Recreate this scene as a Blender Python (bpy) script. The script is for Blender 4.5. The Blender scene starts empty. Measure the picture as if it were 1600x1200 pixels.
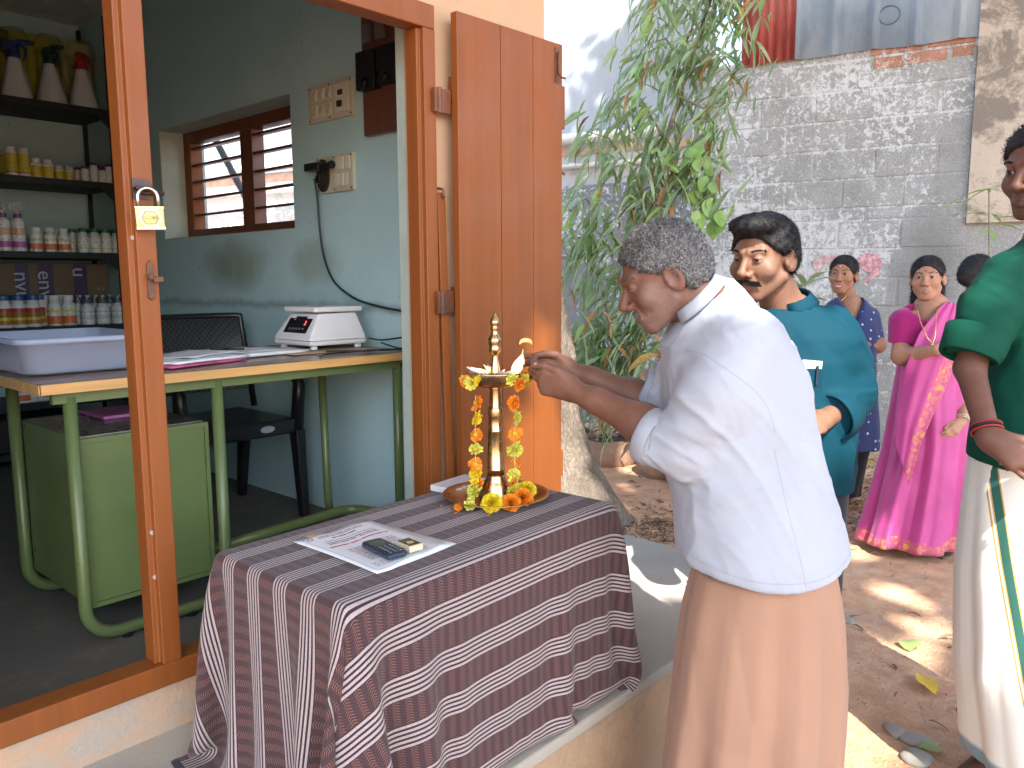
import bpy, bmesh, math, random
import numpy as np
from mathutils import Vector, Matrix, Euler, noise as mnoise

random.seed(7); RNG = np.random.default_rng(7)
SC = bpy.context.scene; COL = SC.collection
R = math.radians; PI = math.pi

# ------------------------------------------------------------------ camera
# world axes: X runs along the shop front (to the right), Y into the shop, Z up; the camera stands over the origin
CAM_H = 1.42; FPX = 1250.0; YAW = R(42.2); PITCH = math.atan(162/1250); ROLL = R(-0.3)
F0 = Vector((math.cos(YAW), math.sin(YAW), 0)); R0 = Vector((math.sin(YAW), -math.cos(YAW), 0)); U0 = Vector((0, 0, 1))
FW = F0*math.cos(PITCH) - U0*math.sin(PITCH); UP = U0*math.cos(PITCH) + F0*math.sin(PITCH)
RT = R0*math.cos(ROLL) + UP*math.sin(ROLL); UP = UP*math.cos(ROLL) - R0*math.sin(ROLL)
CAMP = Vector((0, 0, CAM_H))
cd = bpy.data.cameras.new('camera'); cam = bpy.data.objects.new('camera', cd); COL.objects.link(cam)
cam.matrix_world = Matrix.Translation(CAMP) @ Matrix((RT, UP, -FW)).transposed().to_4x4()
cd.sensor_width = 36; cd.lens = FPX/1600*36; cd.clip_start = .05; cd.clip_end = 300
SC.camera = cam

def P(u, v, D):                       # a point seen at (u, v) of the 1600x1200 photograph, D metres deep
    return CAMP + (FW + RT*((u-800)/FPX) - UP*((v-600)/FPX))*D
def Pn(u, v, D): return np.array(P(u, v, D))

# ------------------------------------------------------------------ sky, sun, exposure
SUN = Vector((-.33, -.55, .77)).normalized()          # towards the sun
w = bpy.data.worlds.new('World'); SC.world = w; w.use_nodes = True
nt = w.node_tree; nt.nodes.clear()
sky = nt.nodes.new('ShaderNodeTexSky'); sky.sky_type = 'NISHITA'; sky.sun_disc = False
sky.sun_elevation = math.asin(SUN.z); sky.sun_rotation = math.atan2(SUN.x, SUN.y); sky.air_density = 1.0; sky.dust_density = 2.5; sky.ozone_density = 1.0
bg = nt.nodes.new('ShaderNodeBackground'); bg.inputs[1].default_value = .15
wo = nt.nodes.new('ShaderNodeOutputWorld'); nt.links.new(sky.outputs[0], bg.inputs[0]); nt.links.new(bg.outputs[0], wo.inputs[0])
sl = bpy.data.lights.new('sun', 'SUN'); sl.energy = 2.6; sl.angle = R(.5); sl.color = (1, .95, .87)
so = bpy.data.objects.new('sun', sl); COL.objects.link(so); so.rotation_euler = SUN.to_track_quat('Z', 'Y').to_euler(); so.location = (-3, -5, 9)
SC.view_settings.view_transform = 'Standard'; SC.view_settings.look = 'None'; SC.view_settings.gamma = 1
SC.view_settings.exposure = 2.35
SC.render.engine = 'CYCLES'
SC.cycles.max_bounces = 10; SC.cycles.diffuse_bounces = 6; SC.cycles.transparent_max_bounces = 12

# ------------------------------------------------------------------ mesh builder
class MB:
    def __init__(s): s.v = []; s.f = []; s.m = []; s.uv = None; s.cm = 0
    def add(s, vs, fs, m=None):
        b = len(s.v); s.v.extend([tuple(p) for p in vs]); s.f.extend([tuple(i+b for i in f) for f in fs]); s.m.extend([s.cm if m is None else m]*len(fs)); return b
    def box(s, x0, x1, y0, y1, z0, z1, m=None, M=None):
        vs = [(x, y, z) for z in (z0, z1) for y in (y0, y1) for x in (x0, x1)]
        if M is not None: vs = [M @ Vector(p) for p in vs]
        s.add(vs, [(0, 2, 3, 1), (4, 5, 7, 6), (0, 1, 5, 4), (2, 6, 7, 3), (0, 4, 6, 2), (1, 3, 7, 5)], m); return s
    def bar(s, a, b, w, h, up=(0, 0, 1), m=None):
        a = Vector(a); b = Vector(b); d = (b-a); L = d.length; d.normalize(); u = Vector(up); x = d.cross(u).normalized(); u = x.cross(d)
        M = Matrix.Translation(a) @ Matrix((x, d, u)).transposed().to_4x4()
        return s.box(-w/2, w/2, 0, L, -h/2, h/2, m, M)
    def loft(s, rings, cap=True, m=None, closed=True):
        n = len(rings[0]); b = len(s.v); k = len(rings)
        for r in rings: s.v.extend([tuple(p) for p in r])
        for i in range(k-1):
            for j in range(n if closed else n-1):
                j2 = (j+1) % n; s.f.append((b+i*n+j, b+i*n+j2, b+(i+1)*n+j2, b+(i+1)*n+j)); s.m.append(s.cm if m is None else m)
        if cap and closed:
            s.f.append(tuple(b+j for j in reversed(range(n)))); s.f.append(tuple(b+(k-1)*n+j for j in range(n))); s.m.extend([s.cm if m is None else m]*2)
        return s
    def tube(s, pts, r, n=8, cap=True, m=None):
        pts = [Vector(p) for p in pts]; rs = r if isinstance(r, (list, tuple)) else [r]*len(pts); rings = []; u = None
        for i, p in enumerate(pts):
            d = (pts[min(i+1, len(pts)-1)] - pts[max(i-1, 0)]).normalized()
            if u is None:
                u = d.orthogonal().normalized()
            u = (u - d*u.dot(d)).normalized(); w_ = d.cross(u)
            rings.append([p + (u*math.cos(t) + w_*math.sin(t))*rs[i] for t in [2*PI*j/n for j in range(n)]])
        return s.loft(rings, cap, m)
    def lathe(s, prof, c=(0, 0, 0), n=24, m=None, cap=True):
        c = Vector(c)
        return s.loft([[c+Vector((r*math.cos(2*PI*j/n), r*math.sin(2*PI*j/n), z)) for j in range(n)] for r, z in prof], cap, m)
    def sphere(s, c, r, n=10, k=6, m=None, sc=(1, 1, 1)):
        c = Vector(c)
        return s.loft([[c+Vector((sc[0]*r*math.sin(a)*math.cos(2*PI*j/n), sc[1]*r*math.sin(a)*math.sin(2*PI*j/n), -sc[2]*r*math.cos(a))) for j in range(n)] for a in [max(.03, min(PI-.03, PI*i/k)) for i in range(k+1)]], True, m)
    def prism(s, poly, axis, a0, a1, m=None):      # polygon in the two other axes, extruded along axis
        def mk(p, a):
            q = list(p); q.insert(axis, a); return tuple(q)
        n = len(poly)
        s.add([mk(p, a0) for p in poly]+[mk(p, a1) for p in poly], [tuple(range(n))[::-1], tuple(range(n, 2*n))]+[(i, (i+1) % n, n+(i+1) % n, n+i) for i in range(n)], m); return s
    def xf(s, M, start=0):
        for i in range(start, len(s.v)): s.v[i] = tuple(M @ Vector(s.v[i]))
        return s
    def build(s, name, mats, parent=None, smooth=False, bevel=0, sub=0, fix=True):
        me = bpy.data.meshes.new(name); me.from_pydata(s.v, [], s.f)
        for m_ in (mats if isinstance(mats, (list, tuple)) else [mats]): me.materials.append(m_)
        if any(s.m): me.polygons.foreach_set('material_index', s.m)
        if fix:
            bm = bmesh.new(); bm.from_mesh(me); bmesh.ops.recalc_face_normals(bm, faces=bm.faces); bm.to_mesh(me); bm.free()
        if smooth: me.polygons.foreach_set('use_smooth', [True]*len(me.polygons))
        if s.uv is not None:
            l = me.uv_layers.new(name='UVMap'); vi = np.zeros(len(me.loops), dtype=np.int32); me.loops.foreach_get('vertex_index', vi)
            l.data.foreach_set('uv', np.asarray(s.uv, dtype=np.float32)[vi].ravel())
        me.update()
        return link(name, me, parent, bevel, sub, smooth)

def link(name, me, parent=None, bevel=0, sub=0, smooth=False):
    o = bpy.data.objects.new(name, me); COL.objects.link(o)
    if parent is not None:
        o.parent = parent
        if parent.get('_w', 1): 
            b = parent; L = Vector((0, 0, 0))
            while b is not None: L = L + b.location; b = b.parent
            o.location = -L
    if bevel:
        b = o.modifiers.new('bevel', 'BEVEL'); b.width = bevel; b.segments = 2; b.limit_method = 'ANGLE'; b.angle_limit = R(35); b.harden_normals = False
        for p in me.polygons: p.use_smooth = True
        a = o.modifiers.new('wn', 'WEIGHTED_NORMAL'); a.keep_sharp = True
    if sub:
        b = o.modifiers.new('sub', 'SUBSURF'); b.levels = sub; b.render_levels = sub
    return o

def npmesh(name, V, Fq, mats, parent=None, smooth=True, uv=None, col=None):
    me = bpy.data.meshes.new(name); V = np.asarray(V, dtype=np.float32); Fq = np.asarray(Fq, dtype=np.int32)
    me.vertices.add(len(V)); me.vertices.foreach_set('co', V.ravel())
    k = Fq.shape[1]; me.loops.add(Fq.size); me.loops.foreach_set('vertex_index', Fq.ravel())
    me.polygons.add(len(Fq)); me.polygons.foreach_set('loop_start', np.arange(len(Fq), dtype=np.int32)*k)
    me.polygons.foreach_set('loop_total', np.full(len(Fq), k, dtype=np.int32))
    me.polygons.foreach_set('use_smooth', np.full(len(Fq), smooth))
    for m_ in (mats if isinstance(mats, (list, tuple)) else [mats]): me.materials.append(m_)
    if uv is not None:
        l = me.uv_layers.new(name='UVMap'); l.data.foreach_set('uv', np.asarray(uv, dtype=np.float32)[Fq.ravel()].ravel())
    if col is not None:
        for nm, c in col.items():
            a = me.attributes.new(nm, 'FLOAT', 'POINT'); a.data.foreach_set('value', np.asarray(c, dtype=np.float32))
    me.update(calc_edges=True); me.validate()
    return link(name, me, parent)

def tag(o, label, cat, group=None, kind=None):
    if label: o['label'] = label
    if cat: o['category'] = cat
    if group: o['group'] = group
    if kind: o['kind'] = kind
    return o
def thing(name, loc, label, cat, group=None, rz=0):
    o = bpy.data.objects.new(name, None); COL.objects.link(o); o.location = loc; o.empty_display_size = .1
    o.rotation_euler = (0, 0, rz)
    return tag(o, label, cat, group)
def struct(o): o['kind'] = 'structure'; return o
def dup(root, loc, rz=None, label=None, rot=None, scale=None):
    r = root.copy(); COL.objects.link(r); r.location = loc
    if rz is not None: r.rotation_euler = (0, 0, rz)
    if rot is not None: r.rotation_euler = rot
    if scale is not None: r.scale = scale
    if label: r['label'] = label
    for ch in list(root.children):
        c = ch.copy(); COL.objects.link(c); c.parent = r
        for g in list(ch.children):
            d = g.copy(); COL.objects.link(d); d.parent = c
    return r

# ------------------------------------------------------------------ materials
def lin(r, g, b):
    f = lambda c: (c/255/12.92) if c/255 <= .04045 else ((c/255+.055)/1.055)**2.4
    return (f(r), f(g), f(b), 1)
_mc = {}
class NT:
    def __init__(s, name):
        s.m = bpy.data.materials.new(name); s.m.use_nodes = True; s.t = s.m.node_tree; s.t.nodes.clear()
        s.out = s.n('ShaderNodeOutputMaterial'); s.b = s.n('ShaderNodeBsdfPrincipled'); s.l(s.b.outputs[0], s.out.inputs[0])
    def n(s, t, **k):
        x = s.t.nodes.new(t)
        for a, b in k.items(): setattr(x, a, b)
        return x
    def l(s, a, b): s.t.links.new(a, b)
    def coord(s, kind='Object', scale=(1, 1, 1), rot=(0, 0, 0)):
        tc = s.n('ShaderNodeTexCoord'); mp = s.n('ShaderNodeMapping'); s.l(tc.outputs[kind], mp.inputs[0]); mp.inputs['Scale'].default_value = scale; mp.inputs['Rotation'].default_value = rot
        return mp.outputs[0]
    def noise(s, co, scale, detail=4, rough=.55, dist=0):
        x = s.n('ShaderNodeTexNoise'); x.inputs['Scale'].default_value = scale; x.inputs['Detail'].default_value = detail; x.inputs['Roughness'].default_value = rough; x.inputs['Distortion'].default_value = dist
        s.l(co, x.inputs['Vector']); return x.outputs['Fac']
    def ramp(s, fac, stops, interp='LINEAR'):
        x = s.n('ShaderNodeValToRGB'); x.color_ramp.interpolation = interp; e = x.color_ramp.elements
        while len(e) < len(stops): e.new(.5)
        for i, (p, c) in enumerate(stops):
            e[i].position = p; e[i].color = c if len(c) == 4 else (*c, 1)
        s.l(fac, x.inputs[0]); return x.outputs[0]
    def mix(s, fac, a, b, mode='MIX'):
        x = s.n('ShaderNodeMix', data_type='RGBA', blend_type=mode)
        if isinstance(fac, (int, float)): x.inputs[0].default_value = fac
        else: s.l(fac, x.inputs[0])
        for q, i in ((a, 6), (b, 7)):
            if isinstance(q, (tuple, list)): x.inputs[i].default_value = q if len(q) == 4 else (*q, 1)
            else: s.l(q, x.inputs[i])
        return x.outputs[2]
    def math(s, op, a, b=None, c=None, clamp=False):
        x = s.n('ShaderNodeMath', operation=op, use_clamp=clamp)
        for i, q in enumerate((a, b, c)):
            if q is None: continue
            if isinstance(q, (int, float)): x.inputs[i].default_value = q
            else: s.l(q, x.inputs[i])
        return x.outputs[0]
    def bump(s, h, strength=.3, dist=.01):
        x = s.n('ShaderNodeBump'); x.inputs['Strength'].default_value = strength; x.inputs['Distance'].default_value = dist; s.l(h, x.inputs['Height']); s.l(x.outputs[0], s.b.inputs['Normal'])
    def set(s, rough=None, metal=None, color=None, **k):
        for nm, q in dict(k, **{'Roughness': rough, 'Metallic': metal, 'Base Color': color}).items():
            if q is None: continue
            nm = nm.replace('_', ' ')
            if isinstance(q, (int, float, tuple, list)): s.b.inputs[nm].default_value = q if not isinstance(q, (tuple, list)) or len(q) == 4 or 'Radius' in nm else (*q, 1)
            else: s.l(q, s.b.inputs[nm])
        return s
def mat(name, color, rough=.5, metal=0, var=.12, vs=6, bump=.0, bs=80, dark=None, co='Object', stretch=(1, 1, 1), **k):
    """plain material with soft blotches (var), fine relief (bump) and optional grime colour (dark)"""
    if name in _mc: return _mc[name]
    t = NT(name); c = t.coord(co, stretch); color = tuple(color)[:3]
    n1 = t.noise(c, vs, 5, .6)
    lo = tuple(x*(1-var*1.6) for x in color); hi = tuple(min(1, x*(1+var)) for x in color)
    q = t.ramp(n1, [(.3, lo), (.7, hi)])
    if dark:
        n2 = t.noise(c, vs*.37, 8, .7); q = t.mix(t.ramp(n2, [(.5, (0, 0, 0)), (.72, (1, 1, 1))]), q, dark)
    t.set(color=q, rough=t.ramp(t.noise(c, vs*2.3, 4), [(.3, (rough*.85,)*3), (.7, (min(1, rough*1.15),)*3)]), metal=metal, **k)
    if bump: t.bump(t.noise(c, bs, 5, .6), bump, .01)
    _mc[name] = t.m; return t.m
def text_mb(s, size, font_extrude=.0006, align='CENTER', res=2):
    """mesh data of a piece of lettering in the XY plane"""
    cu = bpy.data.curves.new('lettering', 'FONT'); cu.body = s; cu.size = size; cu.extrude = font_extrude; cu.align_x = align; cu.align_y = 'CENTER'; cu.resolution_u = res
    o = bpy.data.objects.new('lettering', cu); COL.objects.link(o)
    dg = bpy.context.evaluated_depsgraph_get(); dg.update(); me = bpy.data.meshes.new_from_object(o.evaluated_get(dg)); bpy.data.objects.remove(o); bpy.data.curves.remove(cu)
    return me
def lettering(name, s, size, M, m, parent=None, extrude=.0006, align='CENTER'):
    me = text_mb(s, size, extrude, align); me.transform(M); me.materials.append(m); me.name = name
    return link(name, me, parent)
def frame(o, x, y):      # 4x4 with origin o, x and y axes
    x = Vector(x).normalized(); z = x.cross(Vector(y)).normalized(); y = z.cross(x)
    return Matrix.Translation(Vector(o)) @ Matrix((x, y, z)).transposed().to_4x4()
# ------------------------------------------------------------------ materials of the setting
def m_ground():
    t = NT('red laterite soil'); c = t.coord('Object')
    a = t.noise(c, .9, 6, .6); b = t.noise(c, 9, 8, .7); d = t.noise(c, 60, 4, .7)
    q = t.ramp(a, [(.3, lin(200, 150, 112)[:3]), (.55, lin(212, 172, 138)[:3]), (.75, lin(218, 190, 160)[:3])])
    q = t.mix(t.ramp(b, [(.42, (0, 0, 0)), (.7, (.8, .8, .8))]), q, lin(172, 122, 88)[:3])
    q = t.mix(t.ramp(d, [(.62, (0, 0, 0)), (.7, (.6, .6, .6))]), q, lin(215, 190, 168)[:3])
    q = t.mix(t.ramp(t.noise(c, 2.1, 7, .75), [(.56, (0, 0, 0)), (.66, (.7, .7, .7))]), q, lin(178, 162, 148)[:3])
    t.set(color=q, rough=.95); h = t.math('ADD', t.math('MULTIPLY', b, 1.0), t.math('MULTIPLY', d, .5)); t.bump(h, .8, .02); return t.m
def m_blockwall(name, base, wash, amount, warm=None, sc=1):
    t = NT(name); c = t.coord('Object')
    a = t.noise(c, 1.1*sc, 8, .72, .3); b = t.noise(c, 22*sc, 6, .8, .6); d = t.noise(c, 75, 5, .7)
    q = t.ramp(t.noise(c, 3*sc, 6, .65), [(.3, tuple(x*.72 for x in base)), (.7, tuple(min(1, x*1.15) for x in base))])
    q = t.mix(t.ramp(d, [(.4, (.5, .5, .5)), (.6, (0, 0, 0))]), q, tuple(x*.45 for x in base))
    if warm: q = t.mix(t.ramp(t.noise(c, 1.7, 5, .6), [(.5, (0, 0, 0)), (.68, (.8, .8, .8))]), q, warm)
    k = t.math('ADD', t.math('MULTIPLY', a, .85), t.math('MULTIPLY', b, 1.0))
    g = t.n('ShaderNodeSeparateXYZ'); t.l(c, g.inputs[0])
    def blob(cy, cz, ry, rz):
        p_ = t.math('DIVIDE', t.math('SUBTRACT', g.outputs[1], cy), ry); r_ = t.math('DIVIDE', t.math('SUBTRACT', g.outputs[2], cz), rz); e_ = t.math('ADD', t.math('MULTIPLY', p_, p_), t.math('MULTIPLY', r_, r_)); return t.math('SUBTRACT', 1, t.math('ADD', e_, t.math('MULTIPLY', t.math('SUBTRACT', a, .5), 2.2)), clamp=True)
    k = t.math('ADD', k, t.math('MULTIPLY', blob(2.75, 1.62, .8, .38), .11)); k = t.math('SUBTRACT', k, t.math('MULTIPLY', blob(1.88, 1.45, .28, .6), .5))
    q = t.mix(t.math('MULTIPLY', blob(1.88, 1.45, .28, .6), .7), q, tuple(x*.45 for x in base))
    q = t.mix(t.ramp(k, [(amount, (0, 0, 0)), (amount+.055, (.9, .9, .9))]), q, wash)
    q = t.mix(t.ramp(t.noise(t.coord('Object', (1, 1, .3)), 2.6, 9, .75, .4), [(.54, (0, 0, 0)), (.70, (.6, .6, .6))]), q, tuple(x*.5 for x in base))
    t.set(color=q, rough=.92); t.bump(t.math('ADD', b, d), .75, .012); return t.m
def m_plaster(name, base, stain, amount, stain2=None, bump=.25, vert=False):
    t = NT(name); c = t.coord('Object', (1, 1, .35) if vert else (1, 1, 1))
    q = t.ramp(t.noise(c, 2, 7, .6), [(.3, tuple(x*.88 for x in base)), (.7, tuple(min(1, x*1.06) for x in base))])
    k = t.noise(c, 2.2, 10, .78, .4); q = t.mix(t.ramp(k, [(amount, (0, 0, 0)), (amount+.1, (.85, .85, .85))]), q, stain)
    if stain2: q = t.mix(t.ramp(t.noise(c, 5, 9, .75), [(.58, (0, 0, 0)), (.66, (.8, .8, .8))]), q, stain2)
    t.set(color=q, rough=.85); t.bump(t.noise(c, 45, 6, .7), bump, .01); return t.m
def m_roomwall():
    t = NT('pale blue distemper'); c = t.coord('Object')
    base = (.47, .665, .70)
    q = t.ramp(t.noise(c, 1.5, 6, .6), [(.3, tuple(x*.9 for x in base)), (.7, tuple(x*1.07 for x in base))])
    g = t.n('ShaderNodeSeparateXYZ'); t.l(c, g.inputs[0]); z = g.outputs[2]; y = g.outputs[1]
    # greasy smudge where people lean, and a repaired plaster joint running at desk height
    def blob(cy, cz, ry, rz, amp):
        a = t.math('DIVIDE', t.math('SUBTRACT', y, cy), ry); b = t.math('DIVIDE', t.math('SUBTRACT', z, cz), rz)
        r = t.math('ADD', t.math('MULTIPLY', a, a), t.math('MULTIPLY', b, b)); r = t.math('ADD', r, t.math('MULTIPLY', t.math('SUBTRACT', t.noise(c, 5, 6, .7), .5), 1.6))
        return t.math('MULTIPLY', t.math('SUBTRACT', 1, r, clamp=True), amp)
    q = t.mix(blob(3.62, 1.5, .35, .14, .7), q, (.2, .22, .14)); q = t.mix(blob(2.95, 1.5, .22, .12, .5), q, (.22, .25, .17))
    zz = t.math('ADD', z, t.math('MULTIPLY', t.math('SUBTRACT', t.noise(c, 6, 6, .7), .5), .09))
    s_ = t.math('SUBTRACT', 1, t.math('DIVIDE', t.math('ABSOLUTE', t.math('SUBTRACT', zz, 1.315)), .028), clamp=True)
    q = t.mix(t.math('MULTIPLY', s_, .75), q, (.23, .29, .31))
    q = t.mix(t.ramp(t.noise(c, 26, 3, .5), [(.7, (0, 0, 0)), (.74, (.6, .6, .6))]), q, (.2, .24, .25))
    t.set(color=q, rough=.62); t.bump(t.noise(c, 14, 6, .6), .12, .01); return t.m
def m_orange(name='orange painted wood', col=(.25, .071, .011), rough=.5, wear=.66, grain=True):
    t = NT(name); c = t.coord('Object', (14, 14, .7)); c2 = t.coord('Object')
    q = t.ramp(t.noise(c, 2, 6, .6), [(.3, tuple(x*.86 for x in col)), (.7, tuple(x*1.08 for x in col))])
    q = t.mix(t.ramp(t.noise(c2, 7, 9, .8), [(wear, (0, 0, 0)), (wear+.06, (.8, .8, .8))]), q, tuple(x*.45 for x in col))
    t.set(color=q, rough=t.ramp(t.noise(c2, 5, 5), [(.3, (rough*.8,)*3), (.7, (rough*1.3,)*3)])); t.bump(t.noise(c, 6, 5, .6), .12, .006); return t.m
GROUND = m_ground(); ORANGE = m_orange(); ORDARK = m_orange('dark orange painted wood', (.17, .045, .016), .35)
IRONOR = mat('orange painted iron', (.18, .06, .022), .45, 0, .25, 20, .2, 60, dark=(.06, .03, .02))
PEACH = m_plaster('peach wall paint', (.60, .40, .255), (.45, .34, .25), .66)
PEACHW = m_plaster('worn peach plaster', (.56, .37, .24), (.42, .38, .33), .5, (.60, .42, .22), .5)
ROOMW = m_roomwall(); ROOMR = mat('pale reveal plaster', (.50, .58, .52), .7, 0, .1, 5, .15, 30)
CEIL = mat('whitewashed ceiling', (.62, .68, .66), .8)
def m_cement(name, base, dark, am=.52):
    t = NT(name); c = t.coord('Object'); a = t.noise(c, 1.6, 8, .65)
    q = t.ramp(a, [(.3, tuple(x*.82 for x in base)), (.7, tuple(x*1.12 for x in base))])
    q = t.mix(t.ramp(t.noise(c, 3.7, 9, .75), [(am, (0, 0, 0)), (am+.12, (.7, .7, .7))]), q, dark)
    q = t.mix(t.ramp(t.noise(c, 90, 3, .6), [(.66, (0, 0, 0)), (.72, (.5, .5, .5))]), q, tuple(x*.5 for x in base))
    t.set(color=q, rough=.8); t.bump(t.noise(c, 35, 8, .7), .22, .01); return t.m
VERANDA = m_cement('weathered cement floor', (.42, .39, .335), (.46, .38, .28))
PLSIDE = m_plaster('flaking plinth plaster', (.50, .35, .22), (.33, .27, .21), .5, (.40, .38, .33), .8)
INFLOOR = m_cement('dark polished cement', (.12, .115, .105), (.22, .18, .13), .54)
BLOCK = m_blockwall('weathered cement block', (.44, .455, .445), (.68, .70, .71), .96)
MORTAR = m_blockwall('pale mortar', (.47, .48, .475), (.68, .70, .72), .88)
BLOCKD = m_blockwall('stained dark block', (.25, .26, .27), (.62, .64, .66), .99)
BRICK = m_blockwall('old red brick', (.52, .27, .19), (.62, .48, .40), .98)
BEIGEW = m_plaster('stained beige plaster', (.55, .47, .38), (.17, .15, .125), .46, (.30, .24, .18), .6)
WHITEW = m_plaster('whitewashed wall', (.36, .40, .44), (.25, .285, .32), .55, (.30, .33, .37), .5, True)

# ------------------------------------------------------------------ ground
xs = np.unique(np.concatenate([np.linspace(-30, -1, 25), np.linspace(-1, 7.5, 150), np.linspace(7.5, 40, 25)]))
ys = np.unique(np.concatenate([np.linspace(-30, -1.5, 25), np.linspace(-1.5, 5.2, 120), np.linspace(5.2, 40, 25)]))
gx, gy = np.meshgrid(xs, ys)
def gz(x, y): return .012*np.sin(2.1*x+.7)*np.sin(1.7*y)+.008*np.sin(5.3*x+2*y)*np.cos(4.1*y-1)+.004*np.sin(13*x+3*y)*np.cos(11*y)-.006
nx, ny = len(xs), len(ys); ii = np.arange(nx*ny).reshape(ny, nx)
fq = np.stack([ii[:-1, :-1], ii[:-1, 1:], ii[1:, 1:], ii[1:, :-1]], -1).reshape(-1, 4)
struct(npmesh('ground', np.stack([gx, gy, gz(gx, gy)], -1).reshape(-1, 3), fq, GROUND))

# ------------------------------------------------------------------ plinth, shop building
PZ = .32; WY = 1.88; FZ = .42
def plinth():
    n = 40; m = MB(); x1 = 2.83; x0 = -1.6
    o = struct(MB().box(x0, x1, 1.135, 2.6, .285, PZ).build('veranda_floor', VERANDA, bevel=.008))
    b = MB(); b.box(x0, x1-.012, 1.147, 2.6, -.1, .285); struct(b.build('plinth', PLSIDE, bevel=.01))
plinth()
shop = thing('shop_building', (.5, 1.9, PZ), 'peach plastered shop room with pale blue inside and orange frames, left of the picture', 'building')
def wallpiece(name, boxes, m, bevel=0):
    b = MB()
    for q in boxes: b.box(*q)
    return b.build(name, m, shop, bevel=bevel)
XL, XR = .18, 1.71; ZH = 2.235
wallpiece('front_wall', [(-1.6, XL, WY, 2.0, PZ, 2.95), (XR, 2.25, WY, 2.0, PZ, 2.95), (XL, XR, WY, 2.0, ZH, 2.95)], PEACH)
wallpiece('wall_base', [(XL, XR, WY-.004, 2.0, PZ, .44)], PEACHW)
wallpiece('front_wall_lining', [(-1.6, XL, 2.0, 2.04, FZ, 2.95), (XR, 2.0, 2.0, 2.04, FZ, 2.95), (XL, XR, 2.0, 2.04, ZH, 2.95)], ROOMR)
oy0, oy1, oz0, oz1 = 3.09, 4.345, 1.648, 2.222
wallpiece('side_wall', [(2.0, 2.25, 2.0, oy0, FZ, 2.95), (2.0, 2.25, oy1, 5.33, FZ, 2.95), (2.0, 2.25, oy0, oy1, FZ, oz0), (2.0, 2.25, oy0, oy1, oz1, 2.95)], ROOMW)
wallpiece('window_reveal', [(2.001, 2.13, oy1-.004, oy1, oz0, oz1), (2.001, 2.13, oy0, oy1, oz1-.004, oz1), (2.001, 2.13, oy0, oy1, oz0, oz0+.004)], ROOMR)
wallpiece('back_wall', [(-1.6, 2.25, 5.33, 5.5, FZ, 2.95)], ROOMW)
wallpiece('far_side_wall', [(-1.6, -1.45, 2.0, 5.33, FZ, 2.95)], ROOMW)
wallpiece('room_floor', [(-1.6, 2.25, 2.0, 5.5, .1, FZ)], INFLOOR)
wallpiece('ceiling', [(-1.6, 2.25, 2.0, 5.5, 2.95, 2.97)], CEIL)
wallpiece('roof_slab', [(-1.8, 2.55, 1.3, 5.7, 2.97, 3.09)], mat('roof cement', (.35, .34, .32), .85, 0, .2, 4, .3, 30))
# door frame: sill, header, jambs, mullion post
fr = MB(); fr.box(XL-.07, XR, 1.855, 1.925, .445, .503); fr.build('door_sill', ORANGE, shop, bevel=.004)
fr = MB(); fr.box(XL-.07, XR, 1.855, 1.925, 2.165, 2.235); fr.build('frame_header', ORANGE, shop, bevel=.004)
def post(name, x0, x1, left_rebate=True):
    y0, y1 = 1.855, 1.925; r = .013; d = .018
    m = MB(); m.prism([(x0+r, y0), (x1, y0), (x1, y1), (x0, y1), (x0, y0+d), (x0+r, y0+d)], 2, .503, 2.165)
    return m.build(name, ORANGE, shop, bevel=.003)
mull = post('frame_post', .775, .834); post('frame_jamb', 1.65, XR); post('frame_jamb', XL-.07, XL)
m = MB()
for z in (1.52, .83, .72): m.tube([(.7885, 1.868, z), (.7885, 1.878, z)], .006, 8)
m.build('keeper_hole', mat('raw plug', (.5, .46, .42), .8), mull)
# hasp on the post, with the hooked bolt end below
m = MB(); m.tube([(.806, 1.85, 1.62), (.83, 1.835, 1.622), (.85, 1.845, 1.62)], .0055, 8); m.tube([(.79, 1.852, 1.628), (.79, 1.84, 1.628), (.812, 1.836, 1.628), (.812, 1.852, 1.628)], .004, 8)
m.box(.785, .825, 1.851, 1.856, 1.605, 1.65)
m.build('staple', mat('dark iron', (.09, .06, .06), .4, .6, .2, 30), mull, smooth=False)
m = MB(); m.prism([(.806, 1.385), (.814, 1.378), (.822, 1.385), (.822, 1.462), (.814, 1.47), (.806, 1.462)], 1, 1.850, 1.856); m.bar((.816, 1.846, 1.425), (.838, 1.846, 1.427), .014, .012); m.tube([(.81, 1.846, 1.432), (.81, 1.838, 1.432)], .007)
m.build('bolt_keeper', IRONOR, mull, bevel=.001)
# shop window with louvred boards
SLATM = m_orange('maroon painted slat', (.10, .022, .012), .4)
wf = thing('louvred_window', (2.16, 3.72, oz0), 'orange wooden window with horizontal louvre boards in the blue side wall', 'window')
x0, x1 = 2.13, 2.2
m = MB(); m.box(x0, x1, oy0, oy1, oz0, oz0+.055); m.box(x0, x1, oy0, oy1, oz1-.06, oz1); m.build('window_frame', ORDARK, wf, bevel=.003)
for a, b in ((oy1-.075, oy1), (3.64, 3.75), (oy0, oy0+.06)): MB().box(x0+.001, x1-.001, a, b, oz0+.055, oz1-.06).build('window_post', ORANGE if a > 4 else ORDARK, wf, bevel=.003)  # left post in lighter orange: the daylight on it is put into the colour
for a, b in ((3.75, oy1-.075), (oy0+.06, 3.64)):
    for k in range(5):
        z = oz0+.135+k*.088
        m = MB(); M = Matrix.Translation((2.165, (a+b)/2, z)) @ Matrix.Rotation(R(-8), 4, 'Y'); m.box(-.030, .030, -(b-a)/2, (b-a)/2, -.006, .006, None, M); m.build('slat', SLATM, wf, bevel=.0015)
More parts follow.
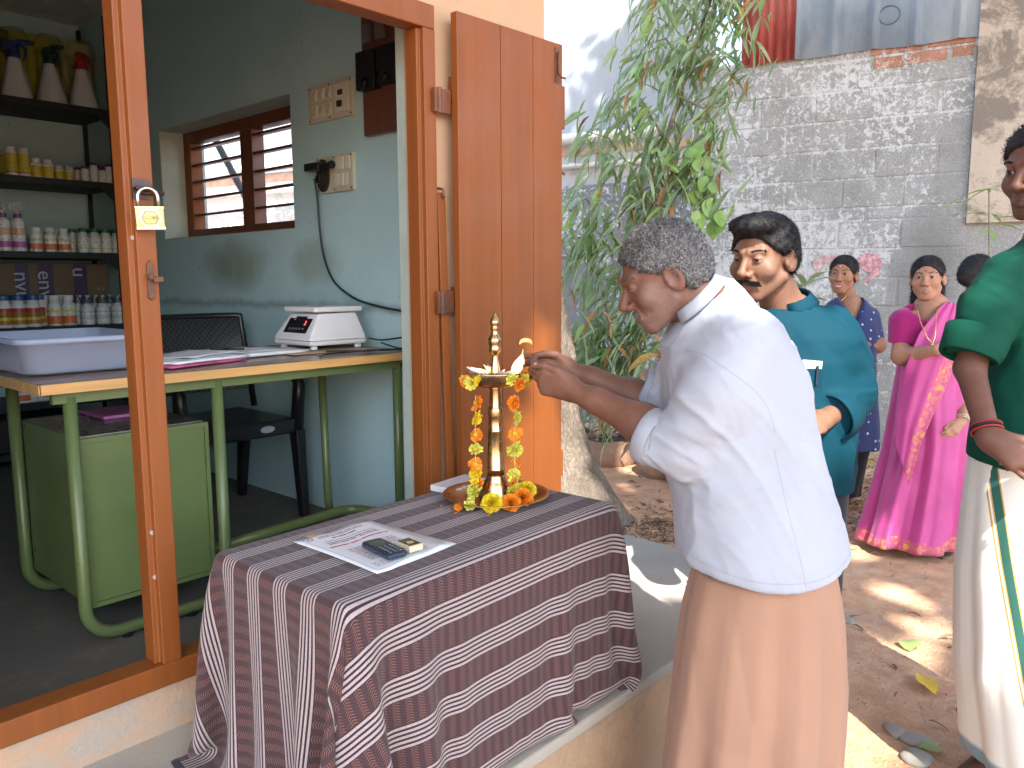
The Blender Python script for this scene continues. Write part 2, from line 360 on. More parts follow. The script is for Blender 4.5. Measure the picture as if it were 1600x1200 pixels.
# grey iron pole leaning outside the window
o = MB().tube([(2.75, 3.95, 1.0), (2.55, 5.05, 2.6)], .022, 10).build('leaning_pole', mat('grey iron', (.16, .15, .15), .5, .5)); tag(o, 'grey metal pole leaning outside behind the louvred window', 'pole')

# ------------------------------------------------------------------ open door leaf and its ironwork
door = thing('door_leaf', (1.757, 1.845, .5), 'tall orange plank door leaf folded open against the peach wall', 'door')
dth = R(1.2); DM = Matrix.Translation((1.757, 1.838, 0)) @ Matrix.Rotation(-dth, 4, 'Z')
edges = [0, .19, .345, .497]
for k in range(3):
    m = MB(); m.box(edges[k]+.0012, edges[k+1]-.0012, -.028, 0, .5, 2.222, None, DM); m.build('plank', ORANGE, door, bevel=.0025)
for z in (.68, 1.36, 2.0): MB().box(.01, .48, .001, .024, z-.04, z+.04, None, DM).build('ledge', ORDARK, door, bevel=.002)
for z in (1.96, 1.353, .72):
    m = MB(); m.box(1.69, 1.757, 1.838, 1.8525, z-.035, z+.035); m.tube([(1.708, 1.838, z-.037), (1.708, 1.838, z+.037)], .0075, 8); m.build('hinge', IRONOR, door, bevel=.001)
m = MB(); m.box(.455, .477, -.031, -.0285, 2.09, 2.205, None, DM); m.tube([DM @ Vector(q) for q in ((.466, -.036, 2.19), (.466, -.036, 2.12), (.466, -.05, 2.105), (.482, -.052, 2.105))], .004, 8); m.build('latch', IRONOR, door)
m = MB(); m.box(.50, .521, -.02, -.006, 1.945, 2.09, None, DM); m.box(.499, .517, -.02, -.006, .70, .80, None, DM); m.build('edge_block', ORANGE, door, bevel=.003)
m = MB(); m.tube([DM @ Vector(q) for q in ((.497, -.014, 1.80), (.513, -.016, 1.795), (.522, -.02, 1.79))], .004, 6); m.build('edge_pin', IRONOR, door)
for z in (1.56, 1.50, 1.43):
    m = MB(); m.tube([DM @ Vector(q) for q in ((.497, -.014, z), (.514, -.014, z-.002))], .005, 6); m.build('edge_pin', IRONOR, door)
# narrow wooden bar hung on a hook between the jamb and the door
o = thing('hanging_bar', (1.72, 1.84, .6), 'narrow orange wooden closing bar hanging from a hook beside the door', 'bar')
m = MB(); m.bar((1.727, 1.862, 1.69), (1.746, 1.85, .62), .032, .012, (0, -1, 0)); m.build('bar', ORANGE, o, bevel=.002)
m = MB(); m.tube([(1.727, 1.878, 1.705), (1.727, 1.85, 1.70), (1.729, 1.846, 1.68), (1.731, 1.855, 1.672)], .004, 8); m.build('hook', IRONOR, o)

# ------------------------------------------------------------------ boundary wall of cement blocks, sheets above
WD = R(104); WM = Matrix.Translation((6.924, 2.233, 0)) @ Matrix.Rotation(WD, 4, 'Z')   # local x runs left along the wall, local y towards the camera
bw = thing('block_wall', tuple(WM @ Vector((.4, 0, 0))), 'weathered grey cement block wall with patches of old whitewash behind the women', 'wall')
m = MB(); m.box(-.62, 1.5, -.22, -.0045, -.1, 3.26, None, WM); m.build('mortar', MORTAR, bw)
rr = random.Random(3); base_meshes = []
zc = .02; row = 0
while zc < 3.22:
    h = .235 if row != 8 else .10
    L = .47 if h > .2 else .3
    s = -.62 + (0 if row % 2 else -L/2)
    while s < 1.5:
        a, b = max(s, -.62), min(s+L-.014, 1.5)
        if b-a > .05 and not (zc > 3.0 and b < .14):
            pr = rr.uniform(-.001, .005); m = MB()
            n = 3; vs = [(x, y, z) for z in (zc+rr.uniform(0, .006), min(zc+h-.012, 3.25)) for y in (-.02, pr) for x in (a+rr.uniform(0, .006), b-rr.uniform(0, .006))]
            m.add([WM @ Vector(q) for q in vs], [(0, 2, 3, 1), (4, 5, 7, 6), (0, 1, 5, 4), (2, 6, 7, 3), (0, 4, 6, 2), (1, 3, 7, 5)])
            m.build('block', BLOCK, bw, bevel=.007)
        s += L*rr.choice((1, 1, .96))
    zc += h; row += 1
for (a, b, z0, z1) in ((.10, -.12, 3.075, 3.165), (-.14, -.42, 3.085, 3.175), (-.445, -.6, 3.095, 3.18), (.12, .04, 3.185, 3.262), (.015, -.25, 3.185, 3.255), (-.28, -.6, 3.195, 3.262)):
    m = MB(); m.box(b, a, -.02, rr.uniform(.0, .012), z0, z1, None, WM); m.build('brick', BRICK, bw, bevel=.006)
# painted flower traces left on the wall
def blot(pts, col, name):
    m = MB(); m.add([WM @ Vector((x, .0125, z)) for x, z in pts], [tuple(range(len(pts)))]); return m.build('painted_mark', mat(name, col, .9, 0, .35, 30), bw)
for nm, col, px in (('faded pink paint', (.62, .34, .37), [(1340, 405), (1352, 395), (1372, 398), (1379, 412), (1374, 428), (1362, 438), (1349, 443), (1352, 436), (1362, 426), (1350, 424), (1343, 416)]),
                    ('faded rose paint', (.62, .42, .43), [(1268, 412), (1283, 400), (1310, 397), (1318, 402), (1290, 412), (1276, 424)]),):
    pts = []
    for u, v in px:
        r = FW+RT*((u-800)/FPX)-UP*((v-600)/FPX); n = Vector((-math.sin(WD), math.cos(WD), 0)); t_ = ((Vector((6.924, 2.233, 0))-CAMP).dot(n))/r.dot(n); q = WM.inverted() @ (CAMP+r*t_); pts.append((q.x, q.z))
    blot(pts, col, nm)
# beige stained wall to the right, thicker and higher
m = MB(); m.box(-5, -.62, -.3, .05, 1.84, 6, None, WM); o = m.build('beige_wall', BEIGEW); tag(o, 'stained beige plastered wall rising at the far right behind the man in green', 'wall')
m = MB(); m.box(-5, -.62, -.3, -.01, -.1, 1.84, None, WM); o = m.build('rough_wall', BLOCKD if 0 else BLOCK); tag(o, 'rough grey wall base below the stained beige plaster', 'wall')
# left part: dark lower wall, ledge, pipes and white house wall
m = MB(); m.box(1.5, 14, -.4, -.05, -.1, 2.33, None, WM); o = m.build('dark_wall', BLOCKD); tag(o, 'dark stained lower wall behind the leafy shrub', 'wall')
wh = thing('white_house', tuple(WM @ Vector((4, -.3, 2.3))), 'overexposed whitewashed house wall with two pipes, seen left of the shrub', 'building')
MB().box(1.5, 14, -.5, -.10, 2.33, 2.62, None, WM).build('plaster_band', m_plaster('grey plaster band', (.50, .49, .47), (.3, .3, .3), .5), wh)
MB().box(1.5, 14, -.5, -.085, 2.62, 2.70, None, WM).build('painted_band', mat('faded orange band', (.52, .33, .24), .8, 0, .2, 8), wh)
MB().box(1.5, 14, -.5, -.12, 2.70, 6.5, None, WM).build('upper_wall', WHITEW, wh)
PIPE = mat('white pipe', (.72, .73, .72), .45, 0, .12, 5)
MB().tube([WM @ Vector(q) for q in ((1.9, -.03, 2.77), (14, -.03, 2.80))], .05, 12).build('waste_pipe', PIPE, wh, smooth=True)
MB().tube([WM @ Vector(q) for q in ((1.9, -.05, 2.515), (14, -.05, 2.53))], .024, 10).build('water_pipe', PIPE, wh, smooth=True)
MB().tube([WM @ Vector(q) for q in ((1.53, .05, 2.0), (1.55, .04, 3.3), (1.56, .04, 4.6))], .008, 6).build('thin_conduit', PIPE, wh, smooth=True)
m = MB(); M = WM @ Matrix.Translation((2.02, -.10, 3.45)) @ Matrix.Rotation(R(90), 4, 'X'); m.lathe([(.13, -.02), (.14, 0), (.135, .02), (.0, .022)], (0, 0, 0), 20); m.xf(M); m.build('vent_cover', WHITEW, wh, smooth=True)
# corrugated sheets
def sheet(s0, s1, z0l, z0r, pitch, depth, m_, label, round_=True):
    n = int((s1-s0)/pitch*(10 if round_ else 30)); xs_ = np.linspace(s0, s1, n+1); A = []; 
    for i, x in enumerate(xs_):
        ph = ((x-s0)/pitch) % 1
        y = depth*.5*math.cos(2*PI*ph) if round_ else depth*(max(0, min(1, 6*(.16-abs(ph-.5)))))
        z0 = z0r+(z0l-z0r)*(x-s0)/(s1-s0)
        A.append([WM @ Vector((x, .03+y, z)) for z in (z0+.006*math.sin(9*x), 4.1, 5.3)])
    b = MB(); n3 = len(A)
    for a in A: b.v.extend([tuple(q) for q in a])
    for i in range(n3-1):
        for j in range(2): b.f.append((i*3+j, (i+1)*3+j, (i+1)*3+j+1, i*3+j+1)); b.m.append(0)
    o = b.build('roofing_sheet', m_, smooth=True); sm = o.modifiers.new('solid', 'SOLIDIFY'); sm.thickness = .002
    return tag(o, label, 'metal sheet', 'metal sheets on top of the block wall')
REDS = mat('red oxide sheet', (.40, .085, .075), .5, .0, .25, 5, .1, 20, dark=(.5, .25, .22), stretch=(1, 1, .4))
BLUS = mat('weathered blue grey sheet', (.27, .37, .49), .6, .0, .16, 4, .12, 14, dark=(.42, .50, .58), stretch=(1, 1, .4))
sheet(.69, 1.14, 3.215, 3.225, .072, .026, REDS, 'red corrugated metal sheet on top of the block wall')
sheet(-.64, .70, 3.225, 3.22, .30, .035, BLUS, 'blue grey ribbed metal sheet beside the red one on the wall top', False)
# raised stamping on the sheet
m = MB()
for (s, z, w_, h_) in ((.12, 3.62, .10, .012), (.12, 3.66, .07, .012), (.12, 3.70, .11, .012), (-.12, 3.70, .11, .012), (-.12, 3.66, .08, .012), (-.12, 3.74, .1, .012), (-.40, 3.6, .012, .18), (-.44, 3.62, .012, .15)):
    m.box(s, s+w_, .029, .034, z, z+h_, None, WM)
for i in range(16):
    a = 2*PI*i/16; b_ = 2*PI*(i+1)/16; f = lambda q: WM @ Vector((.0+.075*math.cos(q), .034, 3.47+.07*math.sin(q)))
    m.bar(f(a), f(b_), .012, .006, (0, 1, 0))
o = m.build('stamped_mark', mat('dull stamping', (.13, .17, .23), .5, .3), bpy.data.objects['roofing_sheet.001']); o['kind'] = 'stuff'
# ------------------------------------------------------------------ inside the shop
GREEN = mat('olive green enamel', (.110, .158, .058), .32, 0, .08, 5, .05, 40); GREEND = GREEN
CHROME = mat('steel', (.62, .62, .60), .25, 1, .1, 10)
BLKPL = mat('black plastic', (.012, .012, .014), .32, 0, .2, 12, .05, 50)
BLKMT = mat('black painted steel', (.006, .007, .010), .6, 0, .2, 12)
def arc(c, r, a0, a1, n, pl):      # arc in plane pl given as two unit vectors
    c = Vector(c); u, w_ = Vector(pl[0]), Vector(pl[1]); return [c+u*(r*math.cos(a0+(a1-a0)*i/n))+w_*(r*math.sin(a0+(a1-a0)*i/n)) for i in range(n+1)]
desk = thing('office_desk', (1.3, 2.5, FZ), 'light wood topped desk on green tube legs standing inside the shop', 'desk')
def m_wood(name, col, sc=(2, 30, 30), rough=.35):
    t = NT(name); c = t.coord('Object', sc); q = t.ramp(t.noise(c, 1.5, 6, .65, .5), [(.3, tuple(x*.75 for x in col)), (.7, tuple(min(1, x*1.15) for x in col))]); t.set(color=q, rough=rough); t.bump(t.noise(c, 4, 4), .05, .004); return t.m
MB().box(.685, 1.965, 2.235, 2.86, 1.138, 1.163).build('desk_top', m_wood('brown laminate', (.30, .20, .14), rough=.25), desk, bevel=.002)
MB().box(.682, 1.968, 2.229, 2.2345, 1.136, 1.162).build('edge_strip', m_wood('yellow wood edge', (.62, .36, .13)), desk)
MB().box(.679, .6845, 2.229, 2.862, 1.136, 1.162).build('edge_strip', m_wood('yellow wood edge ', (.62, .36, .13)), desk)
m = MB(); m.box(.72, 1.93, 2.262, 2.285, 1.105, 1.137); m.build('apron_rail', GREEN, desk); MB().box(.72, 1.93, 2.77, 2.79, 1.105, 1.137).build('apron_rail', GREEN, desk)
r = .0175
def utube(y, xa, xb, zb=.445, rad=.085):
    p = [(xa, y, 1.12), (xa, y, zb+rad)]+arc((xa+rad, y, zb+rad), rad, PI, 1.5*PI, 7, ((1, 0, 0), (0, 0, 1)))[1:]+arc((xb-rad, y, zb+rad), rad, 1.5*PI, 2*PI, 7, ((1, 0, 0), (0, 0, 1)))+[(xb, y, 1.12)]
    return MB().tube(p, r, 12)
utube(2.275, .765, 1.178).build('leg_tube', GREEN, desk, smooth=True); utube(2.785, .775, 1.178).build('leg_tube', GREEN, desk, smooth=True)
for x, y in ((.87, 2.275), (1.06, 2.275), (.88, 2.785)): MB().lathe([(.014, FZ), (.016, FZ+.014), (.010, FZ+.02)], (x, y, 0), 10).build('foot', BLKPL, desk)
MB().tube([(1.88, 2.275, 1.12), (1.88, 2.275, .46)], r, 12).build('leg_tube', GREEN, desk, smooth=True)
MB().tube([(1.775, 2.6, 1.12), (1.785, 2.6, .57), (1.79, 2.6, .53)], r*.9, 12).build('leg_tube', GREEN, desk, smooth=True)
MB().tube([(1.17, 2.44, .545), (1.5, 2.46, .55), (1.74, 2.475, .552)]+arc((1.755, 2.41, .552), .065, PI/2, 0, 6, ((1, 0, 0), (0, 1, 0)))+[(1.86, 2.29, .552)], r*1.05, 12).build('foot_rail', GREEN, desk, smooth=True)
cab = MB(); cab.box(.79, 1.155, 2.312, 2.765, .52, .998); cab.build('cabinet', GREEN, desk, bevel=.002)
m = MB(); m.box(.802, 1.143, 2.300, 2.3115, .533, .985)
m.build('cabinet_door', GREEN, desk, bevel=.002)
m = MB(); t_ = .012
for q in ((.79, .802, .52, .998), (1.143, 1.155, .52, .998), (.802, 1.143, .52, .533), (.802, 1.143, .985, .998)): m.box(q[0], q[1], 2.296, 2.3118, q[2], q[3])
m.build('door_surround', GREEN, desk)
MB().box(.795, 1.15, 2.32, 2.76, .9985, 1.001).build('cabinet_lid', mat('worn steel lid', (.30, .30, .26), .28, .85, .3, 4), desk)
# tub
TUB = NT('cloudy plastic'); TUB.set(color=(.66, .75, .96), rough=.22, Transmission_Weight=.45, Subsurface_Weight=.0, Alpha=.72)
tub = MB(); A = []
def rrect(cx, cy, hx, hy, z, r_, n=5):
    return [(cx+sx*(hx-r_)+r_*math.cos(a), cy+sy*(hy-r_)+r_*math.sin(a), z) for sx, sy, a0 in ((1, 1, 0), (-1, 1, PI/2), (-1, -1, PI), (1, -1, 1.5*PI)) for a in [a0+PI/2*i/n for i in range(n+1)]]
tc = (.875, 2.62)
tub.loft([rrect(*tc, hx, hy, z, .04) for hx, hy, z in ((.155, .195, 1.168), (.165, .205, 1.175), (.185, .235, 1.262), (.195, .245, 1.264), (.196, .246, 1.256), (.199, .249, 1.256), (.198, .248, 1.270), (.183, .233, 1.270), (.162, .202, 1.180), (.15, .19, 1.176))])
o = tub.build('plastic_tub', TUB.m, smooth=True); tag(o, 'shallow cloudy bluish plastic tub at the left end of the desk', 'tub')
m = MB(); m.box(.78, .90, 2.52, 2.68, 1.178, 1.19); o = m.build('paper_packet', mat('pale packet', (.75, .62, .66), .5)); tag(o, 'small pale packet lying inside the plastic tub', 'packet')
# papers: small piles in different turns
PAPER = mat('white paper', (.80, .81, .84), .7, 0, .03, 3, .05, 20)
def page(name, cx, cy, z, w_, h_, rz, m_, curl=.003, n=8, thick=0, label=None, cat='paper'):
    b = MB(); g = []
    for i in range(n+1):
        for j in range(n+1):
            x = (i/n-.5)*w_; y = (j/n-.5)*h_; zz = curl*math.sin(5*x/w_+3*y/h_)+curl*1.5*(abs(x/w_)**3+abs(y/h_)**3)*4*(.5+.5*math.sin(7*cx+i))
            b.v.append((cx+x*math.cos(rz)-y*math.sin(rz), cy+x*math.sin(rz)+y*math.cos(rz), z+max(0, zz)))
    for i in range(n):
        for j in range(n): b.f.append((i*(n+1)+j, (i+1)*(n+1)+j, (i+1)*(n+1)+j+1, i*(n+1)+j+1)); b.m.append(0)
    b.uv = [(i/n, j/n) for i in range(n+1) for j in range(n+1)]
    o = b.build(name, m_, smooth=True); s = o.modifiers.new('t', 'SOLIDIFY'); s.thickness = max(.0006, thick); s.offset = 1
    if label: tag(o, label, cat)
    return o
page('magazine', 1.17, 2.47, 1.166, .24, .31, R(-72), mat('coloured cover', (.55, .12, .25), .4, 0, .4, 20), .001, thick=.006, label='magazine with coloured edges under the papers on the desk', cat='magazine')
page('paper_stack', 1.19, 2.47, 1.174, .22, .31, R(-70), PAPER, .003, thick=.006, label='loose white papers nearest the orange post on the desk')
page('paper_sheet', 1.24, 2.55, 1.184, .21, .30, R(-58), PAPER, .004, label='curled white sheet lying on the left pile of papers')
page('paper_stack', 1.47, 2.58, 1.166, .23, .34, R(-82), PAPER, .002, thick=.010, label='neat pile of white papers in front of the weighing scale')
page('paper_sheet', 1.42, 2.60, 1.179, .21, .30, R(-75), PAPER, .003, label='white sheet on top of the pile beside the scale')
page('cloth_mat', 1.28, 2.72, 1.165, .34, .2, R(10), mat('dark brown leather', (.05, .03, .03), .5), .002, thick=.004, label='dark brown folder lying behind the papers', cat='folder')
o = MB().tube([(1.33, 2.60, 1.19), (1.40, 2.50, 1.193)], .003, 6).build('pen', BLKPL); tag(o, 'dark pen resting on the white papers', 'pen')
page('cardboard_sheet', 1.72, 2.62, 1.165, .34, .42, R(-3), mat('cardboard', (.42, .30, .2), .8), .001, thick=.003, label='flat cardboard sheet under the weighing scale', cat='cardboard')
# weighing scale (its display looks towards -x)
sc_ = thing('weighing_scale', (1.77, 2.62, 1.17), 'white electronic weighing scale with black display panel on the desk', 'scale')
sc_.location = (1.772, 2.60, 1.17)
WPL = mat('white plastic', (.74, .75, .78), .32, 0, .03, 5)
cx, cy = 1.775, 2.60
def rr4(x0, x1, y0, y1, z, r_=.015): return rrect((x0+x1)/2, (y0+y1)/2, (x1-x0)/2, (y1-y0)/2, z, r_, 4)
m = MB(); m.loft([rr4(1.605, 1.955, 2.43, 2.775, 1.188), rr4(1.60, 1.96, 2.425, 2.78, 1.194), rr4(1.60, 1.96, 2.425, 2.78, 1.206)]); m.build('base_shell', WPL, sc_, smooth=False, bevel=.001)
m = MB(); m.loft([rr4(1.602, 1.958, 2.427, 2.778, 1.208), rr4(1.603, 1.957, 2.43, 2.775, 1.222), rr4(1.68, 1.93, 2.465, 2.74, 1.312, .02), rr4(1.69, 1.925, 2.47, 2.735, 1.316, .02)]); m.build('body_shell', WPL, sc_, smooth=False, bevel=.001)
m = MB(); m.loft([rr4(1.655, 1.955, 2.455, 2.75, 1.322, .02), rr4(1.65, 1.96, 2.45, 2.755, 1.326, .02), rr4(1.65, 1.96, 2.45, 2.755, 1.34, .02), rr4(1.653, 1.957, 2.453, 2.752, 1.343, .02)]); m.build('pan', WPL, sc_, smooth=False)
SL = frame((1.643, 2.60, 1.2685), (0, -1, 0), (1.68-1.603, 0, 1.312-1.222))      # slanted front
m = MB(); m.box(-.105, .105, -.042, .034, .0, .0025); m.box(-.05, .05, .034, .044, 0, .0025); m.xf(SL); m.build('display_panel', mat('black panel', (.01, .012, .016), .25), sc_)
RED = NT('red led'); RED.set(color=(.3, .01, .01), rough=.4); RED.b.inputs['Emission Color'].default_value = (1, .05, .04, 1); RED.b.inputs['Emission Strength'].default_value = 1.2
lettering('red_digit', '2', .03, SL @ Matrix.Translation((.062, .008, .004)), RED.m, sc_); lettering('red_digit', '-', .02, SL @ Matrix.Translation((-.05, .026, .004)), RED.m, sc_)
m = MB()
for i in range(5): m.box(-.07+i*.03, -.052+i*.03, -.026, -.016, .0024, .0034)
m.xf(SL); o = m.build('key_row', mat('grey key', (.12, .13, .15), .5), sc_); o['kind'] = 'stuff'
for x, y in ((1.64, 2.46), (1.92, 2.46), (1.64, 2.74), (1.92, 2.74)): MB().lathe([(.017, 1.17), (.019, 1.173), (.019, 1.182), (.014, 1.188)], (x, y, 0), 12).build('foot', WPL, sc_)
sc_.scale = (.70, .70, .90)
# cables
def cable(name, pts, r_, label, n=30, m_=BLKPL):
    pts = [Vector(p) for p in pts]; out = []
    for i in range(len(pts)-1):
        p0, p1, p2, p3 = pts[max(i-1, 0)], pts[i], pts[i+1], pts[min(i+2, len(pts)-1)]
        for k in range(8):
            t = k/8; out.append(.5*((2*p1)+(p2-p0)*t+(2*p0-5*p1+4*p2-p3)*t*t+(3*p1-p0-3*p2+p3)*t**3))
    out.append(pts[-1]); o = MB().tube(out, r_, 7).build(name, m_, smooth=True); return tag(o, label, 'cable')
cable('power_cable', [(1.93, 2.50, 1.20), (1.90, 2.38, 1.20), (1.93, 2.27, 1.215), (1.945, 2.255, 1.205), (1.91, 2.27, 1.176), (1.80, 2.30, 1.172), (1.70, 2.34, 1.17), (1.62, 2.33, 1.17), (1.56, 2.29, 1.167)], .0032, 'black power cable looping on the desk beside the scale')
cable('scale_lead', [(1.94, 2.44, 1.185), (1.93, 2.36, 1.175), (1.92, 2.3, 1.17), (1.90, 2.26, 1.17), (1.84, 2.3, 1.17), (1.72, 2.38, 1.172), (1.66, 2.4, 1.172)], .003, 'thin black lead lying flat at the right end of the desk')
# switch boards and the plug
IVORY = mat('ivory plastic', (.60, .56, .42), .45, 0, .08, 6); IVO2 = mat('light ivory plastic', (.70, .68, .58), .35, 0, .05, 6)
SW = mat('dark socket', (.03, .025, .02), .5)
def board(y0, y1, z0, z1, label):
    t = thing('switch_board', (2.0, (y0+y1)/2, z0), label, 'switch board', 'switch boards on the blue side wall')
    MB().box(1.984, 1.999, y0, y1, z0, z1).build('back_plate', IVORY, t, bevel=.002)
    for y in (y0+.012, (y0+y1)/2, y1-.012):
        for z in (z0+.01, z1-.01): MB().tube([(1.9845, y, z), (1.982, y, z)], .004, 8).build('screw', SW, t)
    return t
b1 = board(2.632, 2.932, 2.066, 2.213, 'ivory switch board above the other, with six switches and an indicator')
for i in range(3):
    for j in range(2):
        y = 2.765+.048*i; z = 2.084+.062*j; MB().box(1.979, 1.9835, y, y+.040, z, z+.05).build('switch', IVO2, b1, bevel=.002)
        MB().prism([(1.979, z+.006), (1.972, z+.012), (1.9785, z+.044)], 1, y+.008, y+.032).build('rocker', IVORY, b1)
MB().box(1.977, 1.983, 2.65, 2.745, 2.085, 2.195).build('mcb_cover', IVO2, b1, bevel=.002)
MB().box(1.974, 1.9765, 2.685, 2.715, 2.15, 2.17).build('indicator', SW, b1); MB().box(1.968, 1.9765, 2.69, 2.715, 2.105, 2.128).build('toggle', SW, b1)
b2 = board(2.642, 2.890, 1.780, 1.927, 'ivory switch board below the other, with a black plug pushed in')
for i in range(3): MB().box(1.979, 1.9835, 2.672+.03*i, 2.696+.03*i, 1.80, 1.85).build('switch', IVO2, b2, bevel=.002)
MB().box(1.979, 1.9835, 2.656, 2.685, 1.865, 1.915).build('switch', IVO2, b2, bevel=.002); MB().box(1.979, 1.9835, 2.70, 2.76, 1.865, 1.915).build('blank', IVO2, b2, bevel=.002)
m = MB(); m.loft([[(x, 2.835+.04*math.cos(a), 1.85+.066*math.sin(a)) for a in [2*PI*i/16 for i in range(16)]] for x in (1.9835, 1.972)]); m.build('socket', SW, b2)
m = MB(); m.box(1.93, 1.972, 2.80, 2.90, 1.868, 1.898); m.tube([(1.95, 2.80, 1.883), (1.95, 2.745, 1.883)], .012, 10); m.tube([(1.95, 2.745, 1.883), (1.95, 2.73, 1.883)], .016, 10); m.box(1.955, 1.973, 2.83, 2.86, 1.82, 1.85)
o = m.build('plug', BLKPL, bevel=.002); tag(o, 'black multi plug sticking out of the lower switch board', 'plug')
cable('hanging_cable', [(1.955, 2.865, 1.84), (1.97, 2.87, 1.76), (1.975, 2.868, 1.64), (1.975, 2.845, 1.52), (1.975, 2.78, 1.42), (1.98, 2.66, 1.355), (1.98, 2.52, 1.325), (1.985, 2.35, 1.305), (1.985, 2.15, 1.295)], .0045, 'black cable hanging from the plug along the blue wall', m_=mat('green black rubber', (.01, .03, .03), .4))
fb = thing('fuse_board', (2.0, 2.45, 1.97), 'dark wooden fuse board with black cut outs, high on the wall by the doorway', 'fuse board')
FW_ = m_wood('reddish dark wood', (.15, .055, .035), (20, 20, 2), .5)
MB().box(1.972, 1.998, 2.26, 2.55, 1.972, 2.50).build('board', FW_, fb, bevel=.003)
for y0, y1, z0, z1 in ((2.43, 2.54, 2.13, 2.27), (2.315, 2.415, 2.135, 2.27)):
    m = MB(); m.box(1.93, 1.972, y0, y1, z0, z1); m.tube([(1.93, (y0+y1)/2, z0+.02), (1.915, (y0+y1)/2, z0+.02)], .02, 10); m.build('fuse_holder', BLKPL, fb, bevel=.008)
for y in (2.50, 2.42): MB().box(1.95, 1.972, y-.025, y+.025, 2.30, 2.37).build('cut_out', mat('grey bakelite', (.16, .13, .12), .5), fb, bevel=.006)
# chair
ch = thing('plastic_chair', (1.62, 3.1, FZ), 'black plastic armchair with woven pattern back behind the desk', 'chair')
cx0, cx1 = 1.36, 1.88
def m_woven():
    t = NT('woven black plastic'); c = t.coord('Object', (1, 1, 1)); ch_ = t.n('ShaderNodeTexChecker'); ch_.inputs['Scale'].default_value = 85; t.l(c, ch_.inputs[0]); t.set(color=t.mix(ch_.outputs[1], (.010, .010, .012), (.035, .035, .038)), rough=.4); t.bump(ch_.outputs[1], .6, .004); return t.m
W_ = []
for i in range(17):
    x = cx0+.03+(cx1-cx0-.03)*i/16; y = 3.42-.05*(2*i/16-1)**2; W_.append((x, y))
m = MB(); rows = [(1.265, .0), (1.27, -.01), (.95, -.06), (.945, -.045)]
m = MB(); n = len(W_)
for z, dy, off in ((.94, -.07, 0), (1.10, -.035, 0), (1.26, 0, 0), (1.268, .008, 0), (1.26, .016, 0), (1.10, -.019, 0), (.94, -.054, 0)):
    m.v.extend([(x+.01*(1.26-z), y+dy, z) for x, y in W_])
for k in range(6):
    for i in range(n-1): m.f.append((k*n+i, k*n+i+1, (k+1)*n+i+1, (k+1)*n+i)); m.m.append(0)
m.build('backrest', m_woven(), ch, smooth=True)
m = MB(); m.tube([(W_[0][0], W_[0][1]-.08, .86)]+[(W_[0][0], W_[0][1]+.005, 1.24)]+[(x, y+.008, 1.268) for x, y in W_]+[(W_[-1][0], W_[-1][1]+.005, 1.24), (W_[-1][0], W_[-1][1]-.08, .86)], .014, 8); m.build('back_frame', BLKPL, ch, smooth=True)
m = MB(); m.box(cx0+.02, cx1-.02, 2.93, 3.38, .825, .85); m.box(cx0+.01, cx1-.01, 2.915, 2.94, .785, .85); m.build('seat', BLKPL, ch, bevel=.01)
for sx in (cx0+.012, cx1-.012):
    for y, yy in ((2.93, 2.90), (3.36, 3.42)):
        m = MB(); m.loft([[(sx+a, y0+b, z) for a, b in ((-.022*k, -.028*k), (.022*k, -.028*k), (.022*k, .028*k), (-.022*k, .028*k))] for z, y0, k in ((FZ, yy, .75), (.80, y, 1.05))]); m.build('leg', BLKPL, ch, bevel=.006)
    m = MB(); m.tube([(sx, 2.93, .80), (sx+(.012 if sx > 1.6 else -.012), 2.92, .99), (sx+(.012 if sx > 1.6 else -.012), 2.96, 1.065), (sx, 3.1, 1.08), (sx, 3.34, 1.06), (sx-.01, 3.40, 1.0)], [.028, .026, .024, .026, .024, .018], 10); m.build('armrest', BLKPL, ch, smooth=True)
m = MB(); m.loft([[(1.72+.032*math.cos(2*PI*i/20), y, .818+.014*math.sin(2*PI*i/20)) for i in range(20)] for y in (2.9148, 2.912)]); m.build('badge', mat('silver badge', (.5, .5, .55), .3, .3), ch)

# ------------------------------------------------------------------ shelf rack
rack = thing('shelf_rack', (1.4, 5.05, FZ), 'black steel shelf rack full of bottles against the back wall', 'shelf')
SHZ = [2.391, 1.985, 1.588, 1.180, .768, .50]
for z in SHZ: MB().box(.75, 1.965, 4.85, 5.25, z-.035, z).build('shelf', BLKMT, rack, bevel=.002)
for x in (.75, 1.955):
    for y in (4.85, 5.23):
        m = MB(); m.box(x, x+.02, y, y+.02, FZ, 2.9); m.build('upright', BLKMT, rack)
for z in SHZ[:3]: MB().prism([(1.955, z-.036), (1.955, z-.11), (1.88, z-.036)], 1, 4.851, 4.853).build('gusset', BLKMT, rack)
WB = mat('white bottle plastic', (.66, .69, .70), .38, 0, .04, 5)
def capm(c): return mat('cap %d %d %d' % tuple(int(100*x) for x in c), c, .4, 0, .06, 5)
def labm(name, cols):       # printed label: bands over the height, small marks
    t = NT(name); tc = t.coord('Object'); g = t.n('ShaderNodeSeparateXYZ'); t.l(tc, g.inputs[0])
    q = t.ramp(t.math('MULTIPLY', g.outputs[2], 4.0), [(p*4.0, c) for p, c in cols], 'CONSTANT')
    c2 = t.coord('Object', (60, 60, 160)); q = t.mix(t.ramp(t.noise(c2, 1, 2), [(.60, (0, 0, 0)), (.62, (.6, .6, .6))]), q, (.12, .12, .15))
    t.set(color=q, rough=.35); return t.m
W3 = (.68, .70, .70)
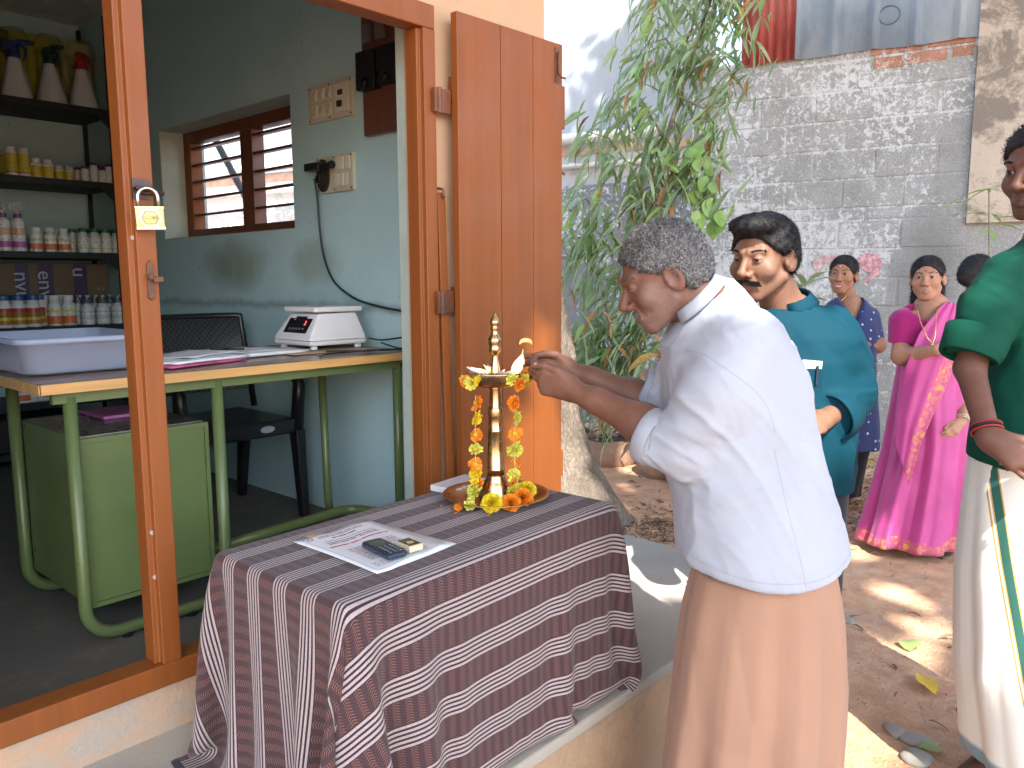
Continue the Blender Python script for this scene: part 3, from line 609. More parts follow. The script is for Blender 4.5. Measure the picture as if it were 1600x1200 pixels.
def bottle(kind, h, r_, neck, body, cap, label=None, lab=(.1, .6), shoulder=.68, pump=False):
    t = thing('bottle', (0, 0, 0), '', 'bottle'); s0 = shoulder*h
    m = MB(); m.lathe([(r_*.9, 0), (r_, .004), (r_, s0), (r_*.93, s0+.05*h), (r_*.75, s0+.10*h), (neck, s0+.14*h), (neck, h*.86)], (0, 0, 0), 18); m.build('bottle_body', body, t, smooth=True)
    cz = h*.84
    m = MB(); cr = max(neck*1.15, .6*r_) if not pump else neck*1.2
    m.lathe([(cr, cz), (cr*1.02, cz+.003), (cr*.98, h-.003), (cr*.9, h), (.0005, h)], (0, 0, 0), 18)
    m.build('cap', cap, t, smooth=False)
    if pump:
        m = MB(); m.tube([(0, 0, h), (0, 0, h*1.13)], .004, 8); m.bar((0, .01, h*1.14), (0, -.03, h*1.12), .014, .012); m.build('pump_head', mat('clear grey plastic', (.5, .5, .52), .2), t)
    if label:
        m = MB(); m.lathe([(r_*1.012, h*lab[0]), (r_*1.012, h*lab[1])], (0, 0, 0), 18, cap=False); m.build('label', label, t, smooth=True)
    return t
YB = capm((.55, .43, .03)); 
protos = {
 'ybig': bottle('y', .150, .030, .02, WB, capm(W3), labm('yellow label tall', [(0, (.5, .08, .04)), (.022, (.52, .42, .03)), (.2, (.52, .42, .03))]), (.1, .78), .80),
 'ymid': bottle('y', .102, .029, .02, WB, capm(W3), labm('yellow label mid', [(0, (.52, .42, .03)), (.2, (.52, .42, .03))]), (.08, .62), .70),
 'ysml': bottle('y', .076, .024, .016, WB, capm(W3), labm('yellow label small', [(0, (.50, .40, .03)), (.2, (.52, .42, .03))]), (.08, .6), .70),
 'purp': bottle('p', .085, .023, .017, WB, capm((.12, .03, .17)), labm('grey print label', [(0, W3), (.2, W3)]), (.1, .6), .70),
 'purt': bottle('p', .112, .021, .015, WB, capm((.12, .03, .17)), labm('grey print label tall', [(0, W3), (.2, W3)]), (.1, .6), .76),
 'pump': bottle('m', .200, .033, .017, WB, capm((.22, .05, .22)), labm('magenta band label', [(0, W3), (.02, (.42, .08, .38)), (.052, W3), (.085, (.6, .4, .25)), (.125, W3)]), (.02, .72), .76, True),
 'oran': bottle('o', .132, .032, .021, WB, capm(W3), labm('orange band label', [(0, W3), (.012, (.62, .16, .035)), (.043, W3), (.06, (.62, .55, .3)), (.075, W3)]), (.05, .6), .62),
 'orbg': bottle('o', .170, .036, .023, WB, capm(W3), labm('orange band label big', [(0, W3), (.012, (.62, .16, .035)), (.055, W3), (.075, (.65, .62, .15)), (.09, W3)]), (.05, .62), .64),
 'gren': bottle('g', .138, .031, .021, WB, capm((.02, .13, .04)), labm('green print label', [(0, W3), (.02, (.45, .6, .35)), (.03, W3)]), (.06, .55), .58),
 'blue': bottle('b', .175, .038, .027, WB, capm((.02, .08, .25)), labm('brown golden label', [(0, (.35, .16, .02)), (.04, (.55, .5, .05)), (.055, (.30, .12, .03)), (.085, (.45, .03, .03)), (.11, (.1, .02, .02))]), (.1, .6), .64),
 'disp': bottle('d', .145, .036, .022, WB, capm((.05, .08, .12)), labm('grey text label', [(0, W3), (.03, (.5, .54, .56)), (.055, W3), (.07, (.35, .45, .55)), (.078, W3)]), (.06, .6), .64, True),
}
names = {'ybig': 'tall bottle with yellow label', 'ymid': 'middle sized bottle with yellow label', 'ysml': 'small squat bottle with yellow label', 'purp': 'small purple capped white bottle', 'purt': 'slim taller purple capped bottle',
         'pump': 'white pump bottle with magenta band', 'oran': 'white bottle with orange band', 'orbg': 'larger bottle with orange band', 'gren': 'green capped white bottle', 'blue': 'blue capped bottle with brown golden label', 'disp': 'white dispenser bottle with dark collar'}
seen = {}
def px2x(u, y):
    r_ = FW+RT*((u-800)/FPX)+UP*.1; return r_.x/r_.y*y
ords = ['first', 'second', 'third', 'fourth', 'fifth', 'sixth', 'seventh', 'eighth', 'ninth', 'tenth']
levels = {2.391: 'top shelf', 1.985: 'second shelf', 1.588: 'third shelf', 1.18: 'shelf above the tub', .768: 'low shelf'}
def put(kind, u, z, y=4.90, rowname='front row'):
    k = (kind, z, rowname); i = seen.get(k, 0); seen[k] = i+1
    lab = '%s, %s in %s, %s' % (names[kind], ords[i], rowname, levels[z])
    o = protos[kind]; x = px2x(u, y); rz = random.uniform(-.6, .6)
    if o.get('placed'): q = dup(o, (x, y, z), rz)
    else: q = o; o.location = (x, y, z); o.rotation_euler = (0, 0, rz); o['placed'] = 1
    q['label'] = lab; q['group'] = names[kind].split(' with')[0]+'s on the shelves'; return q
for u in (36, 55): put('ybig', u, 1.985)
for u in (73, 91): put('ymid', u, 1.985)
for u in (108, 123): put('ysml', u, 1.985)
for u in (147, 174): put('purp', u, 1.985)
for u in (161, 184): put('purt', u, 1.985)
put('ybig', 26, 1.985, 5.0, 'back row'); put('purp', 137, 1.985, 4.97, 'back row')
for u in (158, 170, 180): put('purt', u, 1.985, 5.02, 'back row')
for u in (-6, 15, 38): put('pump', u, 1.588)
for u in (64, 86, 107): put('oran', u, 1.588)
for u in (137, 155, 172, 189): put('gren', u, 1.588)
for u in (76, 97): put('oran', u, 1.588, 4.98, 'back row')
for u in (120, 130, 148, 164, 180): put('gren', u, 1.588, 5.0, 'back row')
for u in (5, 28, 51): put('blue', u, 1.18)
for u in (85, 107): put('orbg', u, 1.18)
for u in (136, 160, 184): put('disp', u, 1.18)
for u in (70, 97): put('orbg', u, 1.18, 4.99, 'back row')
for u in (16, 40, 62): put('blue', u, 1.18, 4.99, 'back row')
for u in (122, 148, 172): put('disp', u, 1.18, 4.99, 'back row')
for u in (12, 26): put('oran', u, .768)
for u in (40, 54, 68): put('gren', u, .768)
for k, o in protos.items():
    if 'placed' in o: del o['placed']
for u in (5, 32):       # paper tags hanging on the pump bottles
    x = px2x(u+4, 4.88); m = MB(); M = Matrix.Translation((x, 4.88, 1.588+.235)) @ Matrix.Rotation(R(12), 4, 'X') @ Matrix.Rotation(R(random.uniform(-8, 8)), 4, 'Y'); m.box(-.03, .03, -.001, .001, -.022, .022, None, M)
    o = m.build('paper_tag', mat('grey tag', (.42, .42, .44), .6, 0, .3, 60)); tag(o, 'grey printed tag standing on the %s pump bottle' % ('left' if u == 5 else 'right'), 'tag')
# sprayers in clear wrapping, boxes behind
def sprayer(u, col, cname, rz):
    x = px2x(u, 4.93); t = thing('sprayer', (0, 0, 0), 'white cone shaped spray bottle with %s trigger head on the top shelf' % cname, 'sprayer', 'spray bottles on the top shelf')
    MB().lathe([(.076, 0), (.082, .006), (.080, .03), (.062, .10), (.045, .17), (.033, .225), (.030, .24)], (0, 0, 0), 24).build('cone_bottle', WB, t, smooth=True)
    c = capm(col); MB().lathe([(.034, .238), (.036, .242), (.033, .282), (.02, .29)], (0, 0, 0), 18).build('collar', c, t)
    m = MB(); m.box(-.018, .018, -.03, .03, .288, .335); m.bar((0, -.02, .33), (0, -.095, .325), .026, .028); m.bar((0, .02, .33), (0, .05, .30), .024, .03); m.build('spray_head', c, t, bevel=.004)
    m = MB(); m.tube([(0, -.04, .312), (0, -.065, .29), (0, -.06, .25), (0, -.045, .22)], [.008, .009, .008, .006], 8); m.build('trigger', c, t, smooth=True)
    m = MB(); m.lathe([(.011, 0), (.013, .01), (.009, .02)], (0, 0, 0), 10); m.xf(Matrix.Translation((0, -.095, .325)) @ Matrix.Rotation(PI/2, 4, 'X')); m.build('nozzle', capm((.03, .03, .035)), t)
    FILM = _mc.get('film')
    if not FILM:
        f = NT('clear wrapping film'); f.b.inputs['Transmission Weight'].default_value = 1; f.set(rough=.12, color=(.97, .97, .97), Alpha=.24, IOR=1.3); f.bump(f.noise(f.coord('Object'), 18, 4, .6), .9, .02); _mc['film'] = FILM = f.m
    m = MB(); rg = random.Random(u); N = 22
    m.loft([[((q+rg.uniform(-.007, .007))*math.cos(2*PI*j/N), (q+rg.uniform(-.007, .007))*math.sin(2*PI*j/N), z) for j in range(N)] for q, z in ((.085, .002), (.088, .04), (.078, .12), (.07, .2), (.075, .28), (.085, .35), (.06, .40), (.02, .41))]); m.build('wrapping', FILM, t, smooth=True)
    t.location = (x, 4.96, 2.391); t.rotation_euler = (0, 0, rz); t.scale = (.92, .92, .92)
sprayer(4, (.02, .10, .06), 'dark green', -.5); sprayer(56, (.03, .05, .20), 'blue', .9); sprayer(109, (.012, .06, .05), 'black green', .4); sprayer(156, (.40, .02, .025), 'red', 2.4)
def carton(u0, u1, y, z0, h, col, label, dep=.12, name='carton', back=None):
    x0, x1 = px2x(u0, y), px2x(u1, y); t = thing(name, ((x0+x1)/2, y+dep/2, z0), label, 'box')
    MB().box(x0, x1, y, y+dep, z0, z0+h).build('box_body', mat(label[:30], col, .6, 0, .1, 8), t, bevel=.002); return t, x0, x1
carton(50, 116, 5.1, 2.391, .40, (.36, .33, .03), 'plain yellow carton standing behind the middle spray bottles')
t, x0, x1 = carton(124, 168, 5.1, 2.391, .40, (.42, .42, .18), 'pale yellow carton with lettering standing next to the orange post')
GRT = mat('dark print', (.05, .06, .04), .6)
lettering('lettering', 'Pressure', .042, frame(((x0+x1)/2+.01, 5.097, 2.70), (1, 0, 0), (0, 0, 1)), GRT, t); lettering('lettering', 'Sprayer', .036, frame(((x0+x1)/2+.02, 5.097, 2.655), (1, 0, 0), (0, 0, 1)), GRT, t)
carton(26, 48, 5.12, 2.391, .40, (.10, .07, .045), 'narrow brown carton standing beside the plain yellow one')
carton(-40, 24, 5.14, 2.391, .22, (.10, .16, .17), 'blue grey carton at the left end of the top shelf')
carton(5, 40, 5.04, 2.391, .26, (.40, .34, .03), 'short yellow carton standing low behind the blue spray bottle')
# big cardboard boxes behind the bottles, sealed with printed tape
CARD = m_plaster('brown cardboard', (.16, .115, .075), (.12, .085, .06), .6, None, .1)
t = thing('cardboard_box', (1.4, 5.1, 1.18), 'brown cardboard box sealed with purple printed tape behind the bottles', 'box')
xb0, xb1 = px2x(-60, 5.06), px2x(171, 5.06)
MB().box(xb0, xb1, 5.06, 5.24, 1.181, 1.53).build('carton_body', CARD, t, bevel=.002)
TAPE = mat('purple tape', (.045, .03, .085), .35, 0, .1, 10); TXT = mat('pale tape print', (.45, .45, .55), .5)
for u0, u1, s, dz in ((28, 49, 'nvu', .02), (63, 87, 'envu', .0), (118, 139, 'env', -.16), (118, 139, 'u', .10)):
    a, b = px2x(u0, 5.055), px2x(u1, 5.055)
    if s != 'u': MB().box(a, b, 5.056, 5.0595, 1.19, 1.525).build('tape', TAPE, t)
    lettering('lettering', s, .115, frame(((a+b)/2-.006, 5.0545, 1.38+dz), (0, 0, -1), (1, 0, 0)), TXT, t)
lettering('lettering', 'x 6', .035, frame((px2x(160, 5.05), 5.058, 1.385), (1, 0, 0), (0, 0, 1)), mat('dull print', (.3, .26, .22), .6), t)
o = MB().box(.95, 1.12, 2.55, 2.75, 1.003, 1.012).build('pink_file', mat('pink file', (.5, .16, .42), .5)); tag(o, 'pink paper file lying on the green cabinet under the desk', 'file')
# things seen through the rack low down
o = MB().box(1.25, 1.7, 4.9, 5.2, .502, .68).build('dark_box', BLKMT, bevel=.003); tag(o, 'dark box on the lowest shelf under the desk', 'box')
# padlock hanging on the staple
pl = thing('padlock', (.808, 1.82, 1.52), 'brass padlock with steel shackle hanging on the orange post', 'padlock')
BRASS = mat('worn brass', (.52, .40, .17), .32, .85, .2, 30, .1, 60, dark=(.2, .14, .06)); BRASSL = mat('bright brass', (.75, .63, .33), .25, .8, .1, 30)
PM = Matrix.Translation((.806, 1.822, 1.583)) @ Matrix.Rotation(R(-14), 4, 'Z') @ Matrix.Rotation(R(-2), 4, 'Y')
m = MB(); m.box(-.030, .030, -.007, .007, -.046, 0.004, None, PM); m.build('lock_body', BRASS, pl, bevel=.002)
m = MB(); pts = [(-.021, 0, 0), (-.021, 0, .022)]+[(.021*math.cos(a), 0, .024+.021*math.sin(a)) for a in [PI-PI*i/10 for i in range(11)]]+[(.021, 0, .0)]; m.tube([PM @ Vector(p) for p in pts], .0042, 10); m.build('shackle', CHROME, pl, smooth=True)
hexp = lambda w_, h_: [(-w_, 0), (-w_*.55, h_), (w_*.55, h_), (w_, 0), (w_*.55, -h_), (-w_*.55, -h_)]
for w_, h_, y0, mm in ((.0255, .019, -.0083, BRASSL), (.019, .0145, -.0090, mat('sunk brass', (.16, .11, .06), .5, .4)), (.017, .0125, -.0095, BRASS)):
    m = MB(); m.prism([(x, z-.021) for x, z in hexp(w_, h_)], 1, y0, -.006); m.xf(PM); m.build('emblem_plate', mm, pl)
m = MB(); m.box(-.030, .030, -.0085, -.006, -.046, -.0405, None, PM); m.build('rim', BRASSL, pl)
m = MB(); m.box(-.030, .030, -.0085, -.006, -.0005, .004, None, PM); m.build('rim', BRASSL, pl)
lettering('lettering', 'GLOBE', .0098, PM @ frame((0, -.0099, -.021), (1, 0, 0), (0, 0, 1)), mat('dark groove', (.07, .05, .03), .6), pl, .0004)
# ------------------------------------------------------------------ small table under the striped cloth
TH = R(1.6); TO = Vector((.818, 1.142, 0)); TM = Matrix.Translation(TO) @ Matrix.Rotation(TH, 4, 'Z'); TL, TW, TZ = .895, .478, .8335
tb = thing('small_table', (1.26, 1.39, PZ), 'low table hidden under the striped cloth on the cement veranda', 'table')
TWD = m_wood('dull brown wood', (.25, .14, .08))
MB().box(.012, TL-.012, .012, TW-.012, TZ-.034, TZ-.008, None, TM).build('table_top', TWD, tb, bevel=.003)
for x in (.04, TL-.08):
    for y in (.03, TW-.07): MB().box(x, x+.04, y, y+.04, PZ, TZ-.028, None, TM).build('leg', TWD, tb)
# the cloth: hung by a small position based simulation over the table
def drape():
    ru, lu, fv, bv = .09, .525, .495, .16
    h = .0155; NU = int((ru+lu+TL)/h)+1; NV = int((fv+bv+TW)/h)+1
    U = np.linspace(-lu, TL+ru, NU); V = np.linspace(-fv, TW+bv, NV); hu = U[1]-U[0]; hv = V[1]-V[0]
    uu, vv = np.meshgrid(U, V, indexing='ij')
    X = np.stack([uu, vv, np.full_like(uu, TZ+.0035)], -1)
    # start half hung: the overhanging flaps already slope outwards and down
    ou = np.maximum(0, -uu)+np.maximum(0, uu-TL); ov = np.maximum(0, -vv)+np.maximum(0, vv-TW)
    X[..., 2] -= .86*np.maximum(ou, ov)
    X[..., 0] = np.clip(uu, 0, TL)+np.sign(uu-TL/2)*ou*.55; X[..., 1] = np.clip(vv, 0, TW)+np.sign(vv-TW/2)*ov*.55
    rg = np.random.default_rng(4); X += rg.normal(0, .0012, X.shape)
    X[..., 1] += .010*np.sin(uu*23+1)*np.minimum(1, ov*4); X[..., 0] += .012*np.sin(vv*24+2)*np.minimum(1, ou*4)
    Vl = np.zeros_like(X); dt = .009
    cons = []
    def add(a, b, L, k): cons.append((a, b, L, k))
    S = np.s_
    for p in (0, 1):
        add(S[p:-1:2, :], S[p+1::2, :], hu, 1.); add(S[:, p:-1:2], S[:, p+1::2], hv, 1.)
    dd = math.hypot(hu, hv)
    for p in (0, 1):
        add(S[p:-1:2, :-1], S[p+1::2, 1:], dd, .28); add(S[p:-1:2, 1:], S[p+1::2, :-1], dd, .28)
    for p in (0, 1, 2, 3):
        add(S[p:-2:4, :], S[p+2::4, :], 2*hu, .10); add(S[:, p:-2:4], S[:, p+2::4], 2*hv, .10)
    pin = (uu > .004) & (uu < TL-.004) & (vv > .004) & (vv < TW-.004); PX = np.stack([uu, vv, np.full_like(uu, TZ+.0035)], -1)[pin]
    for it in range(250):
        Vl[..., 2] -= 9.8*dt; Vl *= .985; Q = X+Vl*dt
        for k_ in range(10):
            for a, b, L, k in cons:
                A, B = Q[a], Q[b]; n0, n1 = min(A.shape[0], B.shape[0]), min(A.shape[1], B.shape[1]); A = A[:n0, :n1]; B = B[:n0, :n1]
                d = B-A; l = np.sqrt((d*d).sum(-1, keepdims=True))+1e-9; c = d*((l-L)/l*.5*k); A += c; B -= c
            # table slab with rounded edge
            cx_, cy_ = TL/2, TW/2; hx, hy, rr_ = TL/2, TW/2, .010; low = Q[..., 2] < TZ-.05
            ins = np.where(low, .012, 0.)
            px = Q[..., 0]-cx_; py = Q[..., 1]-cy_; pz = Q[..., 2]-(TZ-.25)
            qx = np.abs(px)-(hx-ins-rr_); qy = np.abs(py)-(hy-ins-rr_); qz = np.abs(pz)-(.25-rr_)
            ox, oy, oz = np.maximum(qx, 0), np.maximum(qy, 0), np.maximum(qz, 0); ol = np.sqrt(ox**2+oy**2+oz**2)
            inside = (qx < 0) & (qy < 0) & (qz < 0); mx = np.maximum(np.maximum(qx, qy), qz)
            sd = np.where(inside, mx, ol)-rr_; pen = np.maximum(0, .003-sd)
            g = np.stack([ox, oy, oz], -1)/(ol[..., None]+1e-9)
            gi = np.stack([(qx == mx), (qy == mx), (qz == mx)], -1).astype(float)
            g = np.where(inside[..., None], gi, g)*np.sign(np.stack([px, py, pz], -1))
            Q += g*pen[..., None]
            fl = (Q[..., 2] < PZ+.004) & (Q[..., 1] > -.02)
            Q[..., 2] = np.where(fl, PZ+.004, Q[..., 2]); Q[pin] = PX
        Vl = (Q-X)/dt; top = (Q[..., 2] > TZ-.004); Vl[top] *= .55; Vl[fl] *= .3; X = Q
    return X, uu, vv, NU, NV
X, uu, vv, NU, NV = drape()
V3 = X.reshape(-1, 3); ca, sa = math.cos(TH), math.sin(TH)
V3 = np.stack([TO.x+V3[:, 0]*ca-V3[:, 1]*sa, TO.y+V3[:, 0]*sa+V3[:, 1]*ca, V3[:, 2]], -1)
ii = np.arange(NU*NV).reshape(NU, NV); Fq = np.stack([ii[:-1, :-1], ii[1:, :-1], ii[1:, 1:], ii[:-1, 1:]], -1).reshape(-1, 4)
def m_stripe():
    t = NT('striped handloom cloth'); tc = t.n('ShaderNodeTexCoord'); g = t.n('ShaderNodeSeparateXYZ'); t.l(tc.outputs['UV'], g.inputs[0]); u, v = g.outputs[0], g.outputs[1]
    M_ = t.math
    p = M_('FRACT', M_('DIVIDE', M_('ADD', v, 1.0-.004), .095))       # 0..1 in one repeat (v = 0 is the front table edge)
    ing = M_('GREATER_THAN', p, .5)
    f5 = M_('FRACT', M_('MULTIPLY', M_('SUBTRACT', p, .5), 10.0)); tri = M_('ABSOLUTE', M_('SUBTRACT', f5, .5))
    wl = M_('LESS_THAN', tri, .27)
    # herring bone columns between the groups
    c = t.math('FRACT', M_('DIVIDE', u, .027)); z = M_('ABSOLUTE', M_('SUBTRACT', c, .5))
    ph = M_('FRACT', M_('ADD', M_('MULTIPLY', v, 190), M_('MULTIPLY', z, 2.4))); hb = M_('LESS_THAN', ph, .45)
    col = M_('LESS_THAN', z, .27)
    wv = t.noise(t.coord('UV', (160, 1400, 1)), 1, 2); wv2 = t.noise(t.coord('UV', (1400, 160, 1)), 1, 2)
    brown = t.mix(hb, (.042, .021, .026), t.mix(col, (.080, .036, .038), (.20, .085, .068)))
    white = t.mix(t.ramp(wv2, [(.3, (0, 0, 0)), (.7, (1, 1, 1))]), (.56, .46, .45), (.40, .32, .32))
    navy = (.022, .012, .020)
    q = t.mix(ing, brown, t.mix(wl, navy, white))
    q = t.mix(M_('MULTIPLY', M_('GREATER_THAN', M_('MULTIPLY', u, -1), .507), 1), q, (.008, .010, .025))
    q = t.mix(M_('MULTIPLY', t.ramp(wv, [(.35, (1, 1, 1)), (.65, (0, 0, 0))]), .35), q, (.03, .02, .03))
    t.set(color=q, rough=.88, Sheen_Weight=.15); t.bump(M_('ADD', wv, wv2), .35, .002); return t.m
cl = npmesh('tablecloth', V3, Fq, m_stripe(), uv=np.stack([uu.ravel(), vv.ravel()], -1))
s_ = cl.modifiers.new('sub', 'SUBSURF'); s_.levels = 1; s_.render_levels = 1
s_ = cl.modifiers.new('t', 'SOLIDIFY'); s_.thickness = .0012
tag(cl, 'maroon and white striped cloth draped over the low table down to the floor', 'tablecloth')
# fringe at the left hem
m = MB(); G = V3.reshape(NU, NV, 3); rf = random.Random(9)
for j in range(0, NV-1):
    if rf.random() < .45: continue
    for k in range(2):
        a = Vector(G[0, j]).lerp(Vector(G[0, j+1]), k*.5); d = (Vector(G[0, j])-Vector(G[1, j])).normalized(); L = rf.uniform(.008, .028)
        e = a+d*L+Vector((rf.uniform(-.008, .008), rf.uniform(-.008, .008), 0)); e.z = max(e.z, PZ+.002); m.tube([a, a.lerp(e, .5)+Vector((0, 0, .002)), e], .0011, 4)
o = m.build('fringe', mat('white thread', (.55, .52, .55), .8), cl); o['kind'] = 'stuff'

# ------------------------------------------------------------------ printed notice, phone, matchbox, carton
def m_notice():
    t = NT('printed notice'); tc = t.n('ShaderNodeTexCoord'); g = t.n('ShaderNodeSeparateXYZ'); t.l(tc.outputs['UV'], g.inputs[0]); u, v = g.outputs[0], g.outputs[1]; M_ = t.math
    def band(x, a, b): return M_('MULTIPLY', M_('GREATER_THAN', x, a), M_('LESS_THAN', x, b))
    def rows(n, u0, u1, v0, v1, dens, sx):
        r = M_('MULTIPLY', M_('SUBTRACT', v, v0), n/(v1-v0)); inr = band(M_('FRACT', r), .25, .78)
        w_ = t.noise(t.coord('UV', (sx, n*3/(v1-v0), 1)), 1, 3, .7); ws = M_('GREATER_THAN', t.noise(t.coord('UV', (sx*.25, n/(v1-v0)*1.7, 1)), 1, 1), .40)
        return M_('MULTIPLY', M_('MULTIPLY', M_('MULTIPLY', inr, band(u, u0, u1)), band(v, v0, v1)), M_('MULTIPLY', M_('GREATER_THAN', w_, dens), ws))
    q = (.80, .82, .86)
    q = t.mix(rows(2, .22, .80, .87, .92, .40, 60), q, (.22, .06, .12)); q = t.mix(rows(1, .34, .66, .815, .855, .36, 40), q, (.30, .03, .09))
    q = t.mix(rows(1, .18, .85, .765, .785, .42, 60), q, (.25, .10, .16)); q = t.mix(rows(2, .18, .84, .69, .75, .38, 55), q, (.25, .04, .10))
    q = t.mix(rows(1, .12, .90, .62, .66, .30, 40), q, (.55, .02, .07)); q = t.mix(rows(13, .22, .84, .24, .54, .45, 60), q, (.18, .12, .16)); q = t.mix(rows(4, .14, .86, .10, .19, .48, 60), q, (.3, .2, .25))
    du = M_('ABSOLUTE', M_('SUBTRACT', u, .5)); dv = M_('ABSOLUTE', M_('SUBTRACT', v, .5))
    for r_ in (.0, .012):
        fr_ = M_('MAXIMUM', M_('DIVIDE', du, .44-r_), M_('DIVIDE', dv, .455-r_)); q = t.mix(band(fr_, .992, 1.0), q, (.18, .20, .25))
    lg = M_('SQRT', M_('ADD', M_('POWER', M_('MULTIPLY', M_('SUBTRACT', u, .13), .7), 2), M_('POWER', M_('SUBTRACT', v, .905), 2))); q = t.mix(band(lg, .014, .024), q, (.35, .06, .09))
    t.set(color=q, rough=.6); return t.m
nb = MB(); C4 = [Vector(p) for p in ((.954, 1.533, 0), (1.171, 1.541, 0), (1.160, 1.245, 0), (.952, 1.228, 0))]; n = 14
def onpaper(i, j): return C4[0].lerp(C4[1], i).lerp(C4[3].lerp(C4[2], i), j)
nb.uv = []
for i in range(n+1):
    for j in range(n+1):
        a, b = i/n, j/n; p = onpaper(a, b); zz = TZ+.0065+.0035*math.sin(a*6+b*2)**2+.012*max(0, .15-a)*max(0, 1)*(.5+.5*math.sin(b*5))+.05*max(0, .12-(1-b))*max(0, a-.3)
        nb.v.append((p.x, p.y, zz)); nb.uv.append((a, 1-b))
for i in range(n):
    for j in range(n): nb.f.append((i*(n+1)+j, (i+1)*(n+1)+j, (i+1)*(n+1)+j+1, i*(n+1)+j+1)); nb.m.append(0)
o = nb.build('printed_notice', m_notice(), smooth=True); tag(o, 'white printed notice with red heading lying on the striped cloth', 'notice'); s_ = o.modifiers.new('t', 'SOLIDIFY'); s_.thickness = .0007
page('paper_sheet', 1.075, 1.39, TZ+.0038, .212, .298, R(3.5), PAPER, .001, thick=.0008, label='second sheet peeking out under the printed notice')
o = MB().box(.985, 1.01, 1.515, 1.53, TZ+.012, TZ+.0135).build('clip', mat('tan tape', (.5, .33, .2), .5)); tag(o, 'small tan strip on the top edge of the printed notice', 'strip')
ph = thing('mobile_phone', (1.04, 1.31, TZ+.012), 'dark blue keypad mobile phone lying on the printed notice', 'phone')
PHM = frame((1.037, 1.311, TZ+.0135), (.990, -.14, 0), (.14, .990, 0))     # x across, y along (screen towards +y)
DB = mat('dark blue phone shell', (.02, .035, .06), .3, 0, .1, 20)
m = MB(); m.loft([[(x, y, z) for x, y, _ in rrect(0, 0, .0245-d, .0585-d, 0, .009, 4)] for z, d in ((0, .002), (.003, 0), (.009, 0), (.012, .002))]); m.xf(PHM); m.build('shell', DB, ph, smooth=False, bevel=.0008)
MB().box(-.0175, .0175, .008, .048, .0121, .0126, None, PHM).build('screen', mat('phone screen', (.10, .10, .07), .08, 0, .5, 30), ph)
KEY = mat('phone key', (.05, .065, .085), .4)
k0 = None
for r_ in range(5):
    for c_ in range(3):
        m = MB(); x, y = -.012+.012*c_, -.004-.0105*r_; m.box(x-.0048, x+.0048, y-.0036, y+.0036, .0121, .0135, None, PHM); q = m.build('key', KEY, ph)
        MB().box(x-.002, x+.002, y-.0012, y+.0012, .01351, .0138, None, PHM).build('key_mark', mat('key print', (.5, .5, .5), .5), q)
mbx = thing('matchbox', (1.085, 1.283, TZ+.012), 'small matchbox with brown picture lying beside the phone', 'matchbox')
MM = frame((1.086, 1.283, TZ+.0135), (.72, -.69, 0), (.69, .72, 0)); MM = frame((1.086, 1.287, TZ+.0135), (.995, -.1, 0), (.1, .995, 0))
MB().box(-.018, .018, -.027, .027, 0, .014, None, MM).build('sleeve', mat('cream card', (.62, .55, .40), .6), mbx, bevel=.0006)
MB().box(-.015, .015, -.023, .023, .0141, .0146, None, MM).build('picture', mat('matchbox picture', (.16, .10, .03), .5, 0, .6, 120), mbx)
m = MB(); m.lathe([(.008, .0147), (.008, .0151)], (0, -.004, 0), 12); m.xf(MM); m.build('emblem', mat('cream print', (.6, .5, .35), .5), mbx); MB().box(-.012, .012, .011, .02, .0147, .0151, None, MM).build('title_strip', mat('green print', (.05, .16, .10), .5), mbx)
o = thing('white_carton', (1.52, 1.59, TZ), 'flat white cardboard carton lying on the cloth behind the brass plate', 'box')
KM = frame((1.542, 1.597, TZ+.004), (.97, .1, 0), (-.1, .97, 0))
MB().box(-.075, .075, -.048, .048, 0, .017, None, KM).build('carton_body', mat('white card', (.70, .68, .70), .6, 0, .05, 8), o, bevel=.001)
MB().box(-.02, .03, -.0488, -.0481, .005, .012, None, KM).build('print_patch', mat('dark carton print', (.15, .1, .12), .5), o)

# ------------------------------------------------------------------ brass lamp, plate, flowers
def m_brass(name, col, rough=.22):
    t = NT(name); c = t.coord('Object'); q = t.ramp(t.noise(c, 9, 6, .65), [(.3, tuple(x*.75 for x in col)), (.7, col)]); q = t.mix(t.ramp(t.noise(c, 30, 8, .8), [(.6, (0, 0, 0)), (.75, (.5, .5, .5))]), q, tuple(x*.4 for x in col))
    t.set(color=q, rough=t.ramp(t.noise(c, 25, 6, .7), [(.3, (rough*.8,)*3), (.7, (rough*1.6,)*3)]), metal=1); t.bump(t.noise(c, 60, 3), .03, .002); return t.m
LB = m_brass('lamp brass', (.70, .50, .27)); PB = m_brass('plate brass', (.72, .46, .20), .26)
LX, LY = 1.512, 1.430; PZ0 = TZ+.004
plate = thing('brass_plate', (LX, LY, PZ0), 'round brass plate under the standing oil lamp', 'plate')
N = 64; m = MB(); rings = []
for r_, z, fl in ((.001, .004, 0), (.092, .004, 0), (.100, .006, .0), (.112, .012, 1), (.128, .019, 1), (.137, .0215, .3), (.1425, .022, 0), (.1435, .0205, 0), (.141, .0195, 0), (.13, .016, 1), (.112, .009, 1), (.1, .003, 0), (.09, .0, 0), (.001, .0, 0)):
    rings.append([((r_+.0)*math.cos(2*PI*j/N)+LX, r_*math.sin(2*PI*j/N)+LY, PZ0+z+fl*.0016*(1 if j % 2 else -1)) for j in range(N)])
m.loft(rings); m.build('dish', PB, plate, smooth=True)
lamp = thing('oil_lamp', (LX, LY, PZ0+.004), 'tall brass oil lamp with a pointed finial standing on the brass plate', 'lamp')
lz0 = PZ0+.004; s_ = .5/990
def prof(l): return [(max(.0006, w_/2/990*.5*1.0), lz0+(1060-y)*s_) for y, w_ in l]
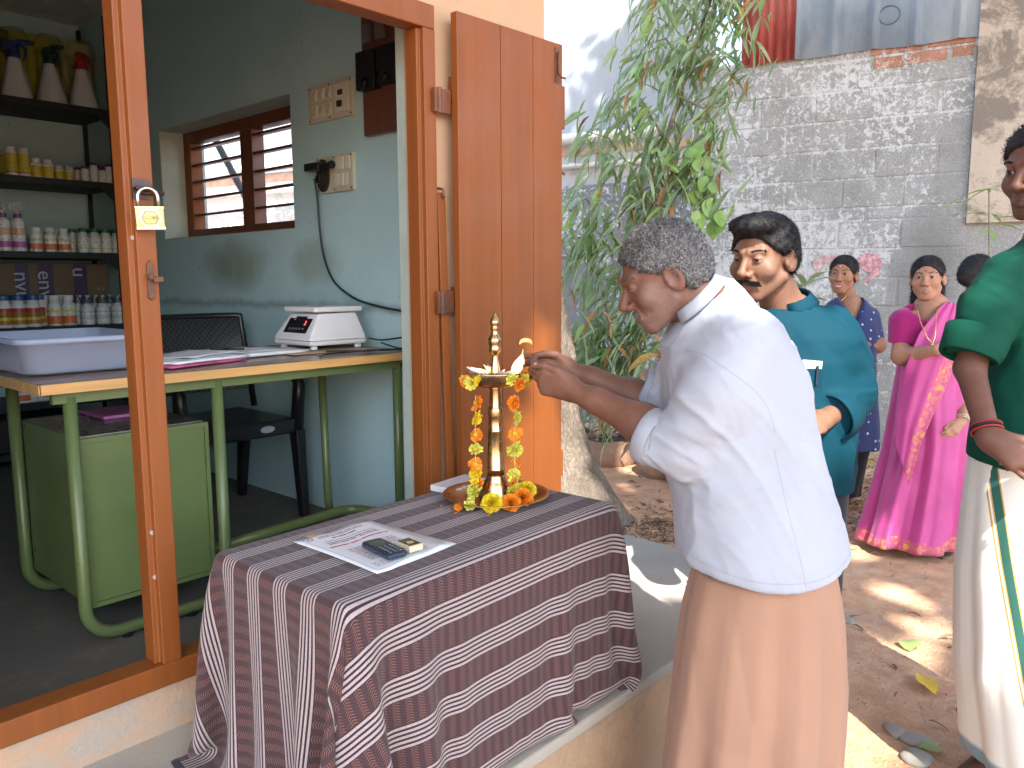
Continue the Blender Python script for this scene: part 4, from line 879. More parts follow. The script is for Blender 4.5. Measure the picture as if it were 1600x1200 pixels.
base = prof([(1062, 176), (1060, 184), (1052, 186), (1046, 180), (1030, 174), (1012, 160), (985, 140), (966, 120), (948, 104), (935, 98), (925, 96)])
MB().lathe([(.001, lz0)]+base, (LX, LY, 0), 40).build('foot', LB, lamp, smooth=True)
col_ = prof([(925, 96), (905, 93), (902, 97), (893, 97), (890, 92), (700, 78), (697, 82), (688, 82), (685, 77), (625, 70), (620, 76), (608, 80), (590, 82), (578, 80), (570, 72), (562, 66), (470, 58), (462, 64)])
MB().lathe(col_, (LX, LY, 0), 36).build('column', LB, lamp, smooth=True)
zb = lz0+(462-1060)*-s_
MB().lathe([(.018, zb), (.046, zb+.002), (.060, zb+.008), (.066, zb+.016), (.072, zb+.030), (.0765, zb+.037), (.0765, zb+.0395), (.072, zb+.0395), (.064, zb+.028), (.03, zb+.024), (.012, zb+.026)], (LX, LY, 0), 48).build('oil_dish', LB, lamp, smooth=True)
fin = prof([(405, 66), (385, 60), (375, 58), (355, 50), (335, 44), (318, 36), (300, 32), (292, 36), (284, 54), (272, 66), (262, 66), (250, 56), (240, 62), (225, 72), (210, 66), (195, 48), (180, 38), (168, 36), (160, 46), (150, 40), (142, 42), (132, 56), (120, 50), (100, 28), (84, 12), (72, 2)])
MB().lathe(fin, (LX, LY, 0), 32).build('finial', LB, lamp, smooth=True)
MB().lathe([(.066, zb+.031), (.066, zb+.0335), (.001, zb+.0335)], (LX, LY, 0), 32, cap=False).build('lamp_oil', mat('lamp oil', (.25, .16, .04), .05), lamp)
WICK = mat('white cotton wick', (.78, .74, .70), .9, 0, .1, 60, .4, 120)
DZ = zb+.036
def wick(px, py, ang, L, nm='wick'):
    d = Vector((math.cos(ang), math.sin(ang), 0)); c = Vector((LX, LY, DZ)); m = MB(); m.tube([c+d*.02+Vector((0, 0, -.002)), c+d*.045+Vector((0, 0, .004)), c+d*L+Vector((0, 0, .010)), c+d*(L+.012)+Vector((0, 0, .016))], [.003, .0045, .004, .002], 8); return m.build(nm, WICK, lamp, smooth=True)
rtd = math.atan2(R0.y, R0.x)
wick(0, 0, rtd+PI, .062); wick(0, 0, rtd+PI+.35, .06); wick(0, 0, rtd, .062); wick(0, 0, rtd-1.2, .058); wick(0, 0, rtd+1.9, .06)
FL = NT('flame'); c = FL.coord('Object'); FL.set(color=(.9, .6, .3), rough=.6); gg = FL.n('ShaderNodeSeparateXYZ'); FL.l(c, gg.inputs[0])
FL.l(FL.ramp(FL.math('MULTIPLY', FL.math('SUBTRACT', gg.outputs[2], 1.172), 9), [(.0, (.7, .26, .08)), (.2, (.75, .48, .24)), (.55, (.55, .27, .09)), (.80, (.24, .045, .008)), (1.0, (.2, .03, .005))]), FL.b.inputs['Emission Color']); FL.b.inputs['Emission Strength'].default_value = 1.0; FL.b.inputs['Alpha'].default_value = .82
def flame(base, tip, w_, nm, bend=0):
    base, tip = Vector(base), Vector(tip); m = MB(); n = 9; pts = []; rs = []
    for i in range(n+1):
        t = i/n; pts.append(base.lerp(tip, t)+R0*bend*math.sin(t*PI)); rs.append(max(.0006, w_*(math.sin(PI*min(1, t*1.12+.08))**.8)*(1-t*.55)))
    m.tube(pts, rs, 10); return m.build(nm, FL.m, lamp, smooth=True)
q = Vector((LX, LY, DZ))
flame(q+R0*.046+Vector((0, 0, -.002)), q+R0*.073+Vector((0, 0, .062)), .0175, 'flame', .006)
m = MB(); e = q+R0*.080; m.tube([e-R0*(.016*math.cos(a))+Vector((0, 0, .072+.014*math.sin(a)**.8)) for a in [.12+2.9*i/12 for i in range(13)]], [.0006+.0052*math.sin(PI*i/12)**.7 for i in range(13)], 12); m.build('flame_tip', FL.m, lamp, smooth=True)
flame(q-R0*.018+Vector((0, 0, .0)), q-R0*.064+Vector((0, 0, .016)), .006, 'flame', 0); flame(q-R0*.012+Vector((0, 0, .004)), q-R0*.03+Vector((0, 0, .022)), .006, 'flame', 0)
# flowers
YEL = mat('yellow petal', (.80, .62, .02), .6, 0, .15, 90, Subsurface_Weight=.0); ORA = mat('orange petal', (.85, .27, .01), .6, 0, .2, 90); PALE = mat('pale yellow petal', (.66, .66, .10), .6, 0, .2, 90); GRN = mat('flower heart', (.55, .38, .03), .6)
def flower_mesh(n, rad, flat, seed, mt, ragged=.2, big=1.0):
    rg = random.Random(seed); m = MB()
    for i in range(n):
        t = (i+.5)/n; th = i*2.39996; ph = math.acos(1-t*(1.25 if flat < .9 else 1.6)); d = Vector((math.sin(ph)*math.cos(th), math.sin(ph)*math.sin(th), math.cos(ph)*flat)); r_ = rad*(1-rg.random()*ragged)
        side = Vector((-math.sin(th), math.cos(th), 0)); up = d.cross(side).normalized(); w_ = rad*.24*big*rg.uniform(.8, 1.2); tilt = rg.uniform(-.4, .4)
        a = d*rad*.25; tip = d*r_; mid = d*r_*.8
        wv = (side*math.cos(tilt)+up*math.sin(tilt))*w_; b0 = len(m.v)
        m.v.extend([tuple(a), tuple(mid-wv), tuple(tip-wv*.55+up*w_*.35), tuple(tip+up*w_*-.25), tuple(tip+wv*.55+up*w_*.3), tuple(mid+wv)])
        m.f.extend([(b0, b0+1, b0+2, b0+3), (b0, b0+3, b0+4, b0+5)]); m.m.extend([0, 0])
    m.sphere((0, 0, 0), rad*.34, 8, 5, 1, (1, 1, flat))
    return m, mt
def place_flower(spec, name, loc, rot, sc, parent=None, label=None, group=None):
    m, mt = spec; me = spec_cache.get(id(m))
    if me is None:
        o = m.build(name, [mt, GRN if mt is not PALE else GRN], None, fix=False); spec_cache[id(m)] = o.data
    else: o = bpy.data.objects.new(name, me); COL.objects.link(o)
    if parent: o.parent = parent; loc = Vector(loc)-parent.location
    o.location = loc; o.rotation_euler = rot; o.scale = (sc,)*3
    if label: tag(o, label, 'flower', group)
    return o
spec_cache = {}
MY = flower_mesh(150, .030, .75, 1, YEL); MO = flower_mesh(150, .030, .75, 2, ORA)
SY = [flower_mesh(26, .022, .7, 10+i, YEL if i % 2 else PALE, .5, 1.3) for i in range(4)]; SO = [flower_mesh(44, .019, .8, 20+i, ORA, .35, 1.1) for i in range(3)]
tow = -F0
def pf(u, v, r_): return P(u, v, r_)
for (x, y, z, sp, sc, lab) in ((1.418, 1.357, .862, MY, 1.0, 'round yellow marigold at the front of the brass plate'), (1.463, 1.333, .858, MO, .93, 'round orange marigold right of the front yellow one on the plate'), (1.512, 1.336, .862, MO, .98, 'orange marigold between the other orange one and the right yellow one'),
        (1.562, 1.366, .866, MY, .95, 'yellow marigold at the right edge of the brass plate'), (1.575, 1.40, .858, MY, .55, 'small yellow marigold behind the right yellow one on the plate'), (1.39, 1.405, .853, SY[0], 1.0, 'pale yellow ragged flower at the left front of the plate'), (1.372, 1.43, .849, SO[1], .7, 'small orange flower at the left rim of the plate'), (1.545, 1.49, .86, SO[2], .8, 'orange flower behind the lamp foot on the plate')):
    place_flower(sp, 'marigold_flower', (x, y, z), (R(random.uniform(25, 50)), 0, YAW-PI/2+random.uniform(-.3, .3)), sc, None, lab, 'flowers on the brass plate')
THR = mat('white thread string', (.6, .58, .55), .8)
def garland(pts, seq, label, side):
    t = thing('flower_garland', pts[-1], label, 'garland', 'garlands on the lamp'); m = MB(); m.tube(pts, .0008, 5); m.build('string', THR, t)
    L = len(seq); rg = random.Random(side)
    for i, k in enumerate(seq):
        f = (i+.5)/L*(len(pts)-1); a = int(f); p = Vector(pts[a]).lerp(Vector(pts[min(a+1, len(pts)-1)]), f-a)
        sp = SO[rg.randrange(3)] if k == 'o' else SY[rg.randrange(4)]
        place_flower(sp, 'flower', p+Vector((rg.uniform(-.003, .003),)*3), (rg.uniform(.5, 2.4), rg.uniform(-.8, .8), rg.uniform(0, 6)), rg.uniform(.95, 1.3), t)
lft = lambda d, z, f=0: Vector((LX, LY, lz0+z))-R0*d-F0*f
garland([lft(.050, .285, .04), lft(.052, .22, .035), lft(.053, .15, .035), lft(.052, .09, .03), lft(.050, .05, .03), lft(.058, .025, .05)], 'oyoyoyoy', 'garland hanging from the left side of the lamp dish', 1)
garland([lft(-.050, .285, .03), lft(-.052, .22, .03), lft(-.050, .15, .03), lft(-.050, .09, .03), lft(-.049, .05, .03), lft(-.045, .03, .04)], 'oyoyoyoy', 'garland hanging from the right side of the lamp dish', 2)
t = thing('flower_garland', (LX, LY, zb), 'ring of orange and yellow flowers wound round the lamp dish', 'garland', 'garlands on the lamp')
rg = random.Random(5)
for i in range(17):
    a = rtd+2*PI*i/17+.1
    if abs((a-rtd+PI/2+PI) % (2*PI)-PI) < .35: continue      # bare metal shows at the front
    r_ = .080+rg.uniform(-.003, .004); place_flower(SO[i % 3] if i % 3 == 0 else SY[i % 4], 'flower', (LX+r_*math.cos(a), LY+r_*math.sin(a), zb+.022+rg.uniform(-.012, .008)), (rg.uniform(1, 2), rg.uniform(-.5, .5), a), rg.uniform(.85, 1.1), t)
m = MB()
for dx, dy, wl in ((-.16, .02, 'middle'), (-.17, -.015, 'nearer'), (-.15, .06, 'farther'), (-.13, -.09, 'front')):
    m2 = MB(); m2.add([(LX+dx+a, LY+dy+b, PZ0+.003+c_) for a, b, c_ in ((0, 0, 0), (.007, .002, .002), (.011, 0, .004), (.006, -.003, .001))], [(0, 1, 2, 3)]); o = m2.build('fallen_petal', ORA)
    tag(o, 'loose orange petal on the cloth left of the brass plate, %s one' % wl, 'petal', 'loose petals by the plate')
# ------------------------------------------------------------------ distance field bodies
def _hash(ix, iy, iz):
    h = (ix*374761393+iy*668265263+iz*2147483647+1013904223) & 0xffffffff
    h = ((h ^ (h >> 13))*1274126177) & 0xffffffff
    return ((h ^ (h >> 16)) & 0xffff)/65535.0
def vnoise(p):                      # smooth value noise, p (N,3) -> -1..1
    i = np.floor(p).astype(np.int64); f = p-i; f = f*f*f*(f*(f*6-15)+10); o = 0
    for dx in (0, 1):
        for dy in (0, 1):
            for dz in (0, 1):
                w_ = (f[:, 0] if dx else 1-f[:, 0])*(f[:, 1] if dy else 1-f[:, 1])*(f[:, 2] if dz else 1-f[:, 2]); o = o+w_*_hash(i[:, 0]+dx, i[:, 1]+dy, i[:, 2]+dz)
    return o*2-1
def cap(p, a, b, ra, rb):
    a = np.asarray(a, float); b = np.asarray(b, float); ab = b-a; q = p-a; t = np.clip((q@ab)/(ab@ab+1e-12), 0, 1)
    return np.sqrt((((q-t[:, None]*ab))**2).sum(1))-(ra+(rb-ra)*t)
def ell(p, c, r, M=None):
    q = p-np.asarray(c, float)
    if M is not None: q = q@M
    r = np.asarray(r, float); k0 = np.sqrt(((q/r)**2).sum(1)); k1 = np.sqrt(((q/r**2)**2).sum(1))+1e-9; return np.where(k0 < .05, -r.min(), k0*(k0-1)/k1)
def smin(a, b, k): h = np.maximum(k-np.abs(a-b), 0)/k; return np.minimum(a, b)-h*h*k*.25
def smax(a, b, k): return -smin(-a, -b, k)
def column(p, T, ax, ay, c0, pw=2.2):
    """body of stacked superellipses: rows of (z, cx, cy, rx, ry) with cx, cy measured along ax, ay from c0"""
    T = np.asarray(T, float); o = np.argsort(T[:, 0]); T = T[o]; q = p-np.asarray(c0, float); x = q@np.asarray(ax); y = q@np.asarray(ay); z = p[:, 2]
    zz = T[:, 0]; g = [np.interp(z, zz, T[:, k]) for k in (1, 2, 3, 4)]
    k = (np.abs((x-g[0])/g[2])**pw+np.abs((y-g[1])/g[3])**pw)**(1/pw); d = (k-1)*np.minimum(g[2], g[3])*.9
    return np.maximum(d, np.maximum(zz[0]-z, z-zz[-1]))
def nets(f, lo, hi, h, B=8):
    lo = np.asarray(lo, float); n = np.maximum(1, np.ceil((np.asarray(hi)-lo)/(h*B)).astype(int)); bi = np.stack(np.meshgrid(*[np.arange(k) for k in n], indexing='ij'), -1).reshape(-1, 3)
    d = f(lo+(bi+.5)*h*B); bi = bi[np.abs(d) < h*B*.95+.004]
    if not len(bi): return np.zeros((0, 3)), np.zeros((0, 4), int)
    g = np.stack(np.meshgrid(*[np.arange(B+1)]*3, indexing='ij'), -1).reshape(-1, 3); keys = []; vpos = []; q = []
    dim = n*B+2; stride = np.array([dim[1]*dim[2], dim[2], 1])
    for s in range(0, len(bi), 400):
        b = bi[s:s+400]; gi = b[:, None]*B+g[None]; val = f((lo+gi.reshape(-1, 3)*h)).reshape(len(b), B+1, B+1, B+1); sg = val < 0
        c = [sg[:, i:B+i, j:B+j, k:B+k] for i in (0, 1) for j in (0, 1) for k in (0, 1)]; tot = sum(x.astype(int) for x in c); m = (tot > 0) & (tot < 8)
        idx = np.argwhere(m)
        if len(idx) == 0: continue
        acc = np.zeros((len(idx), 3)); cnt = np.zeros(len(idx)); corner = {}
        for i in (0, 1):
            for j in (0, 1):
                for k in (0, 1): corner[i, j, k] = val[idx[:, 0], idx[:, 1]+i, idx[:, 2]+j, idx[:, 3]+k]
        for a_ in corner:
            for ax in range(3):
                if a_[ax] == 0:
                    b_ = list(a_); b_[ax] = 1; va, vb = corner[a_], corner[tuple(b_)]; x = (va < 0) != (vb < 0); t = np.where(x, va/(va-vb+1e-20), 0); pp = np.tile(np.array(a_, float), (len(idx), 1)); pp[:, ax] = t; acc += pp*x[:, None]; cnt += x
        cell = b[idx[:, 0]]*B+idx[:, 1:]; keys.append(cell@stride); vpos.append(lo+(cell+acc/cnt[:, None])*h)
        for ax in range(3):
            o1, o2 = [(1, 2), (2, 0), (0, 1)][ax]; sl = [slice(0, B)]*3; sl2 = list(sl); sl2[ax] = slice(1, B+1); A, C2 = sg[(slice(None),)+tuple(sl)], sg[(slice(None),)+tuple(sl2)]
            e = np.argwhere(A != C2)
            if not len(e): continue
            flip = A[e[:, 0], e[:, 1], e[:, 2], e[:, 3]]; cell = b[e[:, 0]]*B+e[:, 1:]; u1 = np.zeros(3, int); u1[o1] = 1; u2 = np.zeros(3, int); u2[o2] = 1
            quad = np.stack([(cell-u1-u2)@stride, (cell-u2)@stride, cell@stride, (cell-u1)@stride], 1); ok = (cell[:, o1] > 0) & (cell[:, o2] > 0); quad = np.where(flip[:, None], quad, quad[:, ::-1]); q.append(quad[ok])
    keys = np.concatenate(keys); vpos = np.concatenate(vpos); q = np.concatenate(q); o = np.argsort(keys); keys = keys[o]; vpos = vpos[o]
    pos = np.searchsorted(keys, q); pos = np.clip(pos, 0, len(keys)-1); ok = (keys[pos] == q).all(1); return vpos, pos[ok]
def normals(V, Fq):
    n = np.cross(V[Fq[:, 2]]-V[Fq[:, 0]], V[Fq[:, 3]]-V[Fq[:, 1]]); N_ = np.zeros_like(V)
    for k in range(4): np.add.at(N_, Fq[:, k], n)
    return N_/(np.linalg.norm(N_, axis=1)[:, None]+1e-12)
def relax(V, Fq, it=2, lam=.5):
    for _ in range(it):
        S = np.zeros_like(V); c = np.zeros(len(V))
        for k in range(4): np.add.at(S, Fq[:, k], V[Fq[:, (k+1) % 4]]+V[Fq[:, k-1]]); np.add.at(c, Fq[:, k], 2)
        V = V+lam*(S/np.maximum(c, 1)[:, None]-V)
    return V
def join(parts):
    V, F_, b = [], [], 0
    for v, f in parts: V.append(v); F_.append(f+b); b += len(v)
    return np.concatenate(V), np.concatenate(F_)
def basis(fwd, up):
    f = np.array(fwd, float); f /= np.linalg.norm(f); u = np.array(up, float); u = u-f*(u@f); u /= np.linalg.norm(u); l = np.cross(f, u)     # columns: person's right, forward, up
    return np.stack([l, f, u], 1)
nR, nF, nU = np.array(R0), np.array(F0), np.array([0, 0, 1.])
class Head:
    def __init__(s, c, fwd, up, sc=1.0, **o): s.c = np.array(c, float); s.M = basis(fwd, up); s.s = sc; s.o = dict(slit=.0035, fem=0, nose=1, jaw=1, smile=0, brow=1, cheek=1); s.o.update(o)
    def loc(s, p): return (p-s.c)@s.M/s.s
    def w(s, x): return s.c+s.M@np.array(x, float)*s.s
    def cran(s, q, e=0): return ell(q, (0, -.018, .038), (.0755+e, .0955+e, .082+e))
    def sdf(s, P_):
        q = s.loc(P_); o = s.o; q = q.copy(); ax = np.abs(q[:, 0]); m = np.stack([ax, q[:, 1], q[:, 2]], 1)
        d = s.cran(q); d = smin(d, ell(q, (0, .030, -.022), (.060, .060, .082)), .03)
        jw = .052*o['jaw']; d = smin(d, cap(m, (jw, -.002, -.048), (.020, .060, -.094), .018, .016), .022); d = smin(d, ell(q, (0, .066, -.096), (.022, .018, .017)), .016)
        d = smin(d, ell(m, (.043, .056, -.024), (.022*o['cheek'], .021, .022)), .022)
        d = smin(d, cap(m, (.010, .0835, .026), (.040, .070, .030), .0105*(1.05 if not o['fem'] else .8), .009), .014)
        d = smin(d, ell(q, (0, .068, -.064), (.032, .022, .027)), .016)
        e = (.0305, .0745, .008)
        d = smax(d, -ell(m, (.031, .098, .006), (.017, .017, .0125)), .010)
        lid = cap(m, e, e, .0140, .0140); sl = o['slit']; gap = np.maximum(np.abs(m[:, 2]-e[2]+.001+.18*np.abs(m[:, 0]-e[0]))-sl, -(m[:, 1]-.080)); lid = np.maximum(lid, -gap); d = smin(d, lid, .004)
        n_ = o['nose']; d = smin(d, cap(q, (0, .083, .018), (0, .083+.026*n_, -.026), .0075, .0105), .010); d = smin(d, ell(q, (0, .083+.025*n_, -.029), (.0125, .0125, .0105)), .007)
        d = smin(d, ell(m, (.0145, .094, -.033), (.0088, .0125, .0088)), .006); d = smax(d, -ell(m, (.0075, .101, -.0405), (.004, .006, .004)), .003)
        sm = o['smile']; lw = .024+.006*sm
        d = smin(d, cap(m, (0, .0895, -.0615), (lw, .0835-.004*sm, -.066+.007*sm), .0056, .0030), .005); d = smin(d, cap(m, (0, .0885, -.0725-.004*sm), (lw*.85, .0835-.004*sm, -.0695+.005*sm), .0068, .0030), .005)
        d = smax(d, -cap(m, (0, .097, -.0665-.002*sm), (lw, .090-.004*sm, -.0675+.007*sm), .0016+.0026*sm, .001), .003)
        d = smax(d, -cap(m, (.024, .088, -.035), (.038, .078, -.066), .0022, .002), .009)      # fold from the nose to the mouth
        E = np.array([[.88, -.35, 0], [.35, .88, .10], [0, -.18, .98]])
        ear = ell(m, (.0785, -.010, -.002), (.0085, .0205, .034), E); ear = smax(ear, -ell(m, (.0865, -.006, .001), (.0065, .0135, .022), E), .004); ear = smin(ear, ell(m, (.0775, .003, -.012), (.006, .006, .009)), .004); d = smin(d, ear, .006)
        return d*s.s
    def attrs(s, V):
        q = s.loc(V); m = q.copy(); m[:, 0] = np.abs(m[:, 0]); ss = lambda a, b, x: np.clip((x-a)/(b-a), 0, 1)
        lip = np.minimum(cap(m, (0, .090, -.0605), (.024+.006*s.o['smile'], .084, -.066+.007*s.o['smile']), .0055, .0015), cap(m, (0, .089, -.0735-.004*s.o['smile']), (.020+.005*s.o['smile'], .084, -.0695+.005*s.o['smile']), .0065, .0015)); lip = 1-ss(0, .0025, lip)
        beard = ss(.01, .03, q[:, 1])*(1-ss(-.052, -.040, q[:, 2]))*ss(-.135, -.115, q[:, 2]); beard = np.maximum(beard, (1-ss(.058, .066, m[:, 0]))*0); side = ss(-.02, .0, q[:, 1])*(1-ss(.0, .012, q[:, 2]))*ss(.045, .06, m[:, 0])*ss(-.1, -.085, q[:, 2]); 
        return dict(lip=lip, beard=np.clip(np.maximum(beard, side*.8), 0, 1)*(np.abs(q).max(1) < .15))
    def eyes(s, parent, look=(0, 1, 0)):
        for sx in (-1, 1):
            c = s.w((sx*.0305, .0745, .008)); m = MB(); m.sphere(c, .0128*s.s, 16, 12); m.build('eyeball', EYEW, parent, smooth=True)
            d = s.M@np.array(look, float); d /= np.linalg.norm(d); m = MB(); r_ = .0128*s.s; M = frame(c, np.cross(d, [0, 0, 1]), np.cross(np.cross(d, [0, 0, 1]), -d)); 
            k = Vector(d); x = k.orthogonal().normalized(); y = k.cross(x); ring = lambda a, off: [Vector(c)+k*(r_*math.cos(a)+off)+(x*math.cos(t)+y*math.sin(t))*r_*math.sin(a) for t in [2*PI*i/16 for i in range(16)]]
            m.loft([ring(.50, .0004), ring(.3, .0005), ring(.02, .0006)], cap=False); m.build('iris', IRIS, parent, smooth=True)
            sl = s.o['slit']; ex, ey, ez = sx*.0305, .0745, .008; pts = []
            for u_ in (-1, -.6, -.2, .2, .6, 1): xx = u_*.0125; zz = sl*(1-.75*u_*u_)+.0008; yy = math.sqrt(max(1e-6, .0150**2-xx*xx-zz*zz)); pts.append(s.w((ex+xx, ey+yy, ez-.001+zz)))
            m = MB(); m.tube(pts, [.0004, .0009, .0011, .0011, .0009, .0004], 6); m.build('eyelash', HAIRB, parent, smooth=True)
    def brow(s, parent, mt, th=.0045, n=60, seed=1):
        rg = random.Random(seed); m = MB()
        for sx in (-1, 1):
            for i in range(n):
                t = i/n; x = .012+.037*t; y = .0935-.017*t**1.6*1.3; z = .0265+.008*math.sin(PI*t*.75)-.004*t; a = s.w((sx*x, y-.001, z+rg.uniform(-1, 1)*th*.5)); b = s.w((sx*(x+.007), y-.0035, z+rg.uniform(-.4, 1)*th*.6)); m.tube([a, b], .0007*s.s+.0004, 3)
        o = m.build('eyebrow', mt, parent); o['kind'] = 'stuff'; return o
    def hairfield(s, line=.058, back=-.055, thick=.012, side=.0, arch=.0):
        """hair volume: the skull grown outwards, cut along the hairline"""
        def f(P_):
            q = s.loc(P_); d = s.cran(q, thick); d = smin(d, ell(q, (0, -.045, -.01), (.066+thick, .060+thick, .06)), .03)
            zl = np.interp(q[:, 1], [-.12, -.05, -.018, -.010, .012, .03, .05, .075, .11], [back, back, -.012, .030, .012+side, .036, .048, line, line+.004])
            zl = zl-arch*np.clip(np.abs(q[:, 0])/.062, 0, 1.1)**2.2*np.clip((q[:, 1]-.01)/.03, 0, 1)
            cut = zl-q[:, 2]; return smax(d, cut*.8, .010)*s.s
        return f
def curls(s, f, n, mt, parent, L=.016, r_=.0008, seed=2, curl=1.0, dirf=None, zmin=-.2, name='hair_strands', wid=.0014):
    """short curved ribbons rooted on a hair surface"""
    V, Fq = f; N_ = normals(V, Fq); rg = np.random.default_rng(seed); i = rg.integers(0, len(V), n); p = V[i]-N_[i]*.002; nn = N_[i]
    t = rg.normal(size=(n, 3)) if dirf is None else dirf(V[i])+rg.normal(size=(n, 3))*.35; t -= nn*(t*nn).sum(1)[:, None]; t /= np.linalg.norm(t, axis=1)[:, None]; b = np.cross(nn, t); K = 5; P_ = []; L = L*rg.uniform(.6, 1.3, n)[:, None]
    for k in range(K):
        u = k/(K-1); a = u*2.6*curl; P_.append(p+L*(nn*(.45*math.sin(min(a, 2.2)) if curl > .5 else .12*u)+t*(u if curl <= .5 else (1-math.cos(a))*.42+.15*u)+b*(.25*math.sin(a*1.3)*curl)))
    VV = []; w_ = wid
    for k in range(K):
        sd = b*w_*(1-.75*k/(K-1)); VV += [P_[k]-sd, P_[k]+sd]
    VV = np.stack(VV, 1).reshape(-1, 3); base = np.arange(n)[:, None]*2*K; Fr = np.concatenate([base+np.array([[2*k, 2*k+1, 2*k+3, 2*k+2]]) for k in range(K-1)]); o = npmesh(name, VV, Fr, mt, parent); o['kind'] = 'stuff'; return o
def hand(W, d, n, curl, thumb, side=1, sc=1.0, spread=.02):
    """segments of a hand: wrist W, pointing d, back of the hand n; curl: 4 x (mcp, pip, dip) radians; side +1 if the thumb lies on the d x n side"""
    W = np.array(W, float); d = np.array(d, float); d /= np.linalg.norm(d); n = np.array(n, float); n -= d*(n@d); n /= np.linalg.norm(n); s_ = np.cross(d, n)*side; segs = []
    for k, (off, pl, ls, r_) in enumerate(((.027, .088, (.040, .024, .020), .0090), (.009, .092, (.044, .027, .021), .0092), (-.009, .088, (.041, .025, .020), .0088), (-.026, .080, (.032, .020, .018), .0078))):
        b = W+(d*pl+s_*off)*sc; segs.append((W+(d*.012+s_*off*.55)*sc, b, .0155*sc, .0115*sc, .016)); a = 0; p = b; dd = d+s_*(off/.027)*spread
        for j in range(3):
            a += curl[k][j]; v = dd*math.cos(a)-n*math.sin(a); v /= np.linalg.norm(v); q = p+v*ls[j]*sc; rr = (r_, r_*.92, r_*.84, r_*.70)[j:j+2]; segs.append((p, q, rr[0]*sc, rr[1]*sc, .004)); p = q
    b = W+(d*.022+s_*.022-n*.004)*sc; p = b
    for j, (v, L) in enumerate(zip(thumb, (.044, .032, .027))):
        v = d*v[0]+s_*v[1]-n*v[2]; v /= np.linalg.norm(v); q = p+v*L*sc; segs.append((p, q, (.0155, .0110, .0105)[j]*sc, (.0110, .0105, .0082)[j]*sc, (.012, .004, .004)[j])); p = q
    return segs
def limbs(P_, segs, d0=None):
    d = d0
    for a, b, ra, rb, k in segs:
        e = cap(P_, a, b, ra, rb); d = e if d is None else smin(d, e, k)
    return d
def bounds(segs, pad=.02):
    A = np.array([s_[0] for s_ in segs]+[s_[1] for s_ in segs]); r_ = max(max(s_[2], s_[3]) for s_ in segs); return A.min(0)-r_-pad, A.max(0)+r_+pad
def folds(V, N_, amp, across, along, fa, fl, seed=0, mask=1, sharp=1.4):
    """cloth folds: stretched ridge noise moved along the normals"""
    a = np.array(across, float); a /= np.linalg.norm(a); l = np.array(along, float); l /= np.linalg.norm(l); c = np.cross(a, l)
    w_ = vnoise(V*4+seed)*.5; x = np.stack([V@a*fa+w_*1.2, V@l*fl+w_, V@c*fa*.5], 1)+seed*7.3; r_ = 1-np.abs(vnoise(x))*2; r2 = vnoise(x*2.1+3); r_ = np.sign(r_)*np.abs(r_)**sharp
    return V+N_*((r_*.7+r2*.3)*amp*mask)[:, None]
# ---- materials of people
def m_skin(name, c, lipc=None, beardc=None, rough=.45, bk=.5):
    t = NT(name); co = t.coord('Object'); q = t.ramp(t.noise(co, 30, 5, .6), [(.3, tuple(x*.86 for x in c)), (.7, tuple(x*1.10 for x in c))]); q = t.mix(t.math('MULTIPLY', t.ramp(t.noise(co, 9, 3), [(.4, (0, 0, 0)), (.7, (1, 1, 1))]), .25), q, (c[0]*1.15, c[1]*.8, c[2]*.7))
    if lipc: a = t.n('ShaderNodeAttribute', attribute_name='lip'); q = t.mix(t.math('MULTIPLY', a.outputs['Fac'], .75), q, lipc)
    if beardc: a = t.n('ShaderNodeAttribute', attribute_name='beard'); st = t.ramp(t.noise(co, 520, 2, .5), [(.42, (0, 0, 0)), (.60, (1, 1, 1))]); q = t.mix(t.math('MULTIPLY', t.math('MULTIPLY', a.outputs['Fac'], t.math('ADD', st, .25)), bk), q, beardc)
    t.set(color=q, rough=rough+.07, Specular_IOR_Level=.35, Subsurface_Weight=.12, Subsurface_Radius=(.012, .005, .003), Subsurface_Scale=1.0); t.bump(t.noise(co, 220, 4, .6), .12, .003); return t.m
def m_cloth(name, c, rough=.85, sheen=.15, thread=900, var=.06, tr=0):
    t = NT(name); co = t.coord('Object'); n_ = t.noise(co, 4, 4); q = t.ramp(n_, [(.3, tuple(x*(1-var) for x in c)), (.7, tuple(min(1, x*(1+var)) for x in c))]); t.set(color=q, rough=rough, Sheen_Weight=sheen, Specular_IOR_Level=.15); t.bump(t.math('ADD', t.noise(co, thread, 2), t.math('MULTIPLY', t.noise(co, 60, 4, .6), .6)), .15, .003)
    if tr:
        b = t.n('ShaderNodeBsdfTranslucent'); t.l(q, b.inputs[0]); mx = t.n('ShaderNodeMixShader'); mx.inputs[0].default_value = tr; t.l(t.b.outputs[0], mx.inputs[1]); t.l(b.outputs[0], mx.inputs[2]); t.l(mx.outputs[0], t.out.inputs[0])
    return t.m
EYEW = mat('eye white', (.38, .33, .30), .25, 0, .03, 5); IRIS = mat('dark iris', (.02, .012, .008), .1)
HAIRG = mat('grey black hair', (.12, .12, .12), .5, 0, .4, 60); HAIRB = mat('black hair', (.010, .009, .010), .75, 0, .3, 60); 
HAIRT = mat('black hair strands', (.008, .007, .008), .8, 0, .3, 60, Specular_IOR_Level=.15)
def m_greyhair():
    t = NT('salt and pepper hair'); g = t.n('ShaderNodeNewGeometry'); t.set(color=t.ramp(g.outputs['Random Per Island'], [(0, (.03, .03, .032)), (.4, (.075, .075, .08)), (.75, (.18, .18, .185)), (1, (.38, .38, .38))]), rough=.45); return t.m
HAIRS = m_greyhair(); GOLD = mat('gold', (.80, .52, .20), .25, 1, .1, 40)
def px(z_, u, v, D): pass
def ptl(pts): return [np.array(P(*q)) for q in pts]
